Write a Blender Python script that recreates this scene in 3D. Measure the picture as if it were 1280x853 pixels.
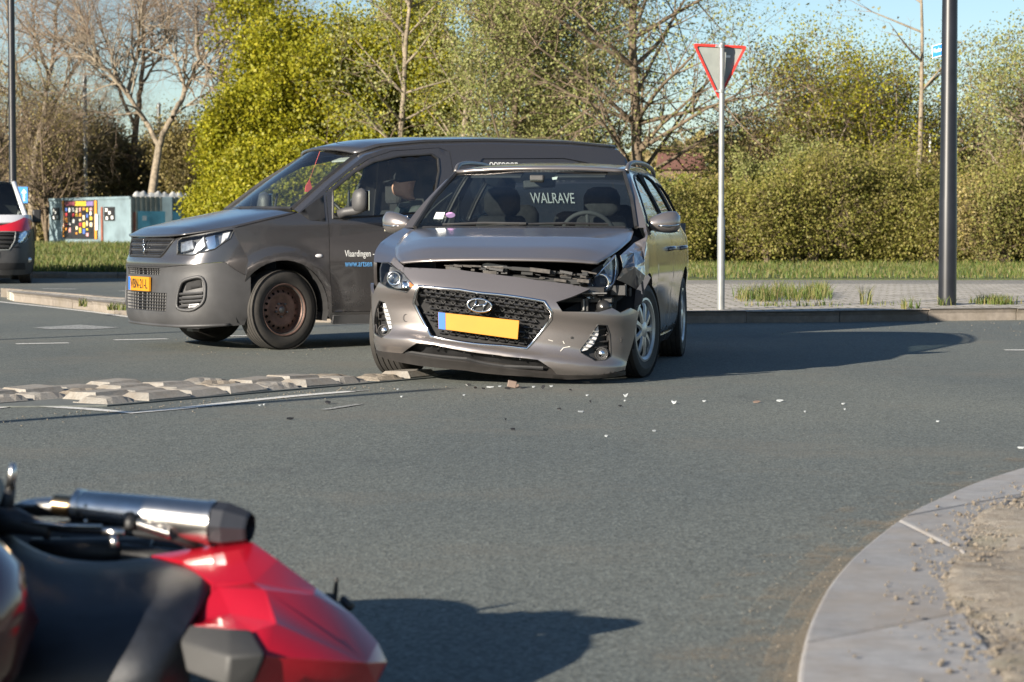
import bpy, bmesh, math, random
import numpy as np
from mathutils import Vector, Matrix
from mathutils.geometry import delaunay_2d_cdt
for o in list(bpy.data.objects): bpy.data.objects.remove(o)
R = math.radians
SC = bpy.context.scene
COL = SC.collection
# ------------------------------------------------ camera, sky, sun, exposure
CAMH, YH, FPX = 0.9762, 287.55, 2909.0
PITCH = math.atan((426.5 - YH) / FPX)
cd = bpy.data.cameras.new('camera'); cam = bpy.data.objects.new('camera', cd); COL.objects.link(cam)
cam.location = (0, 0, CAMH); cam.rotation_euler = (math.pi / 2 - PITCH, 0, 0)
cd.sensor_width = 36.0; cd.lens = 36.0 * FPX / 1280.0; cd.clip_start = 0.1; cd.clip_end = 4000
cd.dof.use_dof = True; cd.dof.focus_distance = 15.2; cd.dof.aperture_fstop = 6.5
SC.camera = cam
SC.render.resolution_x = 1024; SC.render.resolution_y = 682
SUN_EL, SUN_AZ = R(17.0), R(48.5)          # light travels towards +x,+y by SUN_AZ from +x
trav = Vector((math.cos(SUN_AZ) * math.cos(SUN_EL), math.sin(SUN_AZ) * math.cos(SUN_EL), -math.sin(SUN_EL)))
w = bpy.data.worlds.new('World'); SC.world = w; w.use_nodes = True
nt = w.node_tree
sky = nt.nodes.new('ShaderNodeTexSky'); sky.sky_type = 'NISHITA'; sky.sun_disc = False
sky.sun_elevation = SUN_EL; sky.sun_rotation = math.atan2(-trav.x, -trav.y)
sky.air_density = 1.0; sky.dust_density = 0.4; sky.ozone_density = 2.8; sky.altitude = 450
bgn = nt.nodes['Background']; bgn.inputs['Strength'].default_value = 0.05
nt.links.new(sky.outputs[0], bgn.inputs['Color'])
sl = bpy.data.lights.new('sun', 'SUN'); sl.energy = 4.6; sl.angle = R(0.5); sl.color = (1.0, 0.90, 0.76)
so = bpy.data.objects.new('sun', sl); COL.objects.link(so); so.rotation_euler = trav.to_track_quat('-Z', 'Y').to_euler(); so.location = (-20, -20, 15)
vs = SC.view_settings; vs.view_transform = 'Standard'; vs.look = 'None'; vs.gamma = 1.0; vs.use_curve_mapping = False
vs.exposure = 1.5
# ------------------------------------------------ pixel -> direction helpers
CP, SP_ = math.cos(PITCH), math.sin(PITCH)
def ray(px, py):
    x = (px - 640) / FPX; u = (426.5 - py) / FPX
    return Vector((x, CP + u * SP_, -SP_ + u * CP))
def G(px, py, z=0.0):
    d = ray(px, py); t = (z - CAMH) / d.z
    return Vector((d.x * t, d.y * t, z))
def D(px, py, Y):
    d = ray(px, py); t = Y / d.y
    return Vector((d.x * t, Y, CAMH + d.z * t))
def proj_np(P):
    x, y, z = P[..., 0], P[..., 1], P[..., 2] - CAMH
    yc = y * CP - z * SP_; zc = y * SP_ + z * CP
    return np.stack([640 + FPX * x / yc, 426.5 - FPX * zc / yc], -1)
# ------------------------------------------------ materials
def nodes_of(name):
    m = bpy.data.materials.new(name); m.use_nodes = True
    t = m.node_tree; b = t.nodes['Principled BSDF']
    return m, t, b
def N(t, kind, **kw):
    n = t.nodes.new(kind)
    for k, v in kw.items():
        if hasattr(n, k): setattr(n, k, v)
        else: n.inputs[k].default_value = v
    return n
def mix(t, fac, a, b, mode='MIX'):
    n = t.nodes.new('ShaderNodeMix'); n.data_type = 'RGBA'; n.blend_type = mode
    for i, v in ((0, fac), (6, a), (7, b)):
        if isinstance(v, bpy.types.NodeSocket): t.links.new(v, n.inputs[i])
        elif isinstance(v, (int, float)): n.inputs[i].default_value = v
        else: n.inputs[i].default_value = (*v, 1)
    return n.outputs[2]
def ramp(t, src, stops):
    n = t.nodes.new('ShaderNodeValToRGB'); e = n.color_ramp.elements
    while len(e) < len(stops): e.new(0.5)
    for k, (p, c) in enumerate(stops):
        e[k].position = p; e[k].color = (*c, 1) if not isinstance(c, (int, float)) else (c, c, c, 1)
    t.links.new(src, n.inputs[0]); return n.outputs[0]
def noise(t, scale, detail=4, rough=0.55, vec=None, obj=True):
    n = t.nodes.new('ShaderNodeTexNoise'); n.inputs['Scale'].default_value = scale
    n.inputs['Detail'].default_value = detail; n.inputs['Roughness'].default_value = rough
    if vec is None:
        c = t.nodes.new('ShaderNodeTexCoord'); vec = c.outputs['Object']
    t.links.new(vec, n.inputs['Vector']); return n.outputs['Fac']
def bump(t, b, h, strength=0.3, dist=0.01):
    n = t.nodes.new('ShaderNodeBump'); n.inputs['Strength'].default_value = strength; n.inputs['Distance'].default_value = dist
    t.links.new(h, n.inputs['Height']); t.links.new(n.outputs[0], b.inputs['Normal'])
def plain(name, col, rough=0.6, metal=0.0, var=0.15, scale=8.0, coat=0.0, bmp=0.0, bscale=60.0, spec=0.5):
    m, t, b = nodes_of(name)
    f = noise(t, scale, 5)
    dk = tuple(c * (1 - var) for c in col); lt = tuple(min(1, c * (1 + var)) for c in col)
    t.links.new(ramp(t, f, [(0.3, dk), (0.7, lt)]), b.inputs['Base Color'])
    b.inputs['Roughness'].default_value = rough; b.inputs['Metallic'].default_value = metal
    b.inputs['Coat Weight'].default_value = coat; b.inputs['Coat Roughness'].default_value = 0.04
    b.inputs['Specular IOR Level'].default_value = spec
    if bmp: bump(t, b, noise(t, bscale, 5), bmp)
    return m
def paint(name, col, metal=0.5, rough=0.32, dust=0.12, dustcol=(0.22, 0.19, 0.15), flake=True):
    m, t, b = nodes_of(name)
    c = t.nodes.new('ShaderNodeTexCoord')
    base = mix(t, 0.0, col, col)
    f = noise(t, 900, 2, vec=c.outputs['Object'])
    base = mix(t, 1.0, base, ramp(t, f, [(0.3, 0.86), (0.7, 1.14)]), 'MULTIPLY')
    # road dirt gathers low on the body
    sx = t.nodes.new('ShaderNodeSeparateXYZ'); t.links.new(c.outputs['Object'], sx.inputs[0])
    mr = N(t, 'ShaderNodeMapRange'); t.links.new(sx.outputs['Z'], mr.inputs['Value'])
    mr.inputs['From Min'].default_value = 0.75; mr.inputs['From Max'].default_value = 0.15
    mr.inputs['To Min'].default_value = 0.08; mr.inputs['To Max'].default_value = 1.0
    n2 = ramp(t, noise(t, 5, 8, 0.65, vec=c.outputs['Object']), [(0.35, 0.1), (0.75, 1.0)])
    mu = t.nodes.new('ShaderNodeMath'); mu.operation = 'MULTIPLY'; t.links.new(mr.outputs[0], mu.inputs[0]); t.links.new(n2, mu.inputs[1])
    mv = t.nodes.new('ShaderNodeMath'); mv.operation = 'MULTIPLY'; t.links.new(mu.outputs[0], mv.inputs[0]); mv.inputs[1].default_value = dust * 4
    mv.use_clamp = True
    t.links.new(mix(t, mv.outputs[0], base, dustcol), b.inputs['Base Color'])
    rr = N(t, 'ShaderNodeMapRange'); t.links.new(mv.outputs[0], rr.inputs['Value'])
    rr.inputs['To Min'].default_value = rough; rr.inputs['To Max'].default_value = 0.75
    t.links.new(rr.outputs[0], b.inputs['Roughness'])
    b.inputs['Metallic'].default_value = metal
    b.inputs['Coat Weight'].default_value = 1.0
    cr = ramp(t, noise(t, 3, 6, vec=c.outputs['Object']), [(0.3, 0.03), (0.8, 0.16)])
    t.links.new(cr, b.inputs['Coat Roughness'])
    return m
def glass(name, tint=(0.75, 0.8, 0.78), gloss=0.02, ior=1.5, dirt=0.05, f0=0.06):
    m = bpy.data.materials.new(name); m.use_nodes = True; t = m.node_tree
    t.nodes.remove(t.nodes['Principled BSDF']); out = t.nodes['Material Output']
    tr = N(t, 'ShaderNodeBsdfTransparent'); tr.inputs[0].default_value = (*tint, 1)
    gl = N(t, 'ShaderNodeBsdfGlossy'); gl.inputs['Roughness'].default_value = gloss
    df = N(t, 'ShaderNodeBsdfDiffuse'); df.inputs[0].default_value = (0.35, 0.33, 0.3, 1)
    ge = N(t, 'ShaderNodeNewGeometry'); dt = N(t, 'ShaderNodeVectorMath', operation='DOT_PRODUCT')
    t.links.new(ge.outputs['Normal'], dt.inputs[0]); t.links.new(ge.outputs['Incoming'], dt.inputs[1])
    ab = N(t, 'ShaderNodeMath', operation='ABSOLUTE'); t.links.new(dt.outputs['Value'], ab.inputs[0])
    fr = N(t, 'ShaderNodeMapRange'); t.links.new(ab.outputs[0], fr.inputs[0])
    om = N(t, 'ShaderNodeMath', operation='SUBTRACT'); om.inputs[0].default_value = 1.0; t.links.new(ab.outputs[0], om.inputs[1])
    pw = N(t, 'ShaderNodeMath', operation='POWER'); t.links.new(om.outputs[0], pw.inputs[0]); pw.inputs[1].default_value = 5.0
    fr = N(t, 'ShaderNodeMath', operation='MULTIPLY_ADD'); t.links.new(pw.outputs[0], fr.inputs[0]); fr.inputs[1].default_value = 0.93; fr.inputs[2].default_value = f0
    mx = N(t, 'ShaderNodeMixShader'); t.links.new(fr.outputs[0], mx.inputs[0])
    t.links.new(tr.outputs[0], mx.inputs[1]); t.links.new(gl.outputs[0], mx.inputs[2])
    m2 = N(t, 'ShaderNodeMixShader'); t.links.new(ramp(t, noise(t, 6, 7), [(0.35, dirt * 0.3), (0.8, dirt * 2)]), m2.inputs[0])
    t.links.new(mx.outputs[0], m2.inputs[1]); t.links.new(df.outputs[0], m2.inputs[2])
    t.links.new(m2.outputs[0], out.inputs[0])
    return m
def leafmat(name, cols, trans=0.35, rough=0.55):
    m, t, b = nodes_of(name); out = t.nodes['Material Output']
    g = t.nodes.new('ShaderNodeNewGeometry')
    n = len(cols)
    c = ramp(t, g.outputs['Random Per Island'], [(i / max(1, n - 1), cl) for i, cl in enumerate(cols)])
    big = noise(t, 0.9, 3)
    c = mix(t, 0.8, c, ramp(t, big, [(0.3, 0.6), (0.7, 1.3)]), 'MULTIPLY')
    t.links.new(c, b.inputs['Base Color']); b.inputs['Roughness'].default_value = rough; b.inputs['Specular IOR Level'].default_value = 0.3
    tl = N(t, 'ShaderNodeBsdfTranslucent'); t.links.new(c, tl.inputs[0])
    mx = N(t, 'ShaderNodeMixShader'); mx.inputs[0].default_value = trans
    t.links.new(b.outputs[0], mx.inputs[1]); t.links.new(tl.outputs[0], mx.inputs[2]); t.links.new(mx.outputs[0], out.inputs[0])
    return m
# ------------------------------------------------ objects
def empty(name, loc=(0, 0, 0), rz=0.0, label=None, cat=None, group=None):
    o = bpy.data.objects.new(name, None); COL.objects.link(o); o.location = loc; o.rotation_euler = (0, 0, rz); o.empty_display_size = 0.2
    return tag(o, label, cat, group)
def tag(o, label=None, cat=None, group=None, kind=None):
    if label: o['label'] = label
    if cat: o['category'] = cat
    if group: o['group'] = group
    if kind: o['kind'] = kind
    return o
def obj(name, verts, faces, mat, parent=None, smooth=False, edges=()):
    me = bpy.data.meshes.new(name); me.from_pydata([tuple(v) for v in verts], list(edges), [tuple(f) for f in faces]); me.validate()
    if mat: me.materials.append(mat)
    if smooth: me.polygons.foreach_set('use_smooth', [True] * len(me.polygons))
    me.update()
    o = bpy.data.objects.new(name, me); COL.objects.link(o)
    if parent: o.parent = parent
    return o
def fastmesh(name, V, F, mat, parent=None, smooth=False):
    V = np.asarray(V, np.float32); F = np.asarray(F, np.int32); k = F.shape[1]; n = len(F)
    me = bpy.data.meshes.new(name); me.vertices.add(len(V)); me.vertices.foreach_set('co', V.ravel())
    me.loops.add(n * k); me.loops.foreach_set('vertex_index', F.ravel())
    me.polygons.add(n); me.polygons.foreach_set('loop_start', np.arange(0, n * k, k, dtype=np.int32))
    if smooth: me.polygons.foreach_set('use_smooth', np.ones(n, bool))
    if mat: me.materials.append(mat)
    me.update(calc_edges=True)
    o = bpy.data.objects.new(name, me); COL.objects.link(o)
    if parent: o.parent = parent
    return o
class MB:
    """collects pieces of ONE part"""
    def __init__(s): s.v = []; s.f = []
    def add(s, v, f):
        n = len(s.v); s.v += [Vector(p) for p in v]; s.f += [tuple(i + n for i in q) for q in f]; return s
    def box(s, c, sz, M=None, taper=1.0):
        hx, hy, hz = (q / 2 for q in sz)
        p = []
        for dz, k in ((-hz, 1), (hz, taper)):
            p += [Vector((-hx * k, -hy * k, dz)), Vector((hx * k, -hy * k, dz)), Vector((hx * k, hy * k, dz)), Vector((-hx * k, hy * k, dz))]
        if M is not None: p = [M @ q for q in p]
        p = [q + Vector(c) for q in p]
        return s.add(p, [(3, 2, 1, 0), (4, 5, 6, 7), (0, 1, 5, 4), (1, 2, 6, 5), (2, 3, 7, 6), (3, 0, 4, 7)])
    def tube(s, pts, rad, seg=8, closed=False, cap=True, flat=1.0):
        pts = [Vector(p) for p in pts]; n = len(pts)
        if not hasattr(rad, '__len__'): rad = [rad] * n
        rings = []; up = None
        for i, p in enumerate(pts):
            a = pts[(i + 1) % n] if (closed or i < n - 1) else pts[i]
            b = pts[i - 1] if (closed or i > 0) else pts[i]
            t = (a - b).normalized()
            if up is None:
                up = Vector((0, 0, 1)) if abs(t.z) < 0.9 else Vector((1, 0, 0))
            sd = t.cross(up).normalized(); up = sd.cross(t).normalized()
            rings.append([p + (sd * math.cos(q) + up * math.sin(q) * flat) * rad[i] for q in (2 * math.pi * k / seg for k in range(seg))])
        return s.loftr(rings, closed=True, loop=closed, cap=cap and not closed)
    def loftr(s, rings, closed=False, loop=False, cap=False):
        m = len(rings[0]); v = [p for r in rings for p in r]; f = []
        nr = len(rings)
        for i in range(nr if loop else nr - 1):
            j = (i + 1) % nr
            for k in range(m if closed else m - 1):
                l = (k + 1) % m
                f.append((i * m + k, i * m + l, j * m + l, j * m + k))
        if cap:
            f.append(tuple(range(m))[::-1]); f.append(tuple((nr - 1) * m + k for k in range(m)))
        return s.add(v, f)
    def lathe(s, prof, axis='X', seg=32, c=(0, 0, 0), M=None):
        """prof: (r, h) pairs; h along the axis"""
        rings = []
        for r, h in prof:
            ring = []
            for k in range(seg):
                a = 2 * math.pi * k / seg
                q = Vector((h, r * math.cos(a), r * math.sin(a))) if axis == 'X' else (Vector((r * math.cos(a), h, r * math.sin(a))) if axis == 'Y' else Vector((r * math.cos(a), r * math.sin(a), h)))
                if M is not None: q = M @ q
                ring.append(q + Vector(c))
            rings.append(ring)
        return s.loftr(rings, closed=True)
    def prism(s, poly, d):
        """poly: 3D points (planar), extruded by vector d"""
        n = len(poly); d = Vector(d); v = [Vector(p) for p in poly] + [Vector(p) + d for p in poly]
        return s.add(v, [tuple(range(n))[::-1], tuple(range(n, 2 * n))] + [(i, (i + 1) % n, n + (i + 1) % n, n + i) for i in range(n)])
    def ball(s, c, r, sq=(1, 1, 1), u=14, v=9, M=None):
        rings = []
        for i in range(v):
            a = math.pi * (i + 0.02) / (v - 1 + 0.04)
            ring = []
            for k in range(u):
                b = 2 * math.pi * k / u
                q = Vector((math.sin(a) * math.cos(b) * sq[0], math.sin(a) * math.sin(b) * sq[1], math.cos(a) * sq[2])) * r
                if M is not None: q = M @ q
                ring.append(q + Vector(c))
            rings.append(ring)
        return s.loftr(rings, closed=True, cap=True)
    def build(s, name, mat, parent=None, smooth=False, bevel=0.0, angle=None):
        o = obj(name, s.v, s.f, mat, parent, smooth or angle is not None)
        if bevel:
            md = o.modifiers.new('bevel', 'BEVEL'); md.width = bevel; md.segments = 2; md.limit_method = 'ANGLE'; md.angle_limit = R(35)
        if angle is not None: sharp(o, angle)
        return o
def sharp(o, deg):
    bm = bmesh.new(); bm.from_mesh(o.data)
    bmesh.ops.recalc_face_normals(bm, faces=bm.faces)
    for e in bm.edges:
        if len(e.link_faces) == 2 and e.calc_face_angle(0) > R(deg): e.smooth = False
    bm.to_mesh(o.data); bm.free(); o.data.update()
def crv(xs, ys):
    xs = np.array(xs, float); ys = np.array(ys, float)
    # monotone-ish cubic (finite-difference tangents)
    d = np.diff(ys) / np.diff(xs); m = np.concatenate([[d[0]], (d[:-1] + d[1:]) / 2, [d[-1]]])
    for i in range(1, len(m) - 1):
        if d[i - 1] * d[i] <= 0: m[i] = 0
    def f(x):
        x = np.clip(np.asarray(x, float), xs[0], xs[-1]); i = np.clip(np.searchsorted(xs, x, 'right') - 1, 0, len(xs) - 2)
        h = xs[i + 1] - xs[i]; t = (x - xs[i]) / h
        return ((2 * t**3 - 3 * t**2 + 1) * ys[i] + (t**3 - 2 * t**2 + t) * h * m[i] + (-2 * t**3 + 3 * t**2) * ys[i + 1] + (t**3 - t**2) * h * m[i + 1])
    return f
def resample(p, step, closed=True):
    p = [np.array(q, float) for q in p]; out = []
    n = len(p)
    for i in range(n if closed else n - 1):
        a, b = p[i], p[(i + 1) % n]; k = max(1, int(math.ceil(np.linalg.norm(b - a) / step)))
        out += [a + (b - a) * j / k for j in range(k)]
    if not closed: out.append(p[-1])
    return out
def chaikin(p, it=2, closed=True):
    p = [np.array(q, float) for q in p]
    for _ in range(it):
        q = [] if closed else [p[0]]
        n = len(p)
        for i in range(n if closed else n - 1):
            a, b = p[i], p[(i + 1) % n]
            q += [a * 0.8 + b * 0.2, a * 0.2 + b * 0.8]
        if not closed: q.append(p[-1])
        p = q
    return p
def inside(P, poly):
    P = np.asarray(P, float); poly = np.asarray(poly, float); r = np.zeros(len(P), bool); x, y = P[:, 0], P[:, 1]
    n = len(poly); j = n - 1
    for i in range(n):
        xi, yi = poly[i]; xj, yj = poly[j]
        c = ((yi > y) != (yj > y)) & (x < (xj - xi) * (y - yi) / (yj - yi + 1e-15) + xi)
        r ^= c; j = i
    return r
class Surf:
    """parametric surface f(u,v)->(...,3) in the local frame of an object with matrix M"""
    def __init__(s, f, dom, M, n=260, su=1.0, flip=False):
        s.f = f; s.dom = dom; s.M = np.array(M); s.su = su; s.flip = flip
        u = np.linspace(dom[0], dom[1], n); v = np.linspace(dom[2], dom[3], n); s.U, s.V = np.meshgrid(u, v, indexing='ij')
        P = f(s.U, s.V); W = P @ s.M[:3, :3].T + s.M[:3, 3]; s.W = W; s.px = proj_np(W)
        nn = np.cross(np.gradient(W, axis=0), np.gradient(W, axis=1)) * (-1 if flip else 1)
        view = np.array([0, 0, CAMH]) - W
        s.face = (nn * view).sum(-1) > 0
    def inv(s, pts, smooth=0):
        out = []
        for p in pts:
            d = ((s.px - np.array(p))**2).sum(-1) + np.where(s.face, 0, 40.0)
            i = np.unravel_index(np.argmin(d), d.shape); u, v = s.U[i], s.V[i]
            for _ in range(4):
                e = 1e-4
                q = s.pxof(u, v); r = np.array(p) - q; er = (r**2).sum()
                J = np.stack([(s.pxof(u + e, v) - q) / e, (s.pxof(u, v + e) - q) / e], 1)
                if abs(np.linalg.det(J)) < 1e3: break
                du, dv = np.linalg.solve(J, r)
                un = np.clip(u + np.clip(du, -0.03, 0.03), s.dom[0], s.dom[1]); vn = np.clip(v + np.clip(dv, -0.03, 0.03), s.dom[2], s.dom[3])
                if ((np.array(p) - s.pxof(un, vn))**2).sum() >= er: break
                u, v = un, vn
            out.append((float(u), float(v)))
        return out
    def pxof(s, u, v):
        P = s.f(np.array(u), np.array(v)); return proj_np(s.M[:3, :3] @ P + s.M[:3, 3])
    def pt(s, u, v, off=0.0):
        u = np.asarray(u, float); v = np.asarray(v, float); P = s.f(u, v)
        if np.any(off):
            e = 2e-3
            n = np.cross(s.f(u + e, v) - s.f(u - e, v), s.f(u, v + e) - s.f(u, v - e)) * (-1 if s.flip else 1)
            n = n / (np.linalg.norm(n, axis=-1, keepdims=True) + 1e-12); P = P + n * off
        return P
    def path(s, pts_uv, off=0.0):
        a = np.array(pts_uv); return [Vector(p) for p in s.pt(a[:, 0], a[:, 1], off)]
    def trim(s, name, mat, parent, outer, holes=(), res=0.03, off=0.0, thick=0.012, disp=None, smooth=True):
        """outer, holes: uv polygons"""
        k = np.array([s.su, 1.0])
        loops = [resample([np.array(p) * k for p in outer], res)] + [resample([np.array(p) * k for p in h], res) for h in holes]
        vs_, es = [], []
        for lp in loops:
            n0 = len(vs_); vs_ += [tuple(p) for p in lp]; es += [(n0 + i, n0 + (i + 1) % len(lp)) for i in range(len(lp))]
        O = np.array(loops[0]); lo, hi = O.min(0), O.max(0)
        gx = np.arange(lo[0] + res * 0.5, hi[0], res); gy = np.arange(lo[1] + res * 0.5, hi[1], res)
        g = np.array([(x + (res * 0.5 if j % 2 else 0), y) for j, y in enumerate(gy) for x in gx]).reshape(-1, 2)
        if len(g):
            keep = inside(g, loops[0])
            for h in loops[1:]: keep &= ~inside(g, h)
            g = g[keep]
            if len(g):
                B = np.array(vs_); dm = np.array([((B - q)**2).sum(1).min() for q in g]); g = g[dm > (res * 0.4)**2]
                vs_ += [tuple(p) for p in g]
        r = delaunay_2d_cdt([Vector(p) for p in vs_], es, [], 0, 1e-6)
        V2 = np.array([tuple(p) for p in r[0]]); T = np.array([t for t in r[2] if len(t) == 3])
        c = V2[T].mean(1); keep = inside(c, loops[0])
        for h in loops[1:]: keep &= ~inside(c, h)
        T = T[keep]; UV = V2 / k
        P = s.pt(UV[:, 0], UV[:, 1], off)
        if disp is not None: P = P + disp(P)
        V = [Vector(p) for p in P]; F = [tuple(int(i) for i in t) for t in T]
        if s.flip: F = [f[::-1] for f in F]
        if thick:
            # back skirt along every boundary edge
            cnt = {}
            for f in F:
                for a, b in ((f[0], f[1]), (f[1], f[2]), (f[2], f[0])): cnt[(a, b)] = cnt.get((a, b), 0) + 1
            bd = [(a, b) for (a, b) in cnt if (b, a) not in cnt]
            ids = sorted({i for e in bd for i in e}); mp = {}; mq = {}
            Q = s.pt(UV[ids, 0], UV[ids, 1], off - thick)
            if disp is not None: Q = Q + disp(P[ids])
            for i, q in zip(ids, Q):
                mp[i] = len(V); V.append(V[i].copy()); mq[i] = len(V); V.append(Vector(q))
            for a, b in bd: F.append((mp[b], mp[a], mq[a], mq[b]))
        o = obj(name, V, F, mat, parent, smooth)
        return o
def circ(c, r, n=28, a0=0, a1=2 * math.pi):
    return [(c[0] + r * math.cos(a0 + (a1 - a0) * i / n), c[1] + r * math.sin(a0 + (a1 - a0) * i / n)) for i in range(n)]
def grid_loft(name, curves, mat, parent, nu=24, nv=8, bulge=None, smooth=True):
    """curves: list of 3D polylines from one edge to the other; resampled to nu points and interpolated"""
    C = []
    for c in curves:
        c = np.array([tuple(p) for p in c], float); L = np.concatenate([[0], np.cumsum(np.linalg.norm(np.diff(c, axis=0), axis=1))]); L /= L[-1]
        t = np.linspace(0, 1, nu); C.append(np.stack([np.interp(t, L, c[:, i]) for i in range(3)], 1))
    C = np.array(C); m = len(C); rows = []
    for j in range(nv):
        t = j / (nv - 1) * (m - 1)
        if m == 2: rows.append(C[0] * (1 - t) + C[1] * t)
        else:
            rows.append(np.stack([[crv(range(m), C[:, i, k])(t) for k in range(3)] for i in range(nu)]).reshape(nu, 3))
    b = MB(); b.loftr([[Vector(p) for p in r] for r in rows])
    return b.build(name, mat, parent, smooth)
def text_mesh(name, body, size, mat, parent, M, extrude=0.0005, sx=1.0):
    c = bpy.data.curves.new(name, 'FONT'); c.body = body; c.size = size; c.extrude = extrude; c.align_x = 'LEFT'; c.resolution_u = 3
    t = bpy.data.objects.new(name, c); COL.objects.link(t)
    dg = bpy.context.evaluated_depsgraph_get(); me = bpy.data.meshes.new_from_object(t.evaluated_get(dg)); bpy.data.objects.remove(t)
    me.transform(M @ Matrix.Diagonal((sx, 1, 1, 1)))
    me.materials.clear(); me.materials.append(mat)
    o = bpy.data.objects.new(name, me); COL.objects.link(o)
    if parent: o.parent = parent
    return o
# ================================================= ground, road, islands
rnd = random.Random(5)
def asphalt(name, col, sc=1.0):
    m, t, b = nodes_of(name)
    c = t.nodes.new('ShaderNodeTexCoord').outputs['Object']
    sp = noise(t, 150 * sc, 3, 0.8, c)
    v = t.nodes.new('ShaderNodeTexVoronoi'); v.inputs['Scale'].default_value = 92 * sc; t.links.new(c, v.inputs['Vector'])
    agg = ramp(t, v.outputs['Color'], [(0.12, 0.52), (0.45, 0.92), (0.8, 1.32), (0.96, 1.9)])
    k = mix(t, 1.0, col, ramp(t, sp, [(0.3, 0.72), (0.7, 1.28)]), 'MULTIPLY')
    k = mix(t, 0.85, k, agg, 'MULTIPLY')
    mp = t.nodes.new('ShaderNodeMapping'); mp.inputs['Scale'].default_value = (0.35, 0.16, 1); mp.inputs['Rotation'].default_value = (0, 0, R(-35)); t.links.new(c, mp.inputs[0])
    big = noise(t, 1.2, 6, 0.6, mp.outputs[0])
    k = mix(t, 0.8, k, ramp(t, big, [(0.3, (0.76, 0.80, 0.82)), (0.7, (1.24, 1.19, 1.08))]), 'MULTIPLY')
    st = noise(t, 0.55, 7, 0.7, c)
    k = mix(t, ramp(t, st, [(0.52, 0.0), (0.68, 0.5)]), k, (0.150, 0.138, 0.112))
    tk = noise(t, 2.2, 8, 0.75, mp.outputs[0]); k = mix(t, ramp(t, tk, [(0.60, 0.0), (0.66, 0.45)]), k, (0.065, 0.070, 0.068))
    t.links.new(k, b.inputs['Base Color']); b.inputs['Roughness'].default_value = 0.85; b.inputs['Specular IOR Level'].default_value = 0.3
    bump(t, b, v.outputs['Distance'], 0.5, 0.004)
    return m
M_ASPH = asphalt('asphalt', (0.115, 0.126, 0.119))
M_PATH = asphalt('path_asphalt', (0.21, 0.20, 0.185), 0.6)
def concrete(name, col, dirt=(0.12, 0.10, 0.07), sc=1.0, rough=0.9, bm=0.5):
    m, t, b = nodes_of(name)
    c = t.nodes.new('ShaderNodeTexCoord').outputs['Object']
    g = t.nodes.new('ShaderNodeObjectInfo').outputs['Random']
    k = mix(t, 1.0, col, ramp(t, noise(t, 14 * sc, 8, 0.7, c), [(0.3, 0.75), (0.72, 1.22)]), 'MULTIPLY')
    k = mix(t, 1.0, k, ramp(t, g, [(0, 0.85), (1, 1.12)]), 'MULTIPLY')
    k = mix(t, ramp(t, noise(t, 3.2 * sc, 7, 0.7, c), [(0.44, 0.0), (0.70, 0.65)]), k, dirt)
    t.links.new(k, b.inputs['Base Color']); b.inputs['Roughness'].default_value = rough
    bump(t, b, noise(t, 120 * sc, 6, 0.8, c), bm, 0.004)
    return m
M_KERB = concrete('kerb_concrete', (0.19, 0.165, 0.14))
M_SLAB = concrete('slab_concrete', (0.25, 0.248, 0.25), (0.25, 0.205, 0.16), 0.8)
M_SLABEDGE = concrete('slab_edge', (0.15, 0.125, 0.1))
M_BLOCK = concrete('block_concrete', (0.25, 0.235, 0.21), (0.17, 0.135, 0.10), 1.0, bm=0.7)
M_RUBBLE = concrete('broken_concrete', (0.25, 0.215, 0.17), (0.12, 0.09, 0.06), 3.0, bm=1.0)
def sandmat():
    m, t, b = nodes_of('sandy_soil')
    c = t.nodes.new('ShaderNodeTexCoord').outputs['Object']
    k = ramp(t, noise(t, 9, 9, 0.72, c), [(0.28, (0.17, 0.135, 0.10)), (0.5, (0.36, 0.31, 0.25)), (0.75, (0.52, 0.48, 0.41))])
    k = mix(t, ramp(t, noise(t, 2.5, 4, 0.6, c), [(0.55, 0.0), (0.75, 0.5)]), k, (0.16, 0.15, 0.05))
    t.links.new(k, b.inputs['Base Color']); b.inputs['Roughness'].default_value = 0.95
    bump(t, b, noise(t, 60, 8, 0.8, c), 1.0, 0.02); return m
M_SAND = sandmat()
def turf(name, a, bcol):
    m, t, b = nodes_of(name)
    c = t.nodes.new('ShaderNodeTexCoord').outputs['Object']
    k = ramp(t, noise(t, 1.2, 8, 0.7, c), [(0.3, a), (0.7, bcol)])
    k = mix(t, 0.7, k, ramp(t, noise(t, 25, 5, 0.8, c), [(0.3, 0.5), (0.7, 1.5)]), 'MULTIPLY')
    t.links.new(k, b.inputs['Base Color']); b.inputs['Roughness'].default_value = 0.9; bump(t, b, noise(t, 30, 6, 0.8, c), 1.0, 0.05); return m
M_TURF = turf('turf', (0.045, 0.075, 0.012), (0.10, 0.115, 0.03))
def pavers(name):
    m, t, b = nodes_of(name)
    c = t.nodes.new('ShaderNodeTexCoord').outputs['Object']
    br = t.nodes.new('ShaderNodeTexBrick'); t.links.new(c, br.inputs['Vector'])
    br.inputs['Scale'].default_value = 1.0; br.inputs['Brick Width'].default_value = 0.30; br.inputs['Row Height'].default_value = 0.30; br.inputs['Mortar Size'].default_value = 0.018
    br.inputs['Color1'].default_value = (0.42, 0.385, 0.34, 1); br.inputs['Color2'].default_value = (0.34, 0.31, 0.27, 1); br.inputs['Mortar'].default_value = (0.16, 0.15, 0.09, 1)
    k = mix(t, 0.9, br.outputs['Color'], ramp(t, noise(t, 2, 8, 0.7, c), [(0.3, 0.6), (0.7, 1.3)]), 'MULTIPLY')
    t.links.new(k, b.inputs['Base Color']); b.inputs['Roughness'].default_value = 0.9; bump(t, b, br.outputs['Fac'], -0.5, 0.01); return m
M_PAVE = pavers('paving')
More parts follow.
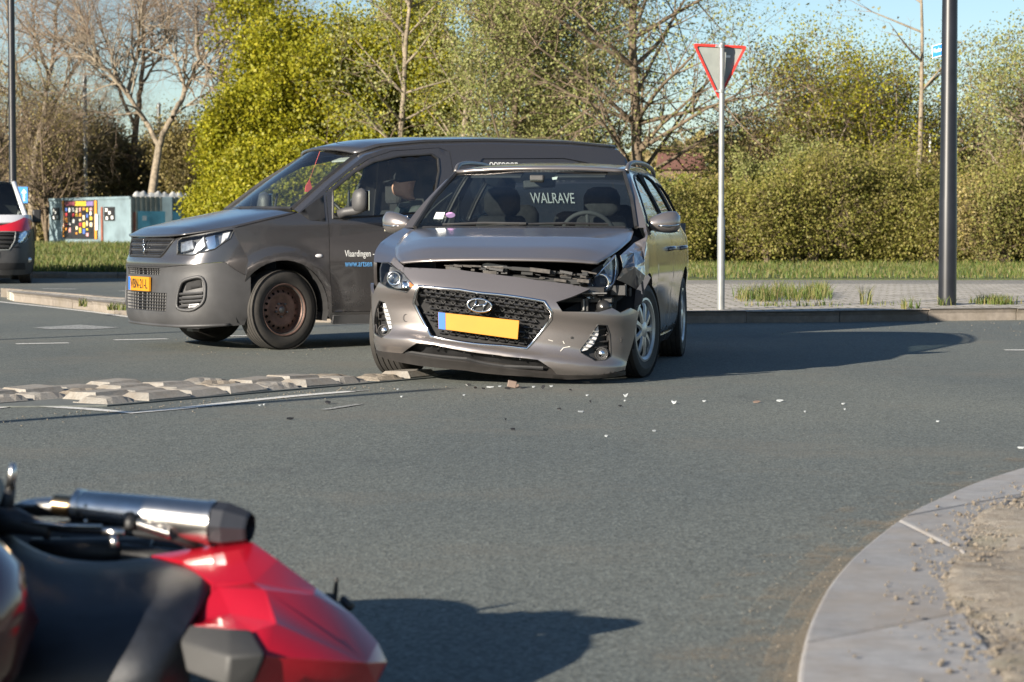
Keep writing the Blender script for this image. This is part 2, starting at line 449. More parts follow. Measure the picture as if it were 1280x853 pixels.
def worn(name, col, amt=0.5):
    m, t, b = nodes_of(name)
    c = t.nodes.new('ShaderNodeTexCoord').outputs['Object']
    f = ramp(t, noise(t, 45, 8, 0.75, c), [(amt - 0.08, 1.0), (amt + 0.06, 0.0)])
    t.links.new(mix(t, f, col, (0.10, 0.10, 0.09)), b.inputs['Base Color']); b.inputs['Roughness'].default_value = 0.7; return m
M_WHITE = worn('road_paint', (0.62, 0.61, 0.57), 0.42)
M_WORN = worn('worn_road_paint', (0.45, 0.45, 0.42), 0.52)

def sheet(name, poly, z, mat, kind='structure', thick=0.0):
    b = MB(); pts = [Vector((p[0], p[1], z)) for p in poly]
    if thick:
        b.prism([p - Vector((0, 0, thick)) for p in pts], (0, 0, thick))
    else: b.add(pts, [tuple(range(len(pts)))])
    o = b.build(name, mat)
    sharp(o, 30) if thick else None
    return tag(o, kind=kind)
def strip(name, pts, width, z, mat, parent=None):
    """flat painted band along ground points"""
    L, Rr = [], []
    pts = [Vector((p[0], p[1], 0)) for p in pts]
    for i, p in enumerate(pts):
        t = (pts[min(i + 1, len(pts) - 1)] - pts[max(i - 1, 0)]).normalized(); n = Vector((-t.y, t.x, 0)) * width / 2
        L.append(p + n + Vector((0, 0, z))); Rr.append(p - n + Vector((0, 0, z)))
    return MB().loftr([L, Rr]).build(name, mat, parent)
ground = sheet('ground', [(-900, -60), (900, -60), (900, 2500), (-900, 2500)], -0.03, M_TURF)
road = sheet('road', [(-70, -14), (70, -14), (70, 41.5), (-2.5, 41.5), (-6, 46.8), (-70, 49.0)], 0.0, M_ASPH)
# --- verges (grass) behind the road
vr = sheet('grass_verge', [(-2.2, 41.6), (90, 41.6), (120, 75), (-30, 75)], 0.10, M_TURF, thick=0.12)
vl = sheet('grass_verge', [(-6.2, 47.0), (-2.3, 41.7), (-31, 76), (-60, 180), (-120, 180), (-75, 49.2)], 0.12, M_TURF, thick=0.14)
# --- path behind the island
pth = sheet('cycle_path', [(-1.0, 37.3), (70, 37.6), (70, 41.4), (-2.2, 41.4)], 0.085, M_PATH, thick=0.07)
fp = sheet('footpath', [G(165, 303, .13).xy, G(172, 312, .13).xy, G(320, 318, .13).xy, G(320, 309, .13).xy], 0.135, M_PAVE)
# --- traffic island with kerb stones
fr_px = [(1640, 396), (1280, 400), (1170, 401.3), (1060, 402.7), (960, 403.5), (860, 404.2), (640, 404.5), (480, 404), (330, 402.5), (250, 400.5), (165, 395.5), (90, 385.5), (45, 380), (18, 377)]
fr = [G(*p) for p in fr_px]
ext = Vector((40, 33, 0))
tipw = G(9, 374.3); bk = [G(14, 371.3), G(90, 377.5), G(160, 384), Vector((-2.2, 30.6, 0)), Vector((-1.0, 37.3, 0)), Vector((40, 37.4, 0))]
isl = [ext] + fr + [tipw] + bk
inner = []
cc = Vector((4, 31, 0))
island = sheet('traffic_island', [p.xy for p in isl], 0.112, M_PAVE, thick=0.11)
KM = {}
def kerb_run(parent, pts, width, h, z0, mat, ln=1.0, closed=False):
    ds = resample([(p.x, p.y) for p in pts], 0.05, closed)
    acc = [ds[0]]; cur = 0; res = []
    run = [ds[0]]; L = 0
    for a, b in zip(ds[:-1], ds[1:]):
        L += np.linalg.norm(b - a); run.append(b)
        if L >= ln: res.append(run); run = [b]; L = 0
    if len(run) > 2: res.append(run)
    for rn in res:
        rn = rn[::4] + [rn[-1]] if len(rn) > 6 else rn
        P = [Vector((p[0], p[1], 0)) for p in rn]
        secs = []
        dz = rnd.uniform(-0.006, 0.006); dn = rnd.uniform(-0.006, 0.006)
        for i, p in enumerate(P):
            t = (P[min(i + 1, len(P) - 1)] - P[max(i - 1, 0)]).normalized(); n = Vector((-t.y, t.x, 0))
            if i == 0: p = p + t * 0.006
            if i == len(P) - 1: p = p - t * 0.006
            prof = [(-0.0, z0), (-0.004, h - 0.05), (0.012, h - 0.015), (0.035, h), (width, h), (width, z0)]
            secs.append([p + n * -(q[0] + dn) + Vector((0, 0, q[1] + dz)) for q in prof])
        MB().loftr(secs, closed=True, cap=True).build('kerb_stone', mat, parent)
kerb_run(island, [p + Vector((0, -0.02, 0)) for p in fr][::-1], -0.16, 0.125, -0.02, M_KERB)
kerb_run(island, [tipw - (G(18, 377) - tipw) * .0, G(14, 371.3), G(90, 377.5), G(160, 384), Vector((-2.2, 30.6, 0))][1:], 0.16, 0.125, -0.02, M_KERB)
kerb_run(vl, [Vector((-2.9, 42.4, 0)), Vector((-6.1, 46.85, 0)), Vector((-30, 47.7, 0))], 0.16, 0.125, -0.02, M_KERB)
# --- markings on the road
Z1 = 0.004
strip('kerb_line', [G(-40, 374), G(0, 377.8), G(60, 384), G(120, 391), G(178, 399), G(260, 404.6)], 0.10, Z1, M_WHITE, road)
for a, b in (((20, 430.5), (86, 429.3)), ((143, 425.6), (209, 424.2)), ((270, 421), (330, 420)), ((1256, 438.2), (1330, 438.4)), ((53, 361.2), (96, 361.8)), ((-40, 366.6), (42, 368.2)), ((150, 364), (200, 365))):
    strip('lane_dash', [G(*a), G(*b)], 0.13, Z1, M_WHITE, road)
mb = MB(); mb.add([G(*p, Z1) for p in ((40, 409.5), (100, 406), (150, 409.5), (120, 411.5), (60, 411.6))], [(4, 3, 2, 1, 0)]); mb.build('painted_arrow', M_WORN, road)
ln_px = [(-40, 514), (0, 510), (28, 507), (109, 512), (166, 517), (219, 512), (280, 505), (316, 501), (372, 495.5), (438, 490)]
strip('edge_line', [G(*p) for p in ln_px], 0.095, Z1, M_WHITE, road)
strip('edge_line', [G(438, 490), G(460, 488.4)], 0.05, Z1, M_WORN, road)
strip('scrape_mark', [G(405, 513), G(450, 506)], 0.05, Z1, M_WORN, road)
M_SKID = plain('skid_mark', (0.10, 0.11, 0.104), 0.9, var=0.2, scale=20)
# --- raised nose of concrete blocks
e1 = Vector((.57, .82, 0)).normalized(); e2 = Vector((-.82, .57, 0)).normalized(); NO = Vector((-2.25, 12.86, 0))
def nose(a, b, z=0): return NO + e1 * a + e2 * b + Vector((0, 0, z))
base = MB().prism([nose(*p, 0.001) for p in ((-.02, -.03), (3.2, -.03), (3.25, .05), (2.55, .40), (1.9, .92), (.6, 1.35), (-1.0, 2.2), (-1.2, 1.3))], (0, 0, 0.008)).build('divider_nose', M_SKID)
tag(base, kind='structure')
def blockmesh(seed, broken):
    r = random.Random(seed); nx, ny = (8, 6)
    V, F = [], []
    if not broken:
        t = r.uniform(.30, .36); j = lambda: r.uniform(-.02, .02)
        b = MB().add([(-.5, -.5, -.006), (.5, -.5, -.006), (.5, .5, -.006), (-.5, .5, -.006), (-.5, -.5, .006), (.5, -.5, .006), (.5, .5, .006), (-.5, .5, .006), (-t - .06 + j(), -t + j(), .05), (t + .06 + j(), -t + j(), .05), (t + .06 + j(), t + j(), .05), (-t - .06 + j(), t + j(), .05)], [(3, 2, 1, 0), (0, 1, 5, 4), (1, 2, 6, 5), (2, 3, 7, 6), (3, 0, 4, 7), (4, 5, 9, 8), (5, 6, 10, 9), (6, 7, 11, 10), (7, 4, 8, 11), (8, 9, 10, 11)])
        me = bpy.data.meshes.new('block'); me.from_pydata([tuple(p) for p in b.v], [], b.f); me.materials.append(M_BLOCK); me.update(); return me
    for j in range(ny):
        for i in range(nx):
            u, v = i / (nx - 1) * 2 - 1, j / (ny - 1) * 2 - 1
            ed = min(1 - abs(u), (1 - abs(v)))
            z = 0.05 * min(1, ed / 0.36) if ed > 0 else 0.0
            if broken and ed > 0:
                kx = (u * r.choice((0.6, 1)) + v * 0.5)
                z *= (1.0 if kx < 0.1 else 0.72) ; z += r.uniform(-0.007, 0.007) * (1 if kx >= 0.1 else 0.2)
            else: z += r.uniform(-0.0015, 0.0015) if ed > 0 else 0
            V.append((u * 0.5, v * 0.5, max(z, 0.0 if ed <= 0 else 0.004)))
    for j in range(ny - 1):
        for i in range(nx - 1): F.append((j * nx + i, j * nx + i + 1, (j + 1) * nx + i + 1, (j + 1) * nx + i))
    bd = [i for i in range(nx)] + [j * nx + nx - 1 for j in range(1, ny)] + [(ny - 1) * nx + i for i in range(nx - 2, -1, -1)] + [j * nx for j in range(ny - 2, 0, -1)]
    n = len(V); V += [(V[i][0], V[i][1], -0.006) for i in bd]
    for k in range(len(bd)): F.append((bd[k], n + k, n + (k + 1) % len(bd), bd[(k + 1) % len(bd)]))
    me = bpy.data.meshes.new('block'); me.from_pydata(V, [], F); me.materials.append(M_RUBBLE if broken == 2 else M_BLOCK); me.update(); return me
bms = [blockmesh(1, 0), blockmesh(2, 0), blockmesh(3, 1), blockmesh(4, 1), blockmesh(6, 2)]
rows = {0: (0, 9), 1: (0, 7), 2: (-1, 5), 3: (-3, 3), 4: (-4, 1), 5: (-5, -2)}
for j, (a, b_) in rows.items():
    for i in range(a, b_):
        o = bpy.data.objects.new('block', bms[rnd.choices([0, 1, 2, 3, 4], [5, 5, 1.6, 1.2, 1.6])[0]]); COL.objects.link(o); o.parent = base
        sh = 0.17 if j % 2 else 0.0
        o.location = nose(0.17 + i * 0.345 + sh + rnd.uniform(-.012, .012), 0.13 + j * 0.275 + rnd.uniform(-.012, .012), 0.0095)
        o.rotation_euler = (rnd.uniform(-.03, .03), rnd.uniform(-.03, .03), math.atan2(e1.y, e1.x) + rnd.uniform(-.05, .05) + rnd.choice((0, math.pi)))
        o.scale = (0.325 * (1 if j else rnd.uniform(.9, 1.05)), 0.262, rnd.uniform(0.62, 0.9))
# --- foreground kerb of cast slabs
outer_px = [(1420, 548), (1330, 570), (1280, 584), (1215, 604), (1130, 643), (1070, 690), (1035, 730), (1010, 780), (998, 830), (996, 870), (1000, 960)]
inner_px = [(1420, 585), (1330, 603), (1280, 618), (1240, 640), (1215, 672), (1203, 705), (1192, 745), (1225, 790), (1268, 853), (1290, 900), (1320, 960)]
SZ = 0.05
op = chaikin([G(*p, SZ).xy for p in outer_px], 2, False); ip = chaikin([G(*p, SZ).xy for p in inner_px], 1, False)
kerbband = sheet('kerb_band', [tuple(p) for p in op] + [tuple(p) for p in ip][::-1], 0.012, M_SLABEDGE, thick=0.02)
def cut(poly, a, b, keep):
    """half-plane clip of polygon by line a-b, keep the side where cross>0 (keep=1) or <0"""
    out = []; n = len(poly); a = np.array(a); b = np.array(b)
    sd = lambda p: keep * ((b[0] - a[0]) * (p[1] - a[1]) - (b[1] - a[1]) * (p[0] - a[0]))
    for i in range(n):
        p, q = np.array(poly[i]), np.array(poly[(i + 1) % n]); dp, dq = sd(p), sd(q)
        if dp >= 0: out.append(p)
        if dp * dq < 0: out.append(p + (q - p) * dp / (dp - dq))
    return out
full = [tuple(p) for p in op] + [tuple(p) for p in ip][::-1]
J = [((1117, 647), (1262, 620)), ((1117, 647), (1203, 690)), ((1003, 803), (1188, 767))]
J = [(G(*a, SZ).xy, G(*b, SZ).xy) for a, b in J]
def gap(a, b, g): 
    a, b = np.array(a), np.array(b); n = np.array([-(b - a)[1], (b - a)[0]]); n = n / np.linalg.norm(n) * g; return a + n, b + n
pieces = []
p1 = cut(full, *gap(*J[0], 0.005), 1); rest = cut(full, *gap(*J[0], -0.005), -1)
p2 = cut(rest, *gap(*J[1], 0.0025), 1); rest = cut(rest, *gap(*J[1], -0.0025), -1)
p3 = cut(rest, *gap(*J[2], 0.006), 1); p4 = cut(rest, *gap(*J[2], -0.006), -1)
for pc in (p1, p2, p3, p4):
    if len(pc) < 3: continue
    o = MB().prism([Vector((p[0], p[1], 0.005)) for p in pc], (0, 0, SZ - 0.005)).build('paving_slab', M_SLAB, kerbband)
    md = o.modifiers.new('bevel', 'BEVEL'); md.width = 0.012; md.segments = 3; md.limit_method = 'ANGLE'; md.angle_limit = R(40)
# blown sand lying on the road along the kerb
def dustmat(name, lo, hi):
    m, t, b = nodes_of(name); out = t.nodes['Material Output']; c = t.nodes.new('ShaderNodeTexCoord').outputs['Object']
    b.inputs['Base Color'].default_value = (0.27, 0.22, 0.155, 1); b.inputs['Roughness'].default_value = 0.95
    tr = N(t, 'ShaderNodeBsdfTransparent'); mx = N(t, 'ShaderNodeMixShader'); f1 = noise(t, 110, 6, 0.8, c); f2 = noise(t, 5, 4, 0.6, c)
    ad = N(t, 'ShaderNodeMath', operation='ADD'); t.links.new(f1, ad.inputs[0]); t.links.new(f2, ad.inputs[1]); hv = N(t, 'ShaderNodeMath', operation='MULTIPLY'); t.links.new(ad.outputs[0], hv.inputs[0]); hv.inputs[1].default_value = 0.5; ad = hv
    t.links.new(ramp(t, ad.outputs[0], [(lo, 0.0), (hi, 0.55)]), mx.inputs[0]); t.links.new(tr.outputs[0], mx.inputs[1]); t.links.new(b.outputs[0], mx.inputs[2]); t.links.new(mx.outputs[0], out.inputs[0]); return m
for k_, (w0, w1, lo, hi) in enumerate(((-.005, .035, .72, .98), (.035, .09, .86, 1.08), (.09, .19, .98, 1.2), (.19, .34, 1.06, 1.3))):
    o1, o2 = [], []
    for i, p in enumerate(op):
        a = np.array(op[max(i - 1, 0)]); b_ = np.array(op[min(i + 1, len(op) - 1)]); d_ = (b_ - a) / np.linalg.norm(b_ - a); n_ = np.array([d_[1], -d_[0]])
        if n_[0] > 0 and i > 3: n_ = -n_
        p = np.array(p); o1.append(Vector((*(p + n_ * w0), .003))); o2.append(Vector((*(p + n_ * w1), .003)))
    MB().loftr([o1, o2]).build('sand_drift', dustmat('sand_drift_%d' % k_, lo * .5 if False else lo / 2 + .0, hi / 2), road)
# sandy soil behind the slabs, crumbled edge
iw = [Vector((p[0], p[1], 0)) for p in resample([tuple(q) for q in ip], 0.03, False)]
V, F = [], []; nc = 26
for i, p in enumerate(iw):
    for k in range(nc):
        t = (k / (nc - 1))**1.6
        q = p + Vector((-0.035 + t * 3.2, t * 0.6, 0))
        if k == 0: q += Vector((rnd.uniform(-.02, .035), rnd.uniform(-.02, .03), 0))
        z = 0.047 if k == 0 else 0.054 + 0.010 * math.sin(q.x * 7 + q.y * 3) + rnd.uniform(-.006, .007)
        V.append((q.x, q.y, z))
for i in range(len(iw) - 1):
    for k in range(nc - 1): F.append((i * nc + k, (i + 1) * nc + k, (i + 1) * nc + k + 1, i * nc + k + 1))
tag(obj('sandy_ground', V, F, M_SAND, None, True), kind='structure')
V, F = [], []
def pebble(p, r, V, F):
    n = len(V); k = rnd.random
    pts = [(1, 0, 0), (-1, 0, 0), (0, 1, 0), (0, -1, 0), (0, 0, 1), (0, 0, -1)]
    V += [(p[0] + a * r * (.6 + .7 * k()), p[1] + b * r * (.6 + .7 * k()), p[2] + c * r * (.5 + .5 * k())) for a, b, c in pts]
    F += [(n + a, n + b, n + c) for a, b, c in ((0, 2, 4), (2, 1, 4), (1, 3, 4), (3, 0, 4), (2, 0, 5), (1, 2, 5), (3, 1, 5), (0, 3, 5))]
for i in range(1500):
    p = rnd.choice(iw); pebble((p.x + rnd.gauss(.02, .09), p.y + rnd.gauss(0, .03), 0.056), rnd.uniform(.002, .007) * (1.7 if rnd.random() < .1 else 1), V, F)
tag(obj('rubble', V, F, M_RUBBLE), 'loose crumbs of earth and stone along the broken slab edge', 'rubble', kind='stuff')
# grit lying on the road
V, F = [], []
def grit(n, f, r0, r1):
    for i in range(n):
        p = f(); pebble((p.x, p.y, 0.004), rnd.uniform(r0, r1), V, F)
opv = [Vector((p[0], p[1], 0)) for p in op]
grit(330, lambda: (lambda q: Vector((q.x - abs(rnd.gauss(0, .10)), q.y + rnd.gauss(.02, .06), 0)))(rnd.choice(opv)), .0012, .0035)
grit(220, lambda: nose(rnd.uniform(-1.2, 2.4), -0.15 - abs(rnd.gauss(0, .25))), .002, .006)
grit(110, lambda: G(rnd.uniform(850, 1290), rnd.uniform(403, 420)), .002, .007)
grit(130, lambda: G(rnd.uniform(220, 420), rnd.uniform(418, 445)), .0025, .006)
tag(obj('grit', V, F, M_RUBBLE), 'pale grit and small stones scattered on the road surface', 'grit', kind='stuff')
# --- grass blades on the verges (stuff) and tufts (things)
M_GRASS = leafmat('grass_blades', [(0.045, 0.085, 0.014), (0.085, 0.125, 0.022), (0.14, 0.145, 0.04), (0.21, 0.17, 0.075)], 0.3)
def blades(pts, hmin, hmax, wd, seed):
    r = np.random.default_rng(seed); P = np.asarray(pts, float); n = len(P)
    a = r.uniform(0, 2 * np.pi, n); h = r.uniform(hmin, hmax, n); lean = r.uniform(0.1, 0.6, n) * h; b = r.uniform(0, 2 * np.pi, n)
    d = np.stack([np.cos(a), np.sin(a), np.zeros(n)], 1) * (wd * r.uniform(.6, 1.3, n))[:, None]
    tip = P + np.stack([np.cos(b) * lean, np.sin(b) * lean, h], 1); mid = P + np.stack([np.cos(b) * lean * .3, np.sin(b) * lean * .3, h * .55], 1)
    V = np.stack([P - d, P + d, mid + d * .7, tip, mid - d * .7], 1).reshape(-1, 3)
    i = np.arange(n)[:, None] * 5
    F = np.concatenate([i + np.array([[0, 1, 2]]), i + np.array([[0, 2, 4]]), i + np.array([[4, 2, 3]])])
    return V, F
nr_ = np.random.default_rng(3)
def scatter_verge(n, f):
    return np.array([f() for _ in range(n)])
NB = 34000
pts = np.stack([nr_.uniform(-4, 14, NB), 42 + 19 * nr_.random(NB)**1.1, np.full(NB, 0.10)], 1)
dens = .5 + .5 * np.sin(pts[:, 0] * 1.3 + np.sin(pts[:, 1] * .6) * 2) * np.sin(pts[:, 1] * .9 + pts[:, 0] * .4)
pts = pts[nr_.random(NB) < .35 + .65 * dens]
V1, F1 = blades(pts, .03, .15, .010, 1)
V2, F2 = [], []
q = np.stack([nr_.uniform(-13.5, -3, 30000), 47.2 + 70 * nr_.random(30000)**1.8, np.full(30000, 0.12)], 1); q[:, 0] = np.maximum(q[:, 0] * q[:, 1] / 55 - 0, -q[:, 1] * .25)
V2, F2 = blades(q, .04, .19, .011, 2)
tag(fastmesh('grass', np.concatenate([V1, V2]), np.concatenate([F1, F2 + len(V1)]), M_GRASS), 'green and yellowed grass blades growing on the road verges', 'grass', kind='stuff')
def tuft(label, pts, h0, h1, seed, wd=.006, grp=None):
    c = np.mean(pts, 0)
    V, F = blades(np.asarray(pts) - c, h0, h1, wd, seed); o = fastmesh('grass_tuft', V, F, M_GRASS); o.location = c
    return tag(o, label, 'grass tuft', grp, 'stuff')
def area(px0, px1, py0, py1, n, z=0.112):
    k = [((px0 + px1) / 2 + (px1 - px0) * (nr_.integers(0, 5) - 2) * .19, (py0 + py1) / 2 + (py1 - py0) * nr_.uniform(-.3, .3)) for _ in range(9)]; o = []
    for _ in range(n):
        c = k[nr_.integers(0, 9)]; o.append(tuple(G(np.clip(nr_.normal(c[0], (px1 - px0) * .075), px0 - 3, px1 + 3), np.clip(nr_.normal(c[1], (py1 - py0) * .2), py0, py1), z)))
    return o
tuft('tall unmown grass clump on the paving beside the give-way sign post', area(920, 1036, 366, 377.5, 1300), .04, .24, 11)
tuft('short green grass tuft round the foot of the thick black lamp post', area(1172, 1197, 379, 382.5, 220), .05, .14, 12)
tuft('thin weed clump between the tall grass clump and the lamp post', area(1076, 1090, 378, 382, 50), .06, .26, 13)
tuft('low row of weeds along the kerb beyond the lamp post', area(1214, 1285, 378, 381.5, 380), .03, .14, 14)
tuft('small weed growing in the kerb joint of the island', area(1128, 1150, 384, 387, 60), .04, .16, 15)
tuft('short weeds along the paving joint between sign post and kerb', area(935, 1130, 381, 384, 160), .02, .08, 16)
tuft('small green weeds on the island kerb in front of the dark van', area(135, 160, 386.5, 388.5, 120), .03, .10, 17)
tuft('tiny green weed on the middle of the long island kerb', area(98, 108, 382, 384.5, 60), .03, .12, 18)
# ================================================= trees, shrubs
def tubes(segs, sides=5):
    """segs: array rows p0(3) p1(3) r0 r1 -> verts, quads"""
    S = np.array(segs, float); p0, p1, r0, r1 = S[:, :3], S[:, 3:6], S[:, 6], S[:, 7]
    t = p1 - p0; t /= np.linalg.norm(t, axis=1, keepdims=True) + 1e-9
    ref = np.where(np.abs(t[:, 2:3]) < .9, np.array([[0, 0, 1.]]), np.array([[1., 0, 0]]))
    a = np.cross(t, ref); a /= np.linalg.norm(a, axis=1, keepdims=True); b = np.cross(t, a)
    an = np.arange(sides) * 2 * np.pi / sides
    d = a[:, None] * np.cos(an)[None, :, None] + b[:, None] * np.sin(an)[None, :, None]
    V = np.concatenate([p0[:, None] + d * r0[:, None, None], p1[:, None] + d * r1[:, None, None]], 1).reshape(-1, 3)
    k = np.arange(sides); q = np.stack([k, (k + 1) % sides, (k + 1) % sides + sides, k + sides], 1)
    F = (np.arange(len(S))[:, None, None] * 2 * sides + q[None]).reshape(-1, 4)
    return V, F
class Tree:
    def __init__(s, seed): s.r = random.Random(seed); s.thick = []; s.thin = []; s.tips = []
    def seg(s, a, b, r0, r1): (s.thick if r0 > 0.02 else s.thin).append((*a, *b, r0, r1))
    def grow(s, p, d, L, rad, lev, P):
        r = s.r; n = max(2, int(L / P['step'][min(lev, len(P['step']) - 1)])); st = L / n; d = d.normalized(); kids = []
        r0 = rad
        for i in range(n):
            w = P['wob'] * (1 + lev * .4)
            d = (d + Vector((r.gauss(0, w), r.gauss(0, w), r.gauss(0, w) + P['up'] * (.4 if lev else 1)))).normalized()
            q = p + d * st; r1 = rad * (1 - (i + 1) / n * P['taper']); s.seg(p, q, r0, r1)
            f = (i + 1) / n
            if lev >= P['leaflev']: s.tips.append((q.copy(), d.copy()))
            if lev < P['lev'] and f >= P['bare'][min(lev, len(P['bare']) - 1)]: kids.append((q.copy(), d.copy(), f, r1))
            p = q; r0 = r1
        if lev < P['lev']:
            nb = P['kids'][lev]
            for k in range(nb):
                if not kids: break
                q, dd, f, rr = kids[r.randrange(len(kids))] if k else kids[-1]
                an = R(r.uniform(*P['ang'])); az = r.uniform(0, 2 * math.pi)
                pr = dd.orthogonal().normalized(); pr.rotate(Matrix.Rotation(az, 3, dd))
                nd = dd * math.cos(an) + pr * math.sin(an)
                s.grow(q, nd, L * r.uniform(*P['ratio']) * (1.15 - .5 * f * (lev == 0)), max(.004, min(rr * .75, rad * P['rr'])), lev + 1, P)
    def limb(s, pts, r0, r1, P, lev=1, n=6, L=2.5):
        """explicit main limb through given points with side branches"""
        pts = [Vector(q) for q in pts]; ds = resample([tuple(q) for q in pts], .5, False); ds = [Vector(q) for q in ds]; m = len(ds)
        for i in range(m - 1):
            a, b = r0 + (r1 - r0) * i / (m - 1), r0 + (r1 - r0) * (i + 1) / (m - 1)
            j = ds[i + 1] + Vector([s.r.gauss(0, .04) for _ in range(3)]); s.seg(ds[i], j, a, b); ds[i + 1] = j
        for k in range(n):
            i = int(s.r.uniform(.3, 1) * (m - 1)); i = max(1, min(m - 1, i)); dd = (ds[i] - ds[i - 1]).normalized()
            if k == 0: i = m - 1
            an = R(s.r.uniform(20, 65) if k else 5); pr = dd.orthogonal().normalized(); pr.rotate(Matrix.Rotation(s.r.uniform(0, 6.28), 3, dd))
            s.grow(ds[i], dd * math.cos(an) + pr * math.sin(an), L * s.r.uniform(.6, 1.15), max(.012, (r0 + (r1 - r0) * i / (m - 1)) * .6), lev, P)
def leaves_np(tips, per, size, spread, seed, droop=0.0, aspect=0.75):
    r = np.random.default_rng(seed); T = np.repeat(np.array([tuple(t[0]) for t in tips]), per, 0); n = len(T)
    C = T + r.normal(0, spread, (n, 3)); C[:, 2] -= droop * r.random(n)
    return quads(C, size, r, aspect)
def quads(C, size, r, aspect=0.75):
    n = len(C)
    a = r.normal(size=(n, 3)); a /= np.linalg.norm(a, axis=1, keepdims=True)
    b = r.normal(size=(n, 3)); b -= (a * b).sum(1, keepdims=True) * a; b /= np.linalg.norm(b, axis=1, keepdims=True)
    sz = size * r.uniform(.55, 1.35, n)[:, None]; a = a * sz * .5; b = b * sz * .5 * aspect
    c2 = np.cross(a, b); c2 /= np.linalg.norm(c2, axis=1, keepdims=True) + 1e-9
    V = np.stack([C - a, C + b - c2 * sz * .12, C + a, C - b - c2 * sz * .12], 1).reshape(-1, 3)
    return V, np.arange(n * 4).reshape(-1, 4)
M_BARK = plain('bark_grey', (0.20, 0.165, 0.12), 0.9, var=0.4, scale=6, bmp=0.8, bscale=25)
M_BARKD = plain('bark_brown', (0.12, 0.09, 0.06), 0.9, var=0.4, scale=6, bmp=0.8, bscale=25)
M_BARKP = plain('bark_pale', (0.30, 0.245, 0.16), 0.9, var=0.4, scale=5, bmp=0.8, bscale=25)
M_TWIG = plain('twigs', (0.19, 0.14, 0.10), 0.9, var=0.3)
L_YEL = leafmat('leaf_yellow_green', [(0.149, 0.161, 0.009), (0.241, 0.236, 0.011), (0.322, 0.287, 0.018), (0.196, 0.213, 0.014)], .35)
L_PALE = leafmat('leaf_pale_green', [(0.156, 0.192, 0.054), (0.228, 0.246, 0.078), (0.312, 0.300, 0.120), (0.180, 0.192, 0.060)], .35)
L_MID = leafmat('leaf_mid_green', [(0.131, 0.174, 0.026), (0.203, 0.232, 0.035), (0.290, 0.290, 0.058), (0.217, 0.174, 0.051)], .35)
L_BRN = leafmat('leaf_buds_brown', [(0.195, 0.150, 0.068), (0.270, 0.225, 0.090), (0.300, 0.247, 0.075), (0.165, 0.135, 0.075)], .25)
L_OLV = leafmat('leaf_olive', [(0.13, 0.145, 0.035), (0.19, 0.195, 0.05), (0.25, 0.235, 0.07), (0.21, 0.165, 0.07)], .35)
L_HDG = leafmat('leaf_hedge', [(0.15, 0.165, 0.03), (0.22, 0.215, 0.045), (0.28, 0.25, 0.075), (0.20, 0.17, 0.06)], .4)
L_DARK = leafmat('leaf_dark_olive', [(0.11, 0.105, 0.04), (0.16, 0.14, 0.055), (0.19, 0.15, 0.07), (0.10, 0.085, 0.045)], .2)
def finish(T, name, label, cat, loc, bark, leaf=None, V=None, F=None, group=None):
    root = empty(name, loc, 0, label, cat, group); L = Vector(loc)
    off = np.array(loc)
    if T.thick:
        v, f = tubes(T.thick, 7); fastmesh('trunk', v, f, bark, root, True)
    if T.thin:
        v, f = tubes(T.thin, 3); o = fastmesh('twigs', v, f, M_TWIG if bark is not M_BARKP else M_BARK, root, True); o['kind'] = 'stuff'
    if leaf is not None:
        o = fastmesh('crown', V, F, leaf, root); o['kind'] = 'stuff'
    return root
PB = dict(step=(.8, .6, .45, .4), wob=.09, up=.05, taper=.75, leaflev=2, lev=4, bare=(.35, .25, .15, .1), kids=(9, 7, 6, 5), ang=(22, 58), ratio=(.45, .75), rr=.6)
def base_at(px, Y, z=.1): return Vector(((px - 640) / FPX * Y, Y, z))
# ---- big bare tree behind the container, forked trunk
def fork(name, label, Y, trunk, limbs, r, seed, bark, P=PB, L=3.6, n=7):
    b = D(*trunk[0], Y); loc = Vector((b.x, Y, .0)); T = Tree(seed)
    rr = random.Random(seed)
    tp = [Vector((0, 0, 0))] + [D(*p, Y) - loc for p in trunk]
    ds = tp
    for i in range(len(ds) - 1): T.seg(ds[i], ds[i + 1], r * (1 - .08 * i), r * (1 - .08 * (i + 1)))
    for lm in limbs:
        pts = [D(p[0], p[1], Y + (p[2] if len(p) > 2 else rr.uniform(-1.5, 1.5) * (i > 0))) - loc for i, p in enumerate(lm[0])]
        T.limb(pts, lm[1], lm[1] * .3, P, 2, n, L)
    return finish(T, name, label, 'tree', loc, bark)
YT = 132
fork('bare_tree', 'tall bare tree with a forked pale trunk behind the blue container', YT, [(190, 244), (194, 215), (199, 183)],
     [([(199, 183), (180, 150), (160, 115), (130, 85), (95, 60)], 0.161), ([(199, 183), (215, 145), (232, 115), (248, 75), (244, 30), (250, -15)], 0.186), ([(160, 115), (172, 70), (176, 20), (185, -30)], 0.136),
      ([(232, 115), (222, 80), (205, 40), (200, -10)], 0.112), ([(248, 75), (275, 55), (305, 40), (325, 25)], 0.099), ([(180, 150), (150, 105), (120, 75), (70, 45)], 0.099), ([(130, 85), (110, 40), (95, 0)], 0.087), ([(244, 50), (270, 10), (285, -20)], 0.087), ([(215, 145), (250, 120), (290, 105)], 0.074)],
     .27, 3, M_BARK, n=18, L=4.6)
fork('bare_tree', 'bare tree with upright grey trunk, rear neighbour of the forked one', YT + 14, [(163, 250), (166, 200), (170, 160)],
     [([(170, 160), (176, 110), (180, 60), (178, 10), (180, -25)], 0.186), ([(170, 160), (150, 120), (140, 70), (120, 20)], 0.124), ([(176, 110), (200, 70), (215, 20)], 0.099), ([(166, 200), (135, 172), (112, 165)], 0.074)], .26, 7, M_BARKD, n=16, L=4.8)
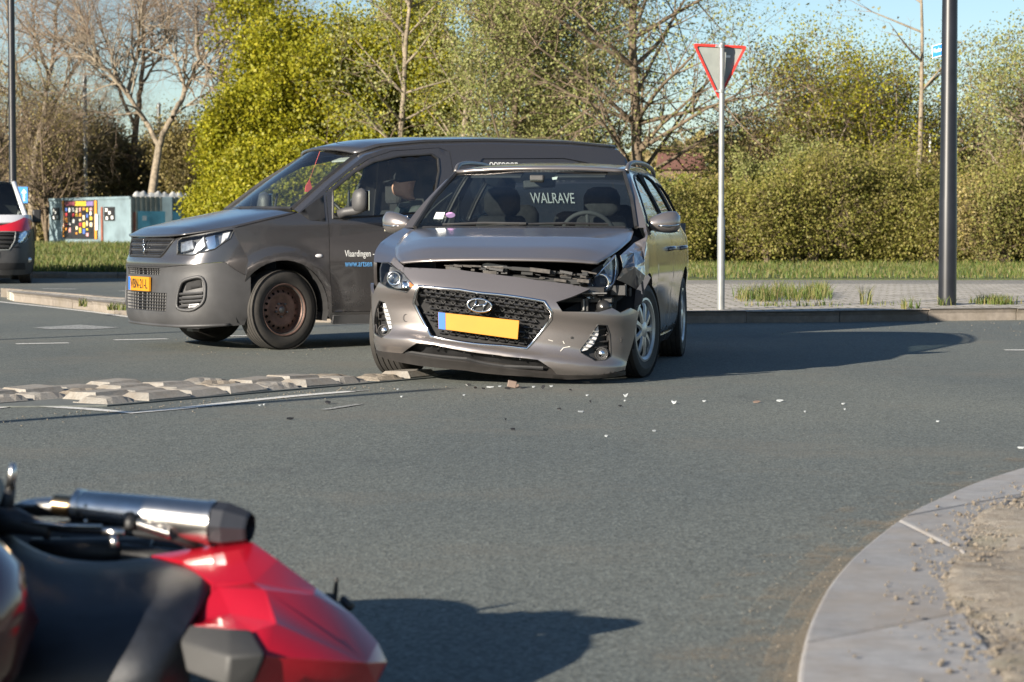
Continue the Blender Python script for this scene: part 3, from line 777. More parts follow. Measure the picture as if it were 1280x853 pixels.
fork('bare_tree', 'small multi-stemmed bare tree with pale low boughs left of the container mural', YT + 12, [(91, 248), (91, 235), (91, 226)],
     [([(91, 226), (84, 195), (70, 160), (62, 130)], 0.124), ([(91, 226), (94, 190), (98, 150), (96, 110)], 0.136), ([(91, 226), (104, 190), (118, 160), (128, 130)], 0.099), ([(91, 226), (70, 205), (45, 190), (25, 185)], 0.099), ([(91, 230), (65, 220), (40, 222)], 0.074), ([(91, 226), (108, 205), (125, 190)], 0.074)], .17, 9, M_BARKP, n=8, L=3.4)
fork('bare_tree', 'large bare tree with ascending boughs at the far left behind the slim lamp post', YT + 6, [(40, 252), (42, 220), (44, 190)],
     [([(44, 190), (36, 150), (22, 100), (12, 40), (5, -20)], .17), ([(44, 190), (55, 145), (62, 95), (70, 40), (72, -20)], .18), ([(55, 145), (85, 105), (105, 60), (115, 10)], .12), ([(36, 150), (10, 120), (-20, 90)], .1), ([(62, 95), (45, 50), (40, 0)], .1)], .25, 13, M_BARK, n=14, L=4.6)
fork('bare_tree', 'bare tree whose fine twigs fill the gap beside the tallest yellow-green tree', YT + 20, [(300, 250), (298, 200), (296, 160)],
     [([(296, 160), (285, 110), (272, 60), (265, 0)], .17), ([(296, 160), (310, 110), (322, 60), (330, 0)], .18), ([(285, 110), (255, 80), (230, 40)], .11), ([(310, 110), (345, 70), (360, 30)], .11)], .25, 17, M_BARKD, n=14, L=4.6)
# ---- tall bare shrubs along the left edge
PS = dict(PB, lev=3, kids=(10, 7, 5), wob=.07, up=.10, bare=(.2, .15, .1), leaflev=2, ratio=(.32, .5))
def shrub(name, label, px, Y, H, seed, leaf, size, per, spread, bark=M_BARKD, stems=5, P=PS, group=None, cat='shrub', droop=0, z=.08, tilt=25, wide=1.0):
    loc = base_at(px, Y, z); T = Tree(seed)
    for k in range(stems):
        a = T.r.uniform(0, 6.28); t = R(T.r.uniform(0, tilt)) if stems > 1 else R(2)
        T.grow(Vector((0, 0, -.08)), Vector((math.cos(a) * math.sin(t) * wide, math.sin(a) * math.sin(t), math.cos(t))), H * T.r.uniform(.6, .8), .018 * H ** .8, 0, P)
    if leaf is not None:
        v, f = leaves_np(T.tips, per, size, spread, seed, droop)
        k = v.reshape(-1, 4, 3)[:, :, 2].min(1) > -.05; v = v.reshape(-1, 4, 3)[k].reshape(-1, 3); f = np.arange(len(v)).reshape(-1, 4)
        return finish(T, name, label, cat, loc, bark, leaf, v, f, group)
    return finish(T, name, label, cat, loc, bark, None, None, None, group)
for i, (px, Y, H) in enumerate(((-12, 128, 12.5), (22, 140, 12.0), (60, 138, 10), (118, 150, 10), (232, 152, 9))):
    shrub('bare_shrub_tree', 'brown leafless thicket tree left of the container', px, Y, H, 30 + i, L_BRN, .10, 1, .3, stems=7, group='leafless thicket trees by the container', cat='tree', tilt=22)
for i, (px, Y, H, lf) in enumerate(((0, 150, 7.6, L_DARK), (34, 153, 7.0, L_BRN), (112, 146, 7.5, L_DARK), (140, 150, 6.5, L_BRN), (218, 148, 6.5, L_DARK), (245, 142, 7.2, L_BRN), (262, 145, 6.6, L_MID), (62, 142, 6.5, L_DARK), (180, 152, 6.0, L_DARK), (90, 152, 9, L_BRN), (290, 150, 9, L_BRN), (330, 150, 10, L_BRN))):
    shrub('undergrowth_shrub', 'dense dark olive undergrowth shrub behind the blue container', px, Y, H, 50 + i, lf, .17, 4, .45, stems=6, group='undergrowth behind the container', tilt=34)
# ---- big yellow-green trees behind the dark van
PY = dict(PB, lev=3, kids=(16, 8, 6), up=.06, bare=(.08, .1, .1), leaflev=2, wob=.10, ang=(25, 70), ratio=(.28, .46))
for i, (px, Y, H, lb) in enumerate(((440, 80, 9.6, 'tallest bright yellow-green leafy tree rising behind the dark van'), (380, 78, 8.2, 'broad yellow-green leafy tree beside the tallest yellow-green one'), (330, 77, 6.0, 'rounded yellow-green tree, middle one of the descending row behind the van bonnet'), (484, 82, 7.8, 'yellow-green leafy tree between the tallest one and the pale birches'), (305, 76, 3.9, 'low yellow-green leafy bush behind the bonnet of the dark van'), (292, 79, 2.2, 'lowest yellow-green bush beside the corrugated container'))):
    shrub('leafy_tree', lb, px, Y, H, 80 + i, L_YEL, .115, 10, .22, stems=6 if H > 4 else 7, P=PY, cat='tree', tilt=20 if H > 4.5 else (30 if H > 3 else 22))
for i, (px, Y, H) in enumerate(((385, 74, 3.6), (455, 73, 3.6), (510, 74, 3.4), (560, 73, 3.2), (335, 73.5, 3.0))):
    shrub('leafy_bush', 'dense yellow-green bush behind the dark van windscreen and roof', px, Y, H, 90 + i, L_YEL if i != 3 else L_MID, .11, 7, .2, stems=7, P=PY, group='yellow-green bushes behind the dark van', tilt=40)
# ---- pale spring-leaved trees in the middle
PP = dict(PB, lev=3, kids=(34, 8, 5), up=.03, bare=(.14, .15, .1), leaflev=2, wob=.07, ang=(28, 68), ratio=(.19, .33), taper=.8, rr=.36)
mids = [(503, 70, 11, 'slim pale-barked tree with few leaves next to the yellow-green trees', .10, 4), (628, 68, 12, 'pale spring-leaved tree behind the middle of the dark van roof', .11, 4), (688, 69, 12, 'twin-stemmed spring-leaved tree behind the grey car roof rail', .13, 4), (798, 66, 12, 'spring-leaved tree with a straight sunlit trunk beyond the grey car', .16, 4), (565, 75, 11, 'thin spring-leaved tree between the pale-barked tree and the van roof', .09, 4), (740, 77, 11, 'thin spring-leaved tree between the twin-stemmed and the straight trunk', .08, 4)]
for i, (px, Y, H, lb, rd, per) in enumerate(mids):
    loc = base_at(px, Y, .08); T = Tree(120 + i)
    T.grow(Vector((0, 0, -.1)), Vector((.02 * (i % 3 - 1), 0, 1)), H, rd * 1.25, 0, dict(PP, wob=.035, **(dict(ratio=(.30, .46), kids=(40, 9, 6), ang=(40, 80)) if i == 3 else {})))
    if i == 2: T.grow(Vector((.0, .0, -.1)), Vector((.06, .02, 1)), H * .9, rd, 0, dict(PP, wob=.04))
    if i in (1, 2):
        for k in range(2): T.grow(Vector((0, 0, -.1)), Vector((-.12 + .3 * k, .1, 1)), H * .6, rd * .6, 0, PP)
    v, f = leaves_np(T.tips, per, .078, .24, 120 + i, .05)
    finish(T, 'spring_tree', lb, 'tree', loc, M_BARKD if i % 2 else M_BARK, L_PALE, v, f)
# boughs of a near tree reach over the sky by the sign
for i, (px, Y, H, lf, lb) in enumerate(((1290, 63.5, 7.78, L_PALE, 'pale spring-leaved tree standing beyond the black lamp post'), (1250, 66.1, 6.04, L_PALE, 'smaller pale spring-leaved tree behind the one beyond the lamp post'), (1085, 68.6, 6.69, L_YEL, 'yellow-green tree above the hedge left of the thin bare trunk'), (1030, 69.3, 6.41, L_MID, 'olive green tree above the hedge, rounded crown'), (985, 70.5, 6.21, L_BRN, 'brown budding tree above the hedge behind the give-way sign'), (1125, 71.8, 6.86, L_BRN, 'brown budding tree behind the yellow-green tree'), (942, 72.5, 5.31, L_MID, 'small olive tree directly behind the give-way sign post'), (1180, 69.9, 5.46, L_MID, 'olive tree behind the black lamp post'), (1222, 71.2, 5.13, L_BRN, 'brown budding tree between lamp post and pale tree'), (1060, 73.1, 6.52, L_BRN, 'tall brown budding tree filling the gap behind the olive tree'), (1010, 74.4, 6.04, L_YEL, 'distant yellow-green tree peeping between brown budding crowns'))):
    shrub('hedgerow_tree', lb, px, Y, H * 1.02, 140 + i, L_OLV if lf is L_MID else (L_HDG if lf is L_BRN and i % 2 else lf), .078, 3, .24, stems=4, P=dict(PY, kids=(12, 7, 5)), cat='tree', tilt=24, bark=M_BARK)
T = Tree(170); loc = base_at(1143, 66, .08); T.grow(Vector((0, 0, -.1)), Vector((.01, 0, 1)), 9, .11, 0, dict(PP, wob=.03, kids=(12, 6, 4), bare=(.5, .2, .1)))
v, f = leaves_np(T.tips[::3], 1, .10, .12, 170); finish(T, 'thin_tree', 'thin nearly bare tree with a straight grey trunk left of the lamp post', 'tree', loc, M_BARK, L_BRN, v, f)
# overhanging leafy boughs, upper right of the middle trees
T = Tree(181); loc = base_at(905, 58, .08)
PO = dict(PB, lev=3, leaflev=2, up=-.01, wob=.1, kids=(8, 6, 5), bare=(.1, .1, .1), step=(.6, .4, .3, .25), ratio=(.4, .6))
# ---- hedge of single shrubs
PH = dict(PB, lev=3, kids=(10, 6, 4), up=.10, bare=(.05, .05, .05), leaflev=1, wob=.11, step=(.35, .25, .2, .2), ratio=(.34, .55))
k = 0
for px in range(812, 1330, 15):
    Y = 60.5 + rnd.uniform(-.8, 1.6); lf = rnd.choice((L_HDG, L_HDG, L_HDG, L_HDG, L_OLV, L_BRN)); H = rnd.choice((1.2, 1.6, 1.9, 2.2, 2.5, 3.0)) * rnd.uniform(.9, 1.1) * (.72 if px < 955 else 1); Y += (k % 2) * 1.6
    shrub('hedge_shrub', 'leafy hedge shrub at the far edge of the grass verge', px + rnd.uniform(-6, 6), Y, H, 200 + k, lf, .066, 4, .22, stems=7, P=PH, group='shrubs of the hedge along the verge', tilt=rnd.uniform(18, 40)); k += 1
for px in range(560, 815, 36):
    Y = 63 + rnd.uniform(-1, 1); shrub('hedge_shrub', 'leafy hedge shrub behind the two stopped vehicles', px, Y, rnd.uniform(1.9, 2.4), 200 + k, L_MID, .09, 5, .15, stems=7, P=PH, group='hedge shrubs behind the vehicles', tilt=40); k += 1
for i, (px, Y, H) in enumerate(((1003, 62.3, 4.0), (968, 62.6, 3.2), (938, 62.4, 3.5))):
    shrub('tall_hedge_shrub', 'taller grey-green shrub sticking out of the hedge near the give-way sign', px, Y, H, 260 + i, L_PALE, .068, 3, .12, stems=7, P=dict(PH, up=.25, ratio=(.14, .26), kids=(14, 5, 3)), group='tall shrubs sticking out of the hedge', tilt=20)
for i, px in enumerate(range(850, 1320, 60)):
    shrub('hedge_shrub', 'shrub in the second row showing above and behind the verge hedge', px, 66 + (i % 3), (2.6 + .3 * (i % 2)) * (.7 if px < 955 else 1), 280 + i, L_BRN if i % 2 else L_OLV, .08, 4, .24, stems=7, P=PH, group='second row of the hedge', tilt=40)
# distant tree line closing the horizon
def far_wood(name, label, x0, x1, Y, h0, h1, seed, leaf, n):
    r = np.random.default_rng(seed); xs = r.uniform(x0, x1, n)
    top = h0 + (h1 - h0) * (.5 + .5 * np.sin(xs * .13 + seed) * np.sin(xs * .041 + 1)) + r.normal(0, .6, n)
    z = np.maximum(.1, top * (1 - r.random(n)**2.2)); C = np.stack([xs, Y + r.uniform(-6, 6, n), z], 1)
    V, F = quads(C, .9, r); o = fastmesh(name, V, F, leaf); return tag(o, label, 'woodland', kind='stuff')
far_wood('far_wood', 'distant brown woodland closing the view behind all the trees', -75, 75, 185, 4.5, 8.0, 5, L_BRN, 30000)
# ================================================= crashed estate car
M_CAR = paint('car_paint_bronze_grey', (0.228, 0.208, 0.203), 0.7, 0.28, 0.05)
M_BLK = plain('black_plastic', (0.018, 0.018, 0.019), 0.5, var=0.3, bmp=0.1, bscale=200)
M_GRILLE = plain('grille_black', (0.02, 0.02, 0.021), 0.28, var=0.2)
M_DARK = plain('dark_interior', (0.012, 0.012, 0.013), 0.85, var=0.3)
M_TRIM = plain('interior_trim', (0.045, 0.045, 0.048), 0.8, var=0.2)
M_SEAT = plain('seat_fabric', (0.022, 0.022, 0.024), 0.95, var=0.3, scale=40)
M_CHROME = plain('chrome', (0.75, 0.75, 0.76), 0.12, 1.0, var=0.05)
M_SILV = plain('wheel_silver', (0.42, 0.42, 0.42), 0.35, 0.7, var=0.12, scale=12)
M_RAIL = plain('rail_silver', (0.17, 0.16, 0.155), 0.42, 0.6, var=0.1)
def rubber(name):
    m, t, b = nodes_of(name); c = t.nodes.new('ShaderNodeTexCoord').outputs['Object']
    k = ramp(t, noise(t, 9, 7, 0.7, c), [(0.3, (0.018, 0.017, 0.016)), (0.75, (0.045, 0.041, 0.036))])
    t.links.new(k, b.inputs['Base Color']); b.inputs['Roughness'].default_value = 0.8; return m
M_TYRE = rubber('tyre_rubber')
M_GLASS = glass('windscreen_glass', (0.62, 0.69, 0.68), dirt=0.006)
M_GLASSD = glass('side_glass', (0.42, 0.46, 0.45), dirt=0.006)
M_LENS = glass('headlight_lens', (0.93, 0.95, 0.96), dirt=0.004)
M_YEL = plain('plate_yellow', (0.44, 0.185, 0.005), 0.45, var=0.04)
M_BLUE = plain('plate_blue', (0.02, 0.12, 0.45), 0.45, var=0.05)
M_AMB = plain('amber_lens', (0.55, 0.16, 0.04), 0.2, var=0.1)
M_LED = plain('led_white', (0.5, 0.5, 0.52), 0.2, var=0.1)
M_PAPER = plain('paper_white', (0.7, 0.72, 0.7), 0.6, var=0.1)
M_PURP = plain('sticker_purple', (0.38, 0.18, 0.42), 0.5, var=0.1)
M_METAL = plain('bare_metal', (0.16, 0.16, 0.16), 0.45, 0.8, var=0.3, scale=20)
M_SCUFF = plain('scuffed_primer', (0.5, 0.48, 0.44), 0.7, var=0.3, scale=60)
M_HLB = plain('headlight_bucket', (0.34, 0.34, 0.35), 0.25, 0.8, var=0.3, scale=30)
TH = R(9.415)
car = empty('crashed_car', (0.0278, 15.527, 0), -TH, 'bronze-grey estate car with smashed front corner, drooping bumper and open bonnet gap', 'car')
MC = Matrix.Translation(car.location) @ Matrix.Rotation(-TH, 4, 'Z'); MCI = MC.inverted()
def LC(px, py, y):
    """pixel -> car-local point whose local y is given"""
    o = MCI @ Vector((0, 0, CAMH)); d = MCI.to_3x3() @ ray(px, py); t = (y - o.y) / d.y; return o + d * t
yb = -.33
fW = crv([.0, .15, .3, .5, .7, .85], [.83, .85, .878, .892, .886, .868])
fY = crv([-.02, .12, .19, .25, .285, .32, .38, .46, .53, .575, .60, .64, .70, .78, .88], [-.80, -.83, -.870, -.928, -.928, -.885, -.862, -.862, -.885, -.925, -.934, -.925, -.888, -.83, -.74])
def front(s, z):
    ph = np.asarray(s) * math.pi / 2; sn, cs = np.sin(ph), np.abs(np.cos(ph)); e = 2 / 2.7
    x = fW(z) * np.sign(sn) * np.abs(sn)**e
    zz = z + .135 * np.clip(x + .55, 0, 2); Dp = yb - fY(zz)
    return np.stack([x, yb - Dp * cs**e, z + 0 * x], -1)
SF = Surf(front, (-1, 1, .0, .86), MC, su=1.05)
fX = crv([.02, .18, .24, .32, .45, .55, .66, .76, .86, .94, .985, 1.05, 1.15, 1.25, 1.34, 1.40, 1.46], [.78, .80, .845, .865, .872, .88, .893, .892, .886, .872, .84, .815, .768, .715, .66, .615, .55])
fM = crv([-.9, -.45, -.2, 0, .6, 1.5, 2.65, 3.0, 3.4, 3.7], [.86, .968, .99, 1, .996, 1, 1, .985, .945, .88])
def sideR(y, z): return np.stack([fX(z) * fM(y), y + 0 * z, z + 0 * y], -1)
def sideL(y, z): return sideR(y, z) * np.array([-1, 1, 1])
SR = Surf(sideR, (-.9, 3.7, .02, 1.46), MC); SL = Surf(sideL, (-.9, 3.7, .02, 1.46), MC, flip=True)
# ---------------- bumper (seen hanging down on one side)
c1 = lambda x, y: (455 + x / 5.017, 310 + y / 5.017)
c2 = lambda x, y: (630 + x / 4.7375, 300 + y / 4.7375)
grille_px = [c1(345, 240), c1(600, 262), c1(903, 300), c2(240, 365), c2(282, 430), c2(275, 470), c2(135, 645), c2(0, 628), c1(680, 600), c1(420, 555), c1(310, 345)]
fogL_px = [c1(*p) for p in ((95, 330), (135, 345), (165, 430), (178, 500), (160, 535), (110, 562), (65, 535), (60, 480), (75, 380))]
fogR_px = [c2(*p) for p in ((555, 503), (610, 508), (628, 560), (632, 690), (600, 712), (540, 718), (455, 670), (450, 650), (520, 560))]
intake_px = [c1(330, 598), c1(440, 608), c1(800, 668), c2(0, 690), c2(200, 710), c2(285, 765), c2(300, 800), c2(150, 805), c2(0, 790), c1(640, 740), c1(240, 680)]
hlL_px = [c1(*p) for p in ((112, 92), (150, 92), (245, 155), (315, 235), (270, 282), (150, 252), (103, 215), (100, 130))]
hlR_px = [c2(*p) for p in ((452, 252), (560, 200), (670, 88), (688, 120), (690, 190), (640, 282), (540, 312), (480, 275))]
U = SF.inv
top_uv = U([c1(315, 235), c1(250, 158), c1(170, 95)])
bump_px_top = [c1(250, 122), c1(430, 130), c1(600, 138), c1(750, 158), c2(0, 212), c2(200, 240), c2(400, 264), c2(510, 290), c2(400, 338), c2(308, 368), c2(345, 425), c2(560, 428), c2(640, 404), c2(690, 432), c2(750, 404), c2(800, 428), c2(785, 500), c2(760, 620), c2(728, 720), c2(718, 770), c2(560, 800), c2(380, 803), c2(310, 795), c2(285, 765), c2(200, 710), c2(0, 690), c1(800, 668), c1(440, 608), c1(330, 598), c1(240, 662), c1(60, 642)]
lip_top_px = [c2(0, 768), c1(640, 722), c1(240, 664), c1(60, 640)]
lowerL = U([c1(60, 642)])
outer = top_uv[:2] + U(bump_px_top) + [(-.93, lowerL[-1][1] + .005), (-1.0, .24), (-1.0, .60), (-.9, .63)] + U([c1(60, 290), c1(95, 215), c1(150, 252), c1(270, 284)])
holes = [U(h) for h in (grille_px, fogL_px, fogR_px)]
int_uv = U(intake_px)
bumper = SF.trim('bumper', M_CAR, car, outer, holes, res=.016, thick=.02)
SF.trim('fender_top_panel', M_CAR, car, U([c1(250, 158), c1(165, 92), c1(190, 60), c1(250, 116)]), res=.02, off=.002, thick=.01)
# lower lip of dark plastic
lip_uv = U([c1(240, 664), c1(640, 716), c2(0, 762), c2(150, 782), c2(310, 797), c2(560, 802), c2(716, 775), c2(718, 800), c2(560, 818), c2(380, 826), c2(0, 800), c1(640, 768), c1(350, 738), c1(60, 662)]) + [(-1, .2), (-1, .245), (-.93, lowerL[-1][1] + .002)]
SF.trim('bumper_lip', plain('lip_plastic', (0.020, 0.018, 0.017), 0.55, var=0.3), car, lip_uv, res=.02, off=.004, thick=.05)
# backing panels behind the openings
ib = SF.trim('lower_intake', M_BLK, car, int_uv, res=.03, off=-.06, thick=0)
for a, b in ((c1(415, 622), c1(412, 655)), (c1(460, 628), c1(456, 660)), (c1(625, 648), c1(622, 682)), (c1(805, 672), c1(800, 700)), (c2(95, 700), c2(92, 728))):
    p = SF.path(U([a, b]), -.03); MB().tube(p, .006, 6).build('intake_bar', M_GRILLE, ib)
MB().tube(SF.path(resample(U([c1(250, 662), c1(640, 712), c2(0, 762), c2(230, 775)]), .05, False), -.02), .012, 6).build('intake_bar', M_BLK, ib)
gr = SF.trim('grille', M_DARK, car, holes[0], res=.03, off=-.045, thick=0)
gp = np.array(grille_px); gc = gp.mean(0); shrink = gc + (gp - gc) * .955
bars = MB()
Mt = Matrix.Rotation(R(7.6), 4, 'Y')
plate_px = [(547.5, 390.5), (649, 401), (647, 424.5), (548, 411)]
for r_ in range(-9, 10):
    for k in range(-9, 10):
        cx = 602 + k * 12.4 + (6.2 if r_ % 2 else 0); cy = 396 + r_ * 6.6 + (cx - 602) * .135
        if not inside([(cx - 3.5, cy), (cx + 3.5, cy)], shrink).all(): continue
        uv = U([(cx, cy)])[0]; p = SF.path([uv], -.022)[0]
        Mx = Mt @ Matrix.Rotation(R(-28), 4, 'X')
        w_ = .056
        for sg in (-1, 1):
            bars.box(p + Mt.to_3x3() @ Vector((sg * w_ * .42, .004, .012)), (.022, .012, .006), Mt @ Matrix.Rotation(R(sg * 48), 4, 'Y'))
        bars.box(p, (w_ * .66, .018, .009), Mx)
bo = bars.build('grille_mesh', M_GRILLE, gr); bo['kind'] = 'stuff'
MB().tube(SF.path(resample(holes[0], .03), -.002), .011, 6, closed=True).build('grille_surround', M_CHROME, gr, True)
SF2 = Surf(lambda s, z: front(s, z) + np.array([0, -.012, 0]), (-1, 1, 0, .86), MC, su=1.05)
# number plate (blank in the picture) with its blue strip
pl = [LC(*p, -.925) for p in plate_px]
n_ = Vector((0, .012, 0))
po = MB().prism(pl, n_).build('number_plate', M_YEL, car, bevel=.002)
q = [pl[0].lerp(pl[1], .004), pl[0].lerp(pl[1], .09), pl[3].lerp(pl[2], .09), pl[3].lerp(pl[2], .004)]
MB().prism([p + Vector((0, -.0025, 0)) for p in q], (0, .002, 0)).build('country_strip', M_BLUE, po)
# badge: chrome oval with slanted H
ctr = SF.path(U([(600, 380.5)]), .012)[0]; tilt = Matrix.Rotation(R(6), 3, 'Y')
ov = [ctr + tilt @ Vector((.077 * math.cos(a), -.004, .040 * math.sin(a))) for a in np.linspace(0, 2 * math.pi, 28, endpoint=False)]
bd = MB().tube(ov, .0075, 6, closed=True)
bd.tube([ctr + tilt @ Vector(p) for p in ((-.045, -.006, -.026), (-.028, -.008, 0), (-.022, -.006, .028))], .007, 6)
bd.tube([ctr + tilt @ Vector(p) for p in ((.022, -.006, -.028), (.030, -.008, 0), (.046, -.006, .026))], .007, 6)
bd.tube([ctr + tilt @ Vector(p) for p in ((-.030, -.006, -.008), (0, -.008, 0), (.030, -.006, .010))], .006, 6)
bd.build('badge', M_CHROME, gr, True)
MB().prism([ctr + tilt @ Vector((.076 * math.cos(a), .006, .039 * math.sin(a))) for a in np.linspace(0, 2 * math.pi, 28, endpoint=False)], (0, .02, 0)).build('badge_back', M_GRILLE, gr)
# fog lamp bays
def fogbay(hole, px, leds, lamp, slats, wide):
    bay = SF.trim('fog_lamp_bay', M_BLK, car, hole, res=.025, off=-.05, thick=0)
    MB().tube(SF.path(resample(hole, .03), -.004), .006, 5, closed=True).build('bay_rim', M_BLK, bay, True)
    for a, b in slats: MB().tube(SF.path(U([a, b]), -.028), .006, 5).build('slat', M_GRILLE, bay)
    a, b = leds; L = SF.path(U([a, b]), -.008)
    strip_ = SF.trim('daytime_light', M_LED, bay, U(px), res=.02, off=-.010, thick=.02)
    for i in range(5):
        p = L[0].lerp(L[1], .12 + .19 * i); MB().box(p + Vector((0, -.004, 0)), (wide, .01, .008), Matrix.Rotation(R(10), 4, 'Y')).build('led_cell', M_CHROME, strip_)
    p = SF.path(U([lamp]), -.03)[0]
    fo = MB().lathe([(.001, .012), (.022, .008), (.03, -.004), (.038, -.016), (.042, -.018), (.044, .03)], 'Y', 20, p).build('fog_lamp', M_BLK, bay, True)
    MB().lathe([(.001, -.010), (.018, -.007), (.028, .0), (.03, .006)], 'Y', 20, p).build('lamp_lens', M_CHROME, fo, True)
fogbay(holes[1], [c1(112, 352), c1(132, 350), c1(162, 432), c1(172, 500), c1(152, 508), c1(138, 470), c1(118, 400)], (c1(122, 362), c1(160, 495)), c1(104, 515), [(c1(78, 372), c1(110, 368)), (c1(72, 410), c1(118, 405)), (c1(68, 450), c1(130, 446))], .03)
fogbay(holes[2], [c2(525, 545), c2(560, 512), c2(562, 560), c2(535, 620), c2(495, 652), c2(458, 660), c2(456, 648), c2(490, 600)], (c2(545, 530), c2(478, 650)), c2(592, 675), [(c2(562, 540), c2(612, 535)), (c2(560, 575), c2(622, 570)), (c2(555, 610), c2(624, 605)), (c2(545, 640), c2(624, 636))], .045)
# headlights
def headlight(px, ctr_px, r, off, chrome_px, amber=None, y=-.70):
    uv = U(px)
    h = SF.trim('headlight', M_HLB, car, uv, res=.02, off=-.07 + off, thick=0)
    p = SF.path(U([ctr_px]), -.05 + off)[0]
    MB().lathe([(r * .62, .0), (r * .72, -.012), (r * .95, -.022), (r * 1.05, -.018), (r * 1.1, .02)], 'Y', 24, p).build('projector_ring', M_CHROME, h, True)
    MB().ball(p + Vector((0, -.004, 0)), r * .6, (1, .55, 1)).build('projector_lens', M_LENS, h, True)
    SF.trim('reflector', M_CHROME, h, U(chrome_px), res=.02, off=-.045 + off, thick=.02, disp=lambda P: np.stack([0 * P[:, 0], .012 * np.sin(P[:, 0] * 160), 0 * P[:, 0]], 1))
    if amber: SF.trim('indicator', M_AMB, h, U(amber), res=.02, off=-.02 + off, thick=.02)
    SF.trim('lens_cover', M_LENS, h, uv, res=.02, off=.003 + off, thick=.01)
    MB().tube(SF.path(resample(uv, .03), -.004 + off), .005, 5, closed=True).build('lamp_rim', M_BLK, h, True)
headlight(hlL_px, c1(158, 172), .044, 0, [c1(215, 190), c1(265, 195), c1(275, 235), c1(215, 240)], [c1(275, 205), c1(305, 232), c1(290, 248), c1(276, 240)])
headlight(hlR_px, c2(596, 215), .058, -.03, [c2(480, 255), c2(540, 225), c2(555, 270), c2(520, 280)])
MB().tube(SF.path(resample(U([c2(455, 250), c2(560, 198), c2(668, 90), c2(672, 150), c2(655, 250), c2(610, 285)]), .03, False), -.02), .0045, 6).build('daytime_strip', M_CHROME, car)
# smashed corner: dark cavity, brackets, headlight mount
cav = [c2(310, 365), c2(510, 285), c2(640, 280), c2(690, 190), c2(790, 300), c2(820, 300), c2(800, 430), c2(560, 430), c2(345, 425)]
cv = SF.trim('crash_cavity', M_DARK, car, U(cav), res=.04, off=-.16, thick=0)
def dbox(name, a, b, dep, mat, th=.05, par=None):
    p = [LC(*q, dep) for q in (a, (b[0], a[1]), b, (a[0], b[1]))]; return MB().prism(p, (0, th, 0)).build(name, mat, par or car, bevel=.004)
dbox('bumper_beam', c2(330, 340), c2(640, 372), -.66, M_BLK, .08)
dbox('bracket', c2(455, 345), c2(500, 425), -.70, M_BLK, .03)
dbox('bracket', c2(465, 350), c2(478, 420), -.715, M_METAL, .008)
dbox('bracket', c2(630, 270), c2(720, 330), -.60, M_BLK, .04)
dbox('bracket', c2(440, 312), c2(610, 322), -.74, M_METAL, .02)
dbox('washer_tank', c2(540, 380), c2(640, 430), -.62, M_GRILLE, .1)
p = LC(*c2(588, 400), -.68); MB().lathe([(.001, -.02), (.03, -.015), (.045, 0), (.05, .04)], 'Y', 18, p).build('horn', M_GRILLE, car, True)
rn2 = random.Random(8)
for i in range(7):
    x0 = rn2.uniform(680, 770); dbox('mount_rib', c2(x0, rn2.uniform(255, 320)), c2(x0 + rn2.uniform(8, 20), 335), -.52 + rn2.uniform(-.03, .03), M_BLK, .03)
# engine bay seen through the bonnet gap
deck = MB().prism([Vector(p) for p in ((-.62, -.76, .60), (.68, -.72, .56), (.74, .1, .62), (-.74, .1, .62))], (0, 0, .05)).build('engine_bay', M_DARK, car)
MB().tube([Vector((-.58, -.70, .690)), Vector((0, -.72, .675)), Vector((.60, -.66, .65))], .022, 8).build('radiator_support', M_BLK, deck)
MB().prism([LC(*q, -.72) for q in (c1(740, 100), c1(770, 92), c1(900, 110), c1(900, 165), c1(745, 150))], (0, .1, 0)).build('latch_block', M_METAL, deck, bevel=.004)
rn = random.Random(4)
M_DUST = plain('dusty_metal', (.055, .05, .046), .8, .1, var=.4, scale=40)
for i in range(46):
    u = rn.random(); px = 560 + 185 * u; py = 331 + 9 * u + rn.uniform(0, 6 + 14 * u) * .8
    p = LC(px, py, rn.uniform(-.79, -.70)); s_ = rn.uniform(.010, .03)
    MB().box(p, (s_ * rn.uniform(1.2, 4.5), s_ * 1.5, s_ * rn.uniform(.3, .9)), Matrix.Rotation(rn.uniform(.0, .2), 4, 'Y')).build('engine_part', rn.choice((M_BLK, M_DUST, M_DUST, M_GRILLE)), deck, bevel=.002)
for i in range(4):
    a = LC(570 + 45 * i, 335 + 3 * i, -.6); b = LC(610 + 42 * i, 340 + 3 * i, -.55); MB().tube([a, a.lerp(b, .5) + Vector((0, .02, .02)), b], .011, 7).build('hose', M_BLK, deck, True)
tp = [LC(*q, -.76) for q in (c2(270, 235), c2(430, 235), c2(450, 262), c2(400, 262), c2(200, 240))]
MB().prism(tp, (0, .05, 0)).build('torn_seal', M_GRILLE, deck)
# bonnet
def hood_curve(x, pts): return [Vector((x * p[0], p[1], p[2])) for p in pts]
eR = [(.634, -.725, .757), (.70, -.55, .803), (.745, -.35, .850), (.775, -.05, .905), (.765, .18, .955), (.735, .30, .978)]
iR = [(.40, -.79, .772), (.45, -.60, .850), (.475, -.32, .915), (.485, -.05, .953), (.47, .14, .982)]
cR = [(0, -.812, .779), (0, -.62, .853), (0, -.35, .918), (0, -.1, .957), (0, .07, .985)]
def bil(e, s): return [Vector((s * p[0], p[1], p[2])) for p in e]
hood = grid_loft('bonnet', [bil(eR, -1), bil(iR, -1), bil(cR, 1), bil(iR, 1), bil(eR, 1)], M_CAR, car, 26, 33)
md = hood.modifiers.new('s', 'SOLIDIFY'); md.thickness = .012; md.offset = 1 if False else -1
MB().tube([Vector((-.69, .30, .992)), Vector((-.4, .17, .992)), Vector((0, .10, .992)), Vector((.4, .17, .992)), Vector((.69, .30, .992))], .022, 6, flat=.5).build('cowl', M_BLK, car)
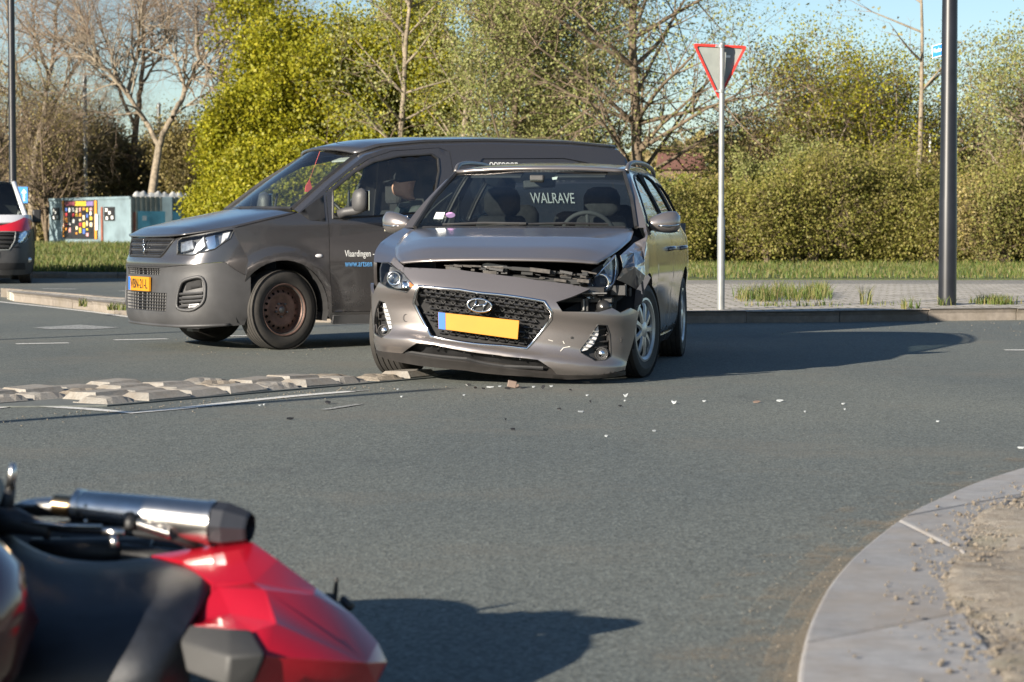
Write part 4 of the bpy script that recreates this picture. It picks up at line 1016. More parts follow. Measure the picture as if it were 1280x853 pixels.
# windscreen, roof, pillars
wsE = [(.765, .36, .992), (.70, .67, 1.19), (.605, 1.02, 1.378)]
wsC = [(0, .09, .992), (0, .50, 1.22), (0, .93, 1.397)]
ws = grid_loft('windscreen', [bil(wsE, -1), bil(wsC, 1), bil(wsE, 1)], M_GLASS, car, 12, 17)
for e_ in (bil(wsE, -1), bil(wsE, 1)): MB().tube([p + Vector((0, -.002, .002)) for p in e_], .016, 5).build('screen_seal', M_BLK, ws)
rfE = [(.605, 1.02, 1.378), (.605, 1.3, 1.402), (.605, 1.7, 1.42), (.605, 2.2, 1.425), (.59, 2.9, 1.395), (.56, 3.38, 1.335)]
rfC = [(0, .93, 1.397), (0, 1.25, 1.43), (0, 1.7, 1.452), (0, 2.2, 1.456), (0, 2.9, 1.43), (0, 3.45, 1.365)]
roof = grid_loft('roof', [bil(rfE, -1), bil([(p[0] * .55 + .0, (p[1] * .35 + c[1] * .65), p[2] * .3 + c[2] * .7 + .002) for p, c in zip(rfE, rfC)], -1), bil(rfC, 1), bil([(p[0] * .55, (p[1] * .35 + c[1] * .65), p[2] * .3 + c[2] * .7 + .002) for p, c in zip(rfE, rfC)], 1), bil(rfE, 1)], M_CAR, car, 20, 17)
md = roof.modifiers.new('s', 'SOLIDIFY'); md.thickness = .02; md.offset = -1
topL = [(-.45, .835), (-.25, .888), (0, .925), (.2, .965), (.33, .99), (.62, 1.165), (.95, 1.325), (1.12, 1.38), (1.35, 1.412), (1.7, 1.432), (2.2, 1.437), (2.9, 1.405), (3.38, 1.34)]
for sg, S in ((1, SR), (-1, SL)):
    edge_side = S.path(resample(topL[4:], .08, False))
    inn = bil(wsE + rfE[1:], sg)
    mid_ = grid_loft('pillar', [edge_side, inn], M_CAR, car, 40, 3)
    # upper wing between bonnet and flank
    if sg < 0:
        grid_loft('wing_top', [S.path(resample([(-.62, .77)] + topL[:5], .08, False)), bil(eR, sg)], M_CAR, car, 20, 3)
    # flanks
    arch = lambda c, r: circ((c, .32), r, 30)
    low = [(-.36, .20)] if sg < 0 else [(-.30, .60)]
    def archpath(c, r, z0, sgn=1):
        a0 = math.pi - math.asin((z0 - .32) / r) if z0 > .32 else math.pi + math.asin((.32 - z0) / r)
        a1 = -math.asin((.32 - z0) / r) if z0 < .32 else math.asin((z0 - .32) / r)
        return [(c + r * math.cos(a), .32 + r * math.sin(a)) for a in np.linspace(a0, a1, 22)]
    if sg > 0: startp = [(-.24, .60)] + archpath(0, .372, .21)[9:]
    else: startp = [(-.5, .62), (-.4, .45)] + archpath(0, .372, .3)
    out_ = startp + [(.42, .20), (2.2, .20)] + archpath(2.65, .375, .21) + [(3.2, .24), (3.55, .28), (3.66, .70), (3.63, 1.0), (3.50, 1.22)] + topL[4:][::-1]
    out_ = out_ + ([(.2, .965), (0, .925), (-.12, .89), (-.22, .80)] if sg > 0 else [(.2, .965), (0, .925), (-.25, .888), (-.45, .835), (-.62, .77)])
    win = [[(.52, 1.02), (.93, 1.262), (1.13, 1.335), (1.30, 1.365), (1.60, 1.382), (1.62, 1.02)], [(1.70, 1.02), (1.69, 1.388), (2.25, 1.384), (2.50, 1.345), (2.56, 1.05)], [(2.64, 1.06), (2.58, 1.335), (3.0, 1.315), (3.22, 1.24), (3.28, 1.12)]]
    dr = [[(.64, .27), (.60, .60), (.63, .99), (1.64, .99), (1.645, .27)], [(1.66, .27), (1.655, .99), (2.52, 1.0), (2.60, .82), (2.40, .645), (2.27, .50), (2.21, .27)]]
    g_ = lambda poly, k: [tuple(np.array(p) + (np.mean(poly, 0) - np.array(p)) / np.linalg.norm(np.mean(poly, 0) - np.array(p)) * k) for p in poly]
    crump = None
    S.trim('body_side', M_CAR, car, out_, win + dr, res=.05, thick=.02)
    for i, d_ in enumerate(dr):
        do = S.trim('door', M_CAR, car, g_(d_, .005), res=.05, thick=.02)
        hx = 1.45 if i == 0 else 2.36
        h = S.path([(hx - .09, .835), (hx - .05, .84), (hx + .05, .845), (hx + .09, .845)], .035); h[0] = S.path([(hx - .10, .835)], .0)[0]; h[-1] = S.path([(hx + .10, .845)], .0)[0]
        MB().tube(h, .013, 8).build('handle', M_CAR, do, True)
    for w_ in win:
        go = S.trim('side_window', M_GLASSD, car, w_, res=.06, off=-.006, thick=0)
        MB().tube(S.path(resample(w_, .06), .0), .008, 5, closed=True).build('window_seal', M_BLK, go)
    S.trim('sill', M_CAR, car, [(.40, .155), (2.24, .155), (2.24, .225), (.40, .225)], res=.08, off=.006, thick=.03)
    # wheel liners
    for cy in (0, 2.65):
        b = MB(); rr = [[Vector((sg * xx, cy + .385 * math.cos(a), .32 + .385 * math.sin(a))) for a in np.linspace(-.3, math.pi + .3, 18)] for xx in (.50, .835)]
        b.loftr(rr).build('wheel_liner', M_DARK, car)
    # roof rail
    rp = [(.615, 1.08, 1.392), (.617, 1.14, 1.425), (.617, 1.25, 1.449), (.617, 1.6, 1.468), (.617, 2.2, 1.474), (.61, 2.8, 1.452), (.60, 3.05, 1.425), (.59, 3.14, 1.385)]
    MB().tube([Vector(p) for p in chaikin([(sg * p[0], p[1], p[2]) for p in rp], 2, False)], .017, 8).build('roof_rail', M_RAIL, car, True)
    # mirror
    mb = MB()
    rings = []
    for t in np.linspace(0, 1, 9):
        x = .835 + .205 * t; hz = (.030 + .052 * math.sin(min(1, t * 1.25 + .12) * math.pi / 2)) * (1 if t < .8 else math.sqrt(max(0.0, 1 - ((t - .8) / .23)**2))); hy = .075 * (.55 + .45 * math.sin(t * 2.6 + .2)) * (1 if t < .8 else math.sqrt(max(0.02, 1 - ((t - .8) / .23)**2)))
        rings.append([Vector((sg * x, .53 + .07 * t + hy * math.cos(a) * (1.0 if math.cos(a) < 0 else .45), 1.015 + .012 * t + hz * math.sin(a) * (1.0 if math.sin(a) > 0 else .85))) for a in np.linspace(0, 2 * math.pi, 18, endpoint=False)])
    mo = mb.loftr(rings, closed=True, cap=True).build('wing_mirror', M_CAR, car, True)
    MB().box((sg * .95, .605, 1.02), (.17, .012, .115)).build('mirror_glass', M_CHROME, mo, bevel=.005)
    MB().tube([Vector((sg * p[0], p[1], p[2])) for p in ((.90, .482, 1.005), (.96, .495, 1.002), (1.02, .545, 1.008), (1.037, .585, 1.015))], .006, 6).build('mirror_indicator', M_CHROME, mo, True)
    MB().tube([Vector((sg * .80, .52, .985)), Vector((sg * .86, .55, .985)), Vector((sg * .92, .56, .975))], .022, 8, flat=.7).build('mirror_foot', M_BLK, mo, True)
# crumpled wing corner
cw = [LC(*c2(690, 92), -.50), LC(*c2(772, 18), -.08), LC(*c2(770, 75), -.32), LC(*c2(705, 168), -.50), LC(*c2(671, 238), -.52), LC(*c2(735, 265), -.43), LC(*c2(792, 300), -.33), LC(*c2(836, 212), -.26), LC(*c2(828, 130), -.26), LC(*c2(845, 60), -.10), LC(*c2(775, 160), -.44)]
sp_ = SR.path([(-.235, .60), (-.22, .80), (-.12, .89), (-.05, .93), (-.2, .70)], .001)
cwm = MB().add(cw + sp_, [(0, 2, 1), (0, 3, 2), (3, 10, 2), (3, 4, 10), (4, 5, 10), (5, 6, 10), (6, 7, 10), (7, 8, 10), (8, 2, 10), (2, 8, 9), (2, 9, 1), (6, 11, 15), (6, 15, 7), (7, 15, 12), (7, 12, 8), (8, 12, 13), (8, 13, 9), (9, 13, 14), (9, 14, 1)])
wo = cwm.build('crumpled_wing', M_CAR, car)
wo.modifiers.new('sub', 'SUBSURF').levels = 2; wo.modifiers['sub'].render_levels = 2; wo.modifiers['sub'].subdivision_type = 'SIMPLE'
tx = bpy.data.textures.new('crumple', 'CLOUDS'); tx.noise_scale = .09
md = wo.modifiers.new('d', 'DISPLACE'); md.texture = tx; md.strength = .018; md.mid_level = .5
md = wo.modifiers.new('s', 'SOLIDIFY'); md.thickness = .004
grid_loft('inner_wing', [[Vector((.60, -.70, .72)), Vector((.70, -.4, .80)), Vector((.76, 0, .88)), Vector((.76, .25, .94))], [Vector((.66, -.68, .50)), Vector((.76, -.45, .52)), Vector((.80, .0, .78)), Vector((.83, .25, .90))]], M_DARK, car, 12, 4)
# stub liner torn loose at the wheel
MB().prism([LC(*c2(*p), -.36) for p in ((780, 300), (850, 205), (868, 225), (830, 300), (815, 380), (770, 400))], (.0, .03, 0)).build('torn_liner', plain('liner_navy', (.014, .016, .024), .5), car)
# tail end
tg = bil([(.56, 3.38, 1.335), (.60, 3.5, 1.2), (.64, 3.60, 1.03)], 1)
grid_loft('rear_window', [bil([(.56, 3.40, 1.325), (.60, 3.5, 1.2), (.64, 3.60, 1.03)], -1), [Vector((0, 3.47, 1.355)), Vector((0, 3.58, 1.2)), Vector((0, 3.67, 1.03))], bil([(.56, 3.40, 1.325), (.60, 3.5, 1.2), (.64, 3.60, 1.03)], 1)], M_GLASS, car, 8, 9)
for sg, S in ((1, SR), (-1, SL)):
    grid_loft('tail_pillar', [S.path([(3.38, 1.34), (3.50, 1.22), (3.63, 1.0), (3.66, .70)]), bil([(.56, 3.38, 1.335), (.60, 3.5, 1.2), (.64, 3.60, 1.03), (.66, 3.66, .9)], sg)], M_CAR, car, 10, 4)
grid_loft('tailgate', [[Vector((-.80, 3.66, z)) for z in (1.03, .7, .35)], [Vector((0, 3.74, z)) for z in (1.03, .7, .35)], [Vector((.80, 3.66, z)) for z in (1.03, .7, .35)]], M_CAR, car, 6, 9)
# scratches and scuffs on the bumper
for a, b, w_ in ((c2(335, 660), c2(352, 640), .004), (c2(352, 640), c2(392, 632), .003), (c2(262, 592), c2(290, 600), .002), (c2(350, 600), c2(358, 615), .003)):
    p = SF.path(resample(U([a, b]), .02, False), .001); MB().tube(p, w_, 5).build('scuff', M_SCUFF, bumper)
for a in (c2(402, 580), c2(690, 592)):
    p = SF.path(U([a]), .001)[0]; MB().ball(p, .011, (1, .3, 1.7 if a[0] > 760 else .8), 8, 5).build('dent', M_DARK, bumper)
cp_ = SF.path(U([c1(265, 440)]), .001)[0]
MB().tube([cp_ + Vector((.019 * math.cos(a), 0, .024 * math.sin(a))) for a in np.linspace(0, 6.283, 20, endpoint=False)], .0016, 4, closed=True).build('tow_cover', M_BLK, bumper)
# interior
it = MB().prism([Vector(p) for p in ((-.74, .3, .22), (.74, .3, .22), (.74, 3.5, .30), (-.74, 3.5, .30))], (0, 0, .04)).build('floor_pan', M_DARK, car)
ds = [[Vector((x, y, z)) for y, z in ((.20, .945), (.45, .985), (.70, .965), (.78, .90), (.78, .55))] for x in (-.70, -.3, .0, .36, .70)]
for c in ds[3:4]: c[2].z += .03; c[1].z += .015
grid_loft('dashboard', ds, M_DARK, car, 12, 9)
stw = MB(); wc = Vector((.37, .88, .93)); Mw = Matrix.Rotation(R(-65), 3, 'X')
stw.tube([wc + Mw @ Vector((.185 * math.cos(a), .185 * math.sin(a), 0)) for a in np.linspace(0, 6.283, 30, endpoint=False)], .016, 8, closed=True)
stw.ball(wc, .06, (1, 1, .6))
for a in (0, math.pi, -math.pi / 2): stw.tube([wc, wc + Mw @ Vector((.18 * math.cos(a), .18 * math.sin(a), 0))], .014, 6)
stw.build('steering_wheel', M_TRIM, car, True)
def seat(x, y, w_, top, head):
    b = MB(); rings = []
    for z, yy, th, ww in ((.40, y - .02, .14, w_), (.6, y + .02, .15, w_), (.85, y + .08, .13, w_ * .95), (top, y + .14, .09, w_ * .7), (top + .02, y + .15, .05, w_ * .6)):
        rings.append([Vector((x + ww / 2 * math.copysign(abs(math.cos(a))**.5, math.cos(a)), yy + th / 2 * math.copysign(abs(math.sin(a))**.7, math.sin(a)), z)) for a in np.linspace(0, 6.283, 18, endpoint=False)])
    s_ = b.loftr(rings, closed=True, cap=True).build('seat', M_SEAT, car, True)
    MB().box((x, y - .22, .42), (w_, .5, .16)).build('seat_cushion', M_SEAT, s_, bevel=.05)
    hr = []
    for z, k in ((head - .11, .75), (head - .07, 1), (head + .03, 1), (head + .08, .8), (head + .1, .45)):
        hr.append([Vector((x + .135 * k * math.copysign(abs(math.cos(a))**.6, math.cos(a)), y + .17 + .055 * k * math.sin(a), z)) for a in np.linspace(0, 6.283, 14, endpoint=False)])
    MB().loftr(hr, closed=True, cap=True).build('headrest', M_SEAT, s_, True)
seat(-.37, 1.45, .50, 1.06, 1.19); seat(.37, 1.45, .50, 1.06, 1.19); seat(-.38, 2.42, .48, .98, 1.07); seat(.38, 2.42, .48, .98, 1.07); seat(0, 2.44, .3, .95, 1.02)
rv = MB().box((0.02, .88, 1.30), (.23, .035, .065), Matrix.Rotation(R(-4), 4, 'Y')).build('rear_view_mirror', M_BLK, car, bevel=.015)
MB().box((0.02, .80, 1.335), (.10, .08, .05)).build('camera_housing', M_BLK, rv, bevel=.01)
for sg in (-1, 1): MB().box((sg * .30, 1.02, 1.365), (.36, .16, .012), Matrix.Rotation(R(12), 4, 'X')).build('sun_visor', M_TRIM, car, bevel=.004)
for sg in (-1, 1): MB().tube([Vector((sg * .80, 1.66, .9)), Vector((sg * .74, 1.67, 1.15)), Vector((sg * .63, 1.68, 1.37))], .035, 6).build('door_pillar_trim', M_TRIM, car)
for sg in (-1, 1): MB().tube([Vector((sg * .69, 1.60, 1.22)), Vector((sg * .70, 1.62, .9)), Vector((sg * .68, 1.5, .6))], .022, 4, flat=.2).build('seat_belt', plain('belt_grey', (.28, .28, .26), .8), car)
# stickers on the screen
for (px0, py0, px1, py1), mat in (((543, 265.5, 556, 274), M_PAPER),):
    p = [LC(*q, .42) + Vector((0, 0, 0)) for q in ((px0 + 2.5, py0), (px1, py0 + .3), (px1 - 2.5, py1), (px0 - 1.2, py1))]
    MB().prism(p, (0, .003, 0)).build('permit_sticker', mat, ws)
sc_ = [LC(563 + 6 * math.cos(a), 269 + 3.4 * math.sin(a), .43) for a in np.linspace(0, 6.283, 18, endpoint=False)]
MB().prism(sc_, (0, .003, 0)).build('round_sticker', M_PURP, ws)
MB().prism([LC(*q, .86) for q in ((690, 222), (697, 221), (696, 224.5), (690.5, 225))], (0, .003, 0)).build('toll_tag', M_PAPER, ws)
for a, b in (((-.55, .27, 1.012), (.05, .115, 1.018)), ((.0, .12, 1.012), (.58, .30, 1.014))):
    MB().tube([Vector(a), Vector(a).lerp(Vector(b), .5) + Vector((0, -.02, .008)), Vector(b)], .009, 6).build('wiper', M_BLK, car)
# wheels
def tyre_mesh(b, R_, w_, rim):
    h = w_ / 2
    pr = [(rim - .012, -h * .80), (rim + .004, -h * .92), (rim + .025, -h * .98), ((rim + R_) / 2, -h * 1.06), (R_ - .03, -h * 1.0), (R_ - .010, -h * .88), (R_ - .002, -h * .74)]
    tr = []
    for k in range(5):
        a = -h * .72 + k * h * .36; tr += [(R_, a), (R_, a + h * .28), (R_ - .007, a + h * .29), (R_ - .007, a + h * .35)]
    pr2 = [(r, -x) for r, x in pr[::-1]]
    return b.lathe(pr + tr[:-2] + pr2, 'X', 56)
def wheel(parent, c, sg, R_, w_, rim, steer, maker, name='wheel'):
    e = bpy.data.objects.new(name, None); COL.objects.link(e); e.parent = parent; e.location = c; e.rotation_euler = (0, 0, steer + (0 if sg > 0 else math.pi))
    tyre_mesh(MB(), R_, w_, rim).build('tyre', M_TYRE, e, angle=25)
    maker(e, rim, w_ / 2); return e
def car_rim(e, rim, h):
    b = MB().lathe([(rim - .005, h * .2), (rim - .01, h * .62), (rim + .012, h * .90), (rim + .012, h * .96), (rim - .002, h * .98), (rim - .018, h * .86), (rim - .02, h * .7)], 'X', 48)
    n = 9
    for k in range(n):
        a = 2 * math.pi * k / n; d = Vector((0, math.cos(a), math.sin(a))); t = Vector((0, -math.sin(a), math.cos(a)))
        secs = []
        for r_, wd, x, th in ((.04, .026, h * .90, .02), (.10, .021, h * .93, .02), (.15, .022, h * .90, .02), (rim - .012, .034, h * .76, .02)):
            secs.append([d * r_ + t * wd + Vector((x - .012, 0, 0)), d * r_ + t * wd * .55 + Vector((x, 0, 0)), d * r_ - t * wd * .55 + Vector((x, 0, 0)), d * r_ - t * wd + Vector((x - .012, 0, 0))])
        b.loftr(secs)
    b.lathe([(.001, h * .99), (.03, h * .98), (.045, h * .93), (.06, h * .88)], 'X', 24)
    b.build('rim', M_SILV, e, angle=30)
    MB().lathe([(.001, h * .45), (rim - .004, h * .45)], 'X', 32).build('brake_disc', M_DARK, e)
for sg in (1, -1):
    wheel(car, (sg * .775, 0, .317), sg, .317, .20, .20, R(-12), car_rim); wheel(car, (sg * .775, 2.65, .317), sg, .317, .20, .20, 0, car_rim)
MB().box((0, 1.4, .24), (1.4, 3.2, .06)).build('underbody', M_DARK, car)
MB().box((0, -.25, .32), (.9, .6, .22)).build('subframe', M_DARK, car)
MB().tube([Vector((0, 2.85, 1.44)), Vector((0, 2.95, 1.50)), Vector((0, 3.05, 1.485))], [.02, .016, .004], 6).build('antenna_fin', M_BLK, car)
# ================================================= dark grey delivery van
M_VAN = paint('van_paint_dark_grey', (0.074, 0.072, 0.075), 0.6, 0.25, 0.05, (0.15, 0.125, 0.10))
M_VPL = plain('van_bumper_plastic', (0.046, 0.046, 0.048), 0.5, var=0.25, scale=4, bmp=0.15, bscale=300)
M_VGR = plain('van_grille', (0.014, 0.014, 0.015), 0.5, var=0.3)
M_STEEL = plain('steel_rim', (0.14, 0.088, 0.072), 0.55, 0.5, var=0.35, scale=14)
M_VGL = glass('van_glass', (0.82, 0.88, 0.85), dirt=0.012, f0=0.10)
M_TXTW = plain('lettering_white', (0.62, 0.63, 0.62), 0.6, var=0.05)
M_TXTB = plain('lettering_blue', (0.10, 0.30, 0.60), 0.6, var=0.05)
M_TXTK = plain('lettering_black', (0.01, 0.01, 0.01), 0.6, var=0.05)
TV = R(62.36)
van = empty('delivery_van', (-2.284, 19.708, 0), -TV, 'dark grey delivery van with steel wheels and white lettering behind the crashed car', 'van')
MV = Matrix.Translation(van.location) @ Matrix.Rotation(-TV, 4, 'Z'); MVI = MV.inverted()
def LV(px, py, axis, val):
    o = MVI @ Vector((0, 0, CAMH)); d = MVI.to_3x3() @ ray(px, py); t = (val - o[axis]) / d[axis]; return o + d * t
vW = crv([.15, .3, .5, .7, .9, 1.1], [.86, .895, .91, .91, .895, .86])
vY = crv([.15, .22, .30, .42, .55, .64, .70, .78, .88, .95, 1.02], [-.82, -.872, -.892, -.890, -.885, -.882, -.895, -.862, -.838, -.79, -.70])
def vfront(s, z):
    ph = np.asarray(s) * math.pi / 2; sn, cs = np.sin(ph), np.abs(np.cos(ph)); e = 2 / 2.9
    x = vW(z) * np.sign(sn) * np.abs(sn)**e
    return np.stack([x, -.28 - (-.28 - vY(z)) * cs**e, z + 0 * x], -1)
VF = Surf(vfront, (-1, 1, .15, 1.04), MV, su=1.05)
vX = crv([.15, .25, .4, .5, .6, .72, .8, .95, 1.06, 1.1, 1.2, 1.4, 1.6, 1.70, 1.78], [.86, .888, .905, .908, .916, .925, .922, .916, .905, .892, .866, .808, .745, .705, .66])
vM = crv([-.9, -.6, -.3, 0, .5, 3.0, 3.3, 3.55], [.86, .955, .99, 1, 1, 1, .992, .97])
def arch_b(y, z):     # flared wheel arches
    o = 0
    for c in (0, 2.785):
        r = np.sqrt((y - c)**2 + (z - .33)**2); o = o + .020 * np.exp(-((r - .43) / .055)**2)
    return o
def vsideR(y, z): return np.stack([vX(z) * vM(y) + arch_b(y, z), y + 0 * z, z + 0 * y], -1)
def vsideL(y, z): return vsideR(y, z) * np.array([-1, 1, 1])
VR = Surf(vsideR, (-.9, 3.55, .15, 1.78), MV, n=320); VL = Surf(vsideL, (-.9, 3.55, .15, 1.78), MV, flip=True)
v4 = lambda x, y: (150 + x / 4.7375, 260 + y / 4.7375)
v5 = lambda x, y: (280 + x / 4.571, 170 + y / 4.571)
v6 = lambda x, y: (290 + x / 6.095, 300 + y / 6.095)
F_ = VF.inv
def sym(uv): return [(-u, v) for u, v in uv][::-1]
# front end pieces from the visible half, mirrored to the far half
hl = F_([v4(*p) for p in ((345, 195), (368, 178), (500, 155), (640, 128), (676, 130), (652, 182), (560, 245), (430, 280), (338, 276))])
split = F_([v4(*p) for p in ((265, 350), (400, 337), (540, 325), (620, 320), (725, 390))])
fog = F_([v4(*p) for p in ((370, 430), (480, 402), (508, 450), (500, 560), (430, 610), (335, 600), (345, 500))])
z_sp = split[0][1]; zmid = z_sp - .01
grU = F_([v4(325, 188), v4(240, 290)])
gtopz, gbotz = grU[0][1], grU[1][1]
gr_uv = [(-grU[0][0], gtopz), (grU[0][0], gtopz), (grU[1][0], gbotz), (-grU[1][0], gbotz)]
up_in = F_([v4(240, 357), v4(240, 400)]); lo_in = F_([v4(280, 505), v4(275, 615)])
uin = [(-up_in[0][0], up_in[0][1]), (up_in[0][0], up_in[0][1]), (up_in[1][0], up_in[1][1]), (-up_in[1][0], up_in[1][1])]
lin = [(-lo_in[0][0], lo_in[0][1]), (lo_in[0][0], lo_in[0][1]), (lo_in[1][0], lo_in[1][1]), (-lo_in[1][0], lo_in[1][1])]
botz = F_([v4(370, 690)])[0][1]
# painted nose: between bonnet edge and plastic bumper
hed = [hl[1], (hl[2][0], hl[2][1])]
topn = hl[3][1] + .004
nose_top = [(1.0, topn + .02), (hl[4][0] + .03, topn + .01), (hl[3][0], hl[3][1] + .012), (hl[2][0], hl[2][1] + .010), (hl[1][0], hl[1][1] + .008), (grU[0][0], gtopz + .006)]
right_edge = [(split[4][0], split[4][1]), (1.0, .66)]
nose_uv = sym(split) + split + [(1.0, split[4][1] - .02)] + nose_top + sym(nose_top) + [(-1.0, split[4][1] - .02)]
nose_o = VF.trim('nose_panel', M_VAN, van, nose_uv, [gr_uv, hl, sym(hl)], res=.022, thick=.02)
bz = [(1.0, split[4][1] - .024), (1.0, .30), (.985, botz - .005)]
low_uv = [(u, v - .004) for u, v in sym(split) + split] + bz + [(.6, botz - .03), (0, botz - .02), (-.6, botz - .03)] + sym(bz)
vb = VF.trim('bumper', M_VPL, van, low_uv, [uin, lin, fog, sym(fog)], res=.025, off=.006, thick=.03)
MB().tube(VF.path(resample([(-.9, botz), (-.4, botz - .012), (0, botz - .012), (.4, botz - .012), (.9, botz)], .05, False), .005), .014, 6).build('bumper_lip', M_VPL, van, True)
def insert(name, poly, nx, nz, mat=M_VGR, depth=-.04):
    o = VF.trim(name, M_DARK, van, poly, res=.05, off=depth, thick=0)
    b = MB(); us = [p[0] for p in poly]; vs_ = [p[1] for p in poly]; u0, u1, v0, v1 = min(us), max(us), min(vs_), max(vs_)
    for k in range(nx + 1):
        u = u0 + (u1 - u0) * k / nx; b.tube(VF.path([(u, v0), (u, (v0 + v1) / 2), (u, v1)], -.012), .006, 4)
    for k in range(nz + 1):
        v = v0 + (v1 - v0) * k / nz; b.tube(VF.path([(u0 + (u1 - u0) * j / 10, v) for j in range(11)], -.010), .006, 4)
    m = b.build('mesh_bars', mat, o); m['kind'] = 'stuff'
    return o
insert('upper_intake', uin, 14, 3); insert('lower_intake', lin, 18, 6)
g = VF.trim('grille', M_VGR, van, gr_uv, res=.03, off=-.012, thick=0)
for k in range(9):
    v = gbotz + (gtopz - gbotz) * (k + .6) / 9.4; hw = (grU[1][0] + (grU[0][0] - grU[1][0]) * (v - gbotz) / (gtopz - gbotz)) * .96
    b = MB()
    pts = VF.path([(-hw + 2 * hw * j / 30, v) for j in range(31)], -.004)
    for j in range(30):
        b.tube([pts[j].lerp(pts[j + 1], .12), pts[j].lerp(pts[j + 1], .88)], .0062 if k % 3 else .008, 5)
    b.build('grille_bar', M_GRILLE if k % 3 else M_VPL, g)
MB().tube(VF.path(resample(gr_uv, .05), .002), .010, 6, closed=True).build('grille_frame', M_VGR, g, True)
# lion-like upright emblem kept as a slim chrome figure
c0 = VF.path([(0, (gtopz + gbotz) / 2)], .014)[0]
em = MB()
for a in (((-.012, .045), (.004, .05)), ((.0, .048), (-.006, .02)), ((-.006, .02), (.006, -.01)), ((.006, -.01), (.0, -.048)), ((-.004, .015), (-.028, .022)), ((-.028, .022), (-.03, .006)), ((.0, .0), (-.022, -.012)), ((.004, -.015), (-.014, -.046)), ((.006, -.02), (.02, -.03)), ((.012, .03), (.018, .01)), ((.02, -.03), (.024, .0))):
    em.tube([c0 + Vector((a[0][0] * 1.1, -.002, a[0][1] * 1.25)), c0 + Vector((a[1][0] * 1.1, -.002, a[1][1] * 1.25))], .0058, 5)
em.build('emblem', M_CHROME, g, True)
# fog lamp pods
for fg, sg in ((fog, 1), (sym(fog), -1)):
    fo = VF.trim('fog_pod', M_VPL, van, fg, res=.03, off=-.03, thick=0)
    MB().tube(VF.path(resample(chaikin(fg, 2), .03), .006), .014, 6, closed=True).build('pod_rim', M_VPL, fo, True)
    if sg > 0:
        up_ = F_([v4(*p) for p in ((385, 440), (472, 425), (478, 470), (375, 490))]); VF.trim('pod_recess', M_DARK, fo, up_, res=.03, off=-.022, thick=.0)
        for yy in (505, 530, 552, 578): MB().tube(VF.path(F_([v4(352, yy + 6), v4(420, yy + 2), v4(488, yy - 4)]), -.004), .010, 5).build('pod_slat', M_VPL, fo)
        VF.trim('fog_lamp', M_LED, fo, F_([v4(*p) for p in ((410, 572), (470, 566), (462, 586), (405, 592))]), res=.03, off=.002, thick=.01)
# headlights
for h_, sg in ((hl, 1), (sym(hl), -1)):
    ho = VF.trim('headlight', M_HLB, van, h_, res=.025, off=-.06, thick=0)
    if sg > 0:
        VF.trim('reflector', M_CHROME, ho, F_([v4(*p) for p in ((500, 165), (560, 150), (575, 235), (520, 245))]), res=.02, off=-.03, thick=.03)
        VF.trim('reflector', M_LED, ho, F_([v4(*p) for p in ((445, 215), (490, 165), (500, 225), (435, 272), (425, 262))]), res=.02, off=-.02, thick=.03)
        VF.trim('reflector', M_HLB, ho, F_([v4(*p) for p in ((352, 200), (420, 185), (430, 240), (350, 262))]), res=.02, off=-.02, thick=.03)
        VF.trim('daytime_light', M_LED, ho, F_([v4(*p) for p in ((610, 150), (655, 140), (640, 175), (600, 210))]), res=.02, off=-.015, thick=.02)
    VF.trim('lens_cover', M_LENS, ho, h_, res=.025, off=.004, thick=.01)
    MB().tube(VF.path(resample(h_, .03), .0), .006, 5, closed=True).build('lamp_rim', M_BLK, ho)
# plate
pz = F_([v4(195, 410), v4(195, 495)]); zt, zb_ = pz[0][1], pz[1][1]
pw = .26; yv = -.915
pq = [Vector((-pw, yv, zt)), Vector((pw, yv, zt)), Vector((pw, yv, zb_)), Vector((-pw, yv, zb_))]
vp = MB().prism(pq, (0, .02, 0)).build('number_plate', M_YEL, van, bevel=.002)
MB().prism([Vector((-pw + .003, yv - .002, zt - .003)), Vector((-pw + .05, yv - .002, zt - .003)), Vector((-pw + .05, yv - .002, zb_ + .003)), Vector((-pw + .003, yv - .002, zb_ + .003))], (0, .002, 0)).build('country_strip', M_BLUE, vp)
MT = Matrix(((1, 0, 0, -pw + .062), (0, 0, -1, yv - .0025), (0, 1, 0, zb_ + .022), (0, 0, 0, 1)))
text_mesh('plate_text', 'VBN-21-L', .112, M_TXTK, vp, MT, sx=.92)
# bonnet, screen, roof
vE = [(.66, -.775, .930), (.78, -.60, .957), (.865, -.40, .990), (.872, -.12, 1.055), (.855, .15, 1.112)]
vI = [(.46, -.825, .918), (.50, -.70, .985), (.55, -.38, 1.052), (.58, -.08, 1.108), (.58, .06, 1.135)]
vC = [(0, -.850, .912), (0, -.74, .985), (0, -.40, 1.062), (0, -.12, 1.118), (0, -.02, 1.145)]
hd = grid_loft('bonnet', [bil(vE, -1), bil(vI, -1), bil(vC, 1), bil(vI, 1), bil(vE, 1)], M_VAN, van, 24, 29)
md = hd.modifiers.new('s', 'SOLIDIFY'); md.thickness = .012; md.offset = -1
wE = [(.775, .14, 1.150), (.70, .47, 1.40), (.60, .79, 1.607)]; wC = [(0, -.01, 1.158), (0, .33, 1.42), (0, .66, 1.655)]
vws = grid_loft('windscreen', [bil(wE, -1), bil(wC, 1), bil(wE, 1)], M_VGL, van, 12, 15)
for e_ in (bil(wE, -1), bil(wE, 1), bil(wC, 1)[:1] and [bil(wE, -1)[0], bil(wC, 1)[0], bil(wE, 1)[0]]): MB().tube(e_, .018, 5).build('screen_seal', M_BLK, vws)
rE = [(.60, .79, 1.607), (.635, 1.0, 1.675), (.655, 1.4, 1.715), (.66, 2.0, 1.735), (.655, 2.8, 1.73), (.64, 3.28, 1.70)]
